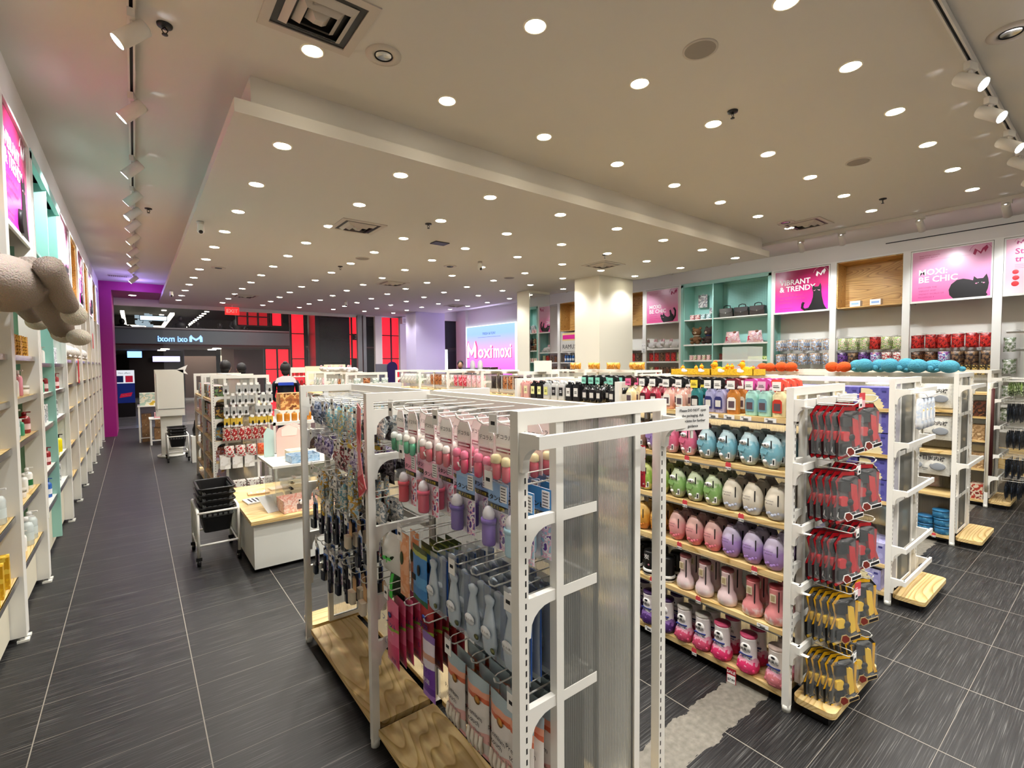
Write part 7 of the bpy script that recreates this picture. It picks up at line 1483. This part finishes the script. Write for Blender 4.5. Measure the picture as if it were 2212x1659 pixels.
for i in range(4): put('ac_'+'gogg'[i], None, f'{names_a["gogg"[i]]} hanging pouch on the end of the pastel rack, {ORD[i]} along', 'pouch', (2.37+.13*i, 6.46, 1.36), group=None)
for i in range(9): put('bun', mk_whplush, f'white and pink plush on top of the pastel rack, {ORD[i]} from near end', 'plush toy', (2.35+.1*(i % 2), 6.65+.15*i, 1.437), rz=LFT+i, group='small plush on the pastel rack', scale=.5)
for i in range(4): thg('paper_box', f'upright white box on top of the pastel rack, {ORD[i]} from far end', 'box', (2.55, 8.3-.22*i, 1.437), fbox('box',-.05,.05,-.05,.05,0,.11,m=mat('cream_card')))
thg('cream_sign', 'cream sign board behind the pastel rack top', 'sign', (2.35, 8.9, 1.2), fbox('board',0,.42,0,.02,0,.32,m=mat('cream_card')))
# stepped stand beyond
def f(t):
    for x in (0,.42): b = MB(); b.box(x,x+.02,0,.02,0,1.5,WHT); b.build('post', t); b = MB(); b.box(x,x+.02,.4,.42,0,1.5,WHT); b.build('post', t)
    for z in (.3,.6,.9,1.15,1.32): b = MB(); b.box(0,.44,0,.42,z,z+.015,WHT2); b.build('shelf', t)
    b = MB(); b.box(0,.44,.01,.02,1.4,1.5,WHT2); b.build('header', t)
thg('stepped_stand', 'narrow white shelf stand behind the pastel rack by the red glass', 'stand', (2.25, 9.5, 0), f)
for s_ in range(3):
    for i in range(5): put('redj', mk_pump('redj','a8141c','c8c0b8',.03,.1), f'small red bottle on the narrow white stand, {["upper","middle","lower"][s_]} shelf, {ORD[i]} along', 'bottle', (2.3+.08*i, 9.58, (1.336,1.166,.916)[s_]), group='small red bottles')
thg('brown_box', 'amber patterned box beside the rack past the cart', 'box', (1.5, 6.9, .95), fbox('box',0,.3,0,.25,0,.22,m=pmat('amberbox',['#8a5230','#a86a3a','#d8b070','#6a3a1c'],12)))
for i in range(6): put('amberj', mk_pump('amberj','b8741c','e0d8c8',.035,.12), f'amber jar on the white counter past the carded rack, {ORD[i]} along', 'jar', (1.45+.09*i, 6.75, .82), group='amber jars')
def f(t): b = MB(); b.box(0,.8,0,.8,.78,.82,WHT2); b.box(0,.8,0,.8,.4,.43,WHT2); b.build('shelf', t); [MB().box(x,x+.03,y,y+.03,0,.82,WHT).build('leg', t) for x in (0,.77) for y in (0,.77)]
thg('white_counter', 'open white counter shelf past the carded rack', 'counter', (1.36, 6.68, 0), f)
thg('counter_riser', 'small white riser under the amber box', 'riser', (1.48, 6.88, .82), fbox('body',0,.34,0,.3,0,.129,m=WHT2))
for i in range(5): put('blkcup', mk_box('blkcup', .1, .1, .16, ['#1a1212','#3a2018','#0c0808','#8a6a4a'], 20, name='dark_carton'), f'dark carton on the lower shelf of the white counter, {ORD[i]} along', 'carton', (1.44+.13*i, 6.78, .431), group='dark cartons')
for i in range(8): put('yelbag', mk_bag('yelbag', ['#c8882a','#e0a83a','#a8641c','#e8c060'], .16, .1, .09, name='bread_bag'), f'yellow snack bag lying on the second block rack, {ORD[i]} along', 'snack bag', (5.6+.1*(i % 2), 4.3+.2*i, 1.545), rz=LFT+random.uniform(-.4,.4), group='yellow snack bags')
for i in range(5): put('flbl', mk_box('flbl', .2, .3, .05, ['#8a9cc0','#c8788a','#7a8cb4'], 10, name='flat_box'), f'flat blue and red box on the purple box rack top, {ORD[i]} past the ducks', 'box', (5.62, 2.75-.0*i+.0, 1.437+.051*i), group=None) if i < 1 else None
thg('clear_case', 'clear plastic case standing behind the ducks', 'case', (5.45, 2.7, 1.437), fbox('case',0,.35,0,.3,0,.28,m=mat('acrylic_leg')))
for i, k in enumerate('bwbow'): put('ac_'+k, None, f'{names_a[k]} pack on the rack with yellow bags, {ORD[i]} along', 'pack', (5.5, 4.35+.25*i, 1.33), rz=LFT, group=None)
thg('white_tub', 'white open tub on the long rack before the thick column', 'tub', (4.05, 4.6, 1.436), fbox('tub',0,.16,0,.16,0,.14,m=mat('tub_white','#e4e2da',.5)))
for i in range(5): thg('flat_pack', f'white flat pack lying on the long rack top, {ORD[i]} from its middle', 'pack', (4.0, 5.2+.35*i, 1.436), fbox('pack',0,.16,0,.24,0,.02,m=TAG))

# ------------------------------------------------------------ till counter under the lightbox sign
def f(t): b = MB(); b.box(0,.6,0,2.6,0,1.1,WHT2); b.build('body', t); b = MB(); b.box(-.02,.62,-.02,2.62,1.1,1.13,WHT); b.build('top', t)
thg('till_counter', 'long white till counter before the lightbox sign', 'counter', (8.2, 11.2, 0), f)
thg('till_box', 'grey equipment box on the till counter', 'equipment', (8.3, 12.4, 1.131), fbox('case',0,.3,0,.9,0,.28,m=mat('equip_grey','#77757a',.5)))
thg('till_rack', 'dark red packet rack on the till counter', 'rack', (8.3, 11.7, 1.131), fbox('case',0,.25,0,.6,0,.3,m=pmat('packs_dark',['#3a1c20','#7a4a40','#1c1416','#b0a090'],12)))
for i, y in enumerate((12.2, 12.62)):
    t = thing('round_mirror', f'small round white mirror on the till counter, {["nearer the red rack","nearer the window"][i]}', 'mirror', (8.24, y, 1.131)); b = MB(); b.lathe([(.06,0),(.05,.02),(.01,.03),(.01,.2)],WHT2,n=14); b.build('stand', t); b = MB(); b.lathe([(0,0),(.14,.002),(.14,.018),(0,.02)],WHT2,T=Matrix.Translation((0,0,.33)) @ Matrix.Rotation(PI/2,4,'Y'),n=20,sx=1.3); b.build('disc', t)
t = thing('red_headset', 'dark red rounded item beside the slim column on the till counter', 'ornament', (8.3, 11.25, 1.131)); b = MB(); b.ball((0,.0,.13),(.08,.09,.13),mat('dark_red_gloss','#7a1824',.3)); b.build('body', t); b = MB(); b.box(-.08,.08,-.09,.09,0,.02,BLK); b.build('base', t)
thg('purple_chair', 'dark violet rounded chair back by the shop window', 'chair', (6.22, 14.3, 0), lambda t: (MB().bev(0,.32,0,.08,.75,1.62,.18,mat('violet_chair','#24124a',.4),n=5,axis='y').build('backrest', t), MB().box(.02,.3,-.4,.05,.45,.53,mat('violet_chair')).build('seat', t), MB().cyl((.21,-.15,0),(.21,-.15,.45),.03,DARKM).build('leg', t)))
thg('grey_screen', 'low grey partition beside the violet chair', 'partition', (5.95, 14.6, 0), fbox('panel',0,.45,0,.04,0,1.55,m=mat('grey_panel','#6c6c78',.5)))
thg('gift_machine', 'colourful lit vending cabinet beyond the shop glass', 'cabinet', (5.95, 16.2, 0), lambda t: (MB().box(0,.35,0,.4,0,1.75,DARKM).build('case', t), MB().box(.03,.32,-.01,0,.9,1.68,mat('lit_goods','#000000',.5,emit=.0)).build('window', t), [MB().box(.05+.07*(k % 4),.1+.07*(k % 4),-.02,-.01,.95+.13*(k//4),1.03+.13*(k//4),glow('goods%d' % (k % 4),['#c83a6a','#e8e0f0','#8a9ae8','#e87a9a'][k % 4],.9)).build('item', t) for k in range(20)]))
# ------------------------------------------------------------ people (only heads and shoulders show above the racks)
def person(label, loc, rz, top, hairc='#0d0b0c', skin='#c79a7c', lean=0., stripe=None, bun=False, h=1.62):
    """one continuous skinned body, standing; hair and jacket panels are children"""
    k = h/1.62
    J = {'pelvis':(0,0,.9),'chest':(0,-.01-lean*.5,1.2),'neck':(0,-.0-lean,1.36),'head':(0,-.02-lean*1.3,1.44),
         'lh':(.09,0,.87),'lk':(.1,-.02,.48),'la':(.1,.02,.08),'lt':(.1,-.12,.04),'rh':(-.09,0,.87),'rk':(-.1,-.02,.48),'ra':(-.1,.02,.08),'rt':(-.1,-.12,.04),
         'ls':(.18,-lean*.8,1.3),'le':(.22,-.04-lean,1.04),'lw':(.17,-.24-lean,.96),'rs':(-.18,-lean*.8,1.3),'re':(-.22,-.04-lean,1.04),'rw':(-.17,-.24-lean,.96)}
    Rr = {'pelvis':.13,'chest':.145,'neck':.052,'head':.05,'lh':.09,'lk':.055,'la':.04,'lt':.035,'rh':.09,'rk':.055,'ra':.04,'rt':.035,'ls':.065,'le':.043,'lw':.028,'rs':.065,'re':.043,'rw':.028}
    E_ = [('pelvis','chest'),('chest','neck'),('neck','head'),('pelvis','lh'),('lh','lk'),('lk','la'),('la','lt'),('pelvis','rh'),('rh','rk'),('rk','ra'),('ra','rt'),('chest','ls'),('ls','le'),('le','lw'),('chest','rs'),('rs','re'),('re','rw')]
    for s, w_ in ((1,'lw'),(-1,'rw')):
        for f_ in range(4):
            a = w_+'f%d' % f_; p = J[w_]; J[a] = (p[0]+s*(.02-.013*f_), p[1]-.1, p[2]-.01-.004*f_); Rr[a] = .008; E_.append((w_, a)); c = a+'t'; J[c] = (J[a][0], J[a][1]-.045+.004*f_, p[2]-.035); Rr[c] = .006; E_.append((a, c))
        a = w_+'th'; p = J[w_]; J[a] = (p[0]-s*.035, p[1]-.05, p[2]-.01); Rr[a] = .009; E_.append((w_, a))
    nm = list(J); me = bpy.data.meshes.new('person'); me.from_pydata([(J[n][0]*k, J[n][1]*k, J[n][2]*k) for n in nm], [(nm.index(a), nm.index(b_)) for a, b_ in E_], [])
    o = bpy.data.objects.new('person', me); COL.objects.link(o)
    sk = o.modifiers.new('skin', 'SKIN'); sk.use_smooth_shade = True
    for i, n in enumerate(nm): me.skin_vertices[0].data[i].radius = (Rr[n]*k, Rr[n]*k*(.7 if n in ('pelvis','chest') else 1)); 
    me.skin_vertices[0].data[nm.index('pelvis')].use_root = True
    ss = o.modifiers.new('sub', 'SUBSURF'); ss.levels = 1; ss.render_levels = 2
    me.materials.append(mat('cloth_'+top[1:], top, .85)); o.location = loc; o.rotation_euler = (0, 0, rz)
    hd = Vector((0, -.035-lean*1.5, 1.53)) * k; skm = mat('skin_'+skin[1:], skin, .55)
    b = MB(); b.ball(hd, (.073*k,.09*k,.108*k), skm, n=18, k=12); b.ball(hd+Vector((0,-.09,-.01))*k, (.011,.016,.02), skm); b.ball(hd+Vector((.074,.0,-.0))*k, (.01,.018,.028), skm); b.ball(hd+Vector((-.074,.0,-.0))*k, (.01,.018,.028), skm)
    for s in (-1, 1): b.ball(hd+Vector((.028*s,-.082,.006))*k, (.01,.006,.006), WINK); b.ball(hd+Vector((.028*s,-.087,.006))*k, (.0045,.003,.0045), INK); b.box(*sorted((hd[0]+.015*s, hd[0]+.042*s)), hd[1]-.09*k, hd[1]-.08*k, hd[2]+.022*k, hd[2]+.027*k, INK)
    b.ball(hd+Vector((0,-.08,-.05))*k, (.02,.008,.006), mat('lip','#a05a54')); b.build('head', o)
    hm = mat('hair_'+hairc[1:], hairc, .6, bump=.5, bscale=80); b = MB(); b.ball(hd+Vector((0,.018,.025))*k, (.088*k,.095*k,.105*k), hm, n=18, k=12); b.ball(hd+Vector((0,.05,-.04))*k, (.07*k,.05*k,.08*k), hm)
    if bun: b.ball(hd+Vector((0,.05,.11))*k, (.04,.04,.035), hm)
    b.build('hair', o)
    if stripe:
        b = MB(); b.prism([(-.17,1.24),(.17,1.24),(.14,1.32),(.05,1.36),(-.05,1.36),(-.14,1.32)], .095, .115, mat('jacket_white','#d8d8dc',.8), 'y'); b.box(-.12,.12,.11,.118,1.2,1.25,mat('jacket_blue','#1c3fb0',.8)); b.build('jacket_panel', o)
    return tag(o, label, 'person')
person('person with dark hair in dark clothes behind the carded rack', (1.2, 9.4, 0), 2.7, '#15141a', h=1.6)
person('person with a dark fringe standing deeper behind the carded rack', (1.62, 10.5, 0), 3.3, '#121116', h=1.56)
person('person seen from behind in a navy, white and blue jacket', (2.05, 9.0, 0), PI-.2, '#0c1020', stripe=True, bun=True, h=1.56)
person('person with black hair bending over the till by the narrow window', (7.35, 11.9, 0), -.5, '#121015', lean=.12, h=1.6)
person('person in black whose head shows at the foot of the mirror column', (7.2, 7.3, 0), 1.2, '#101014', h=1.5)
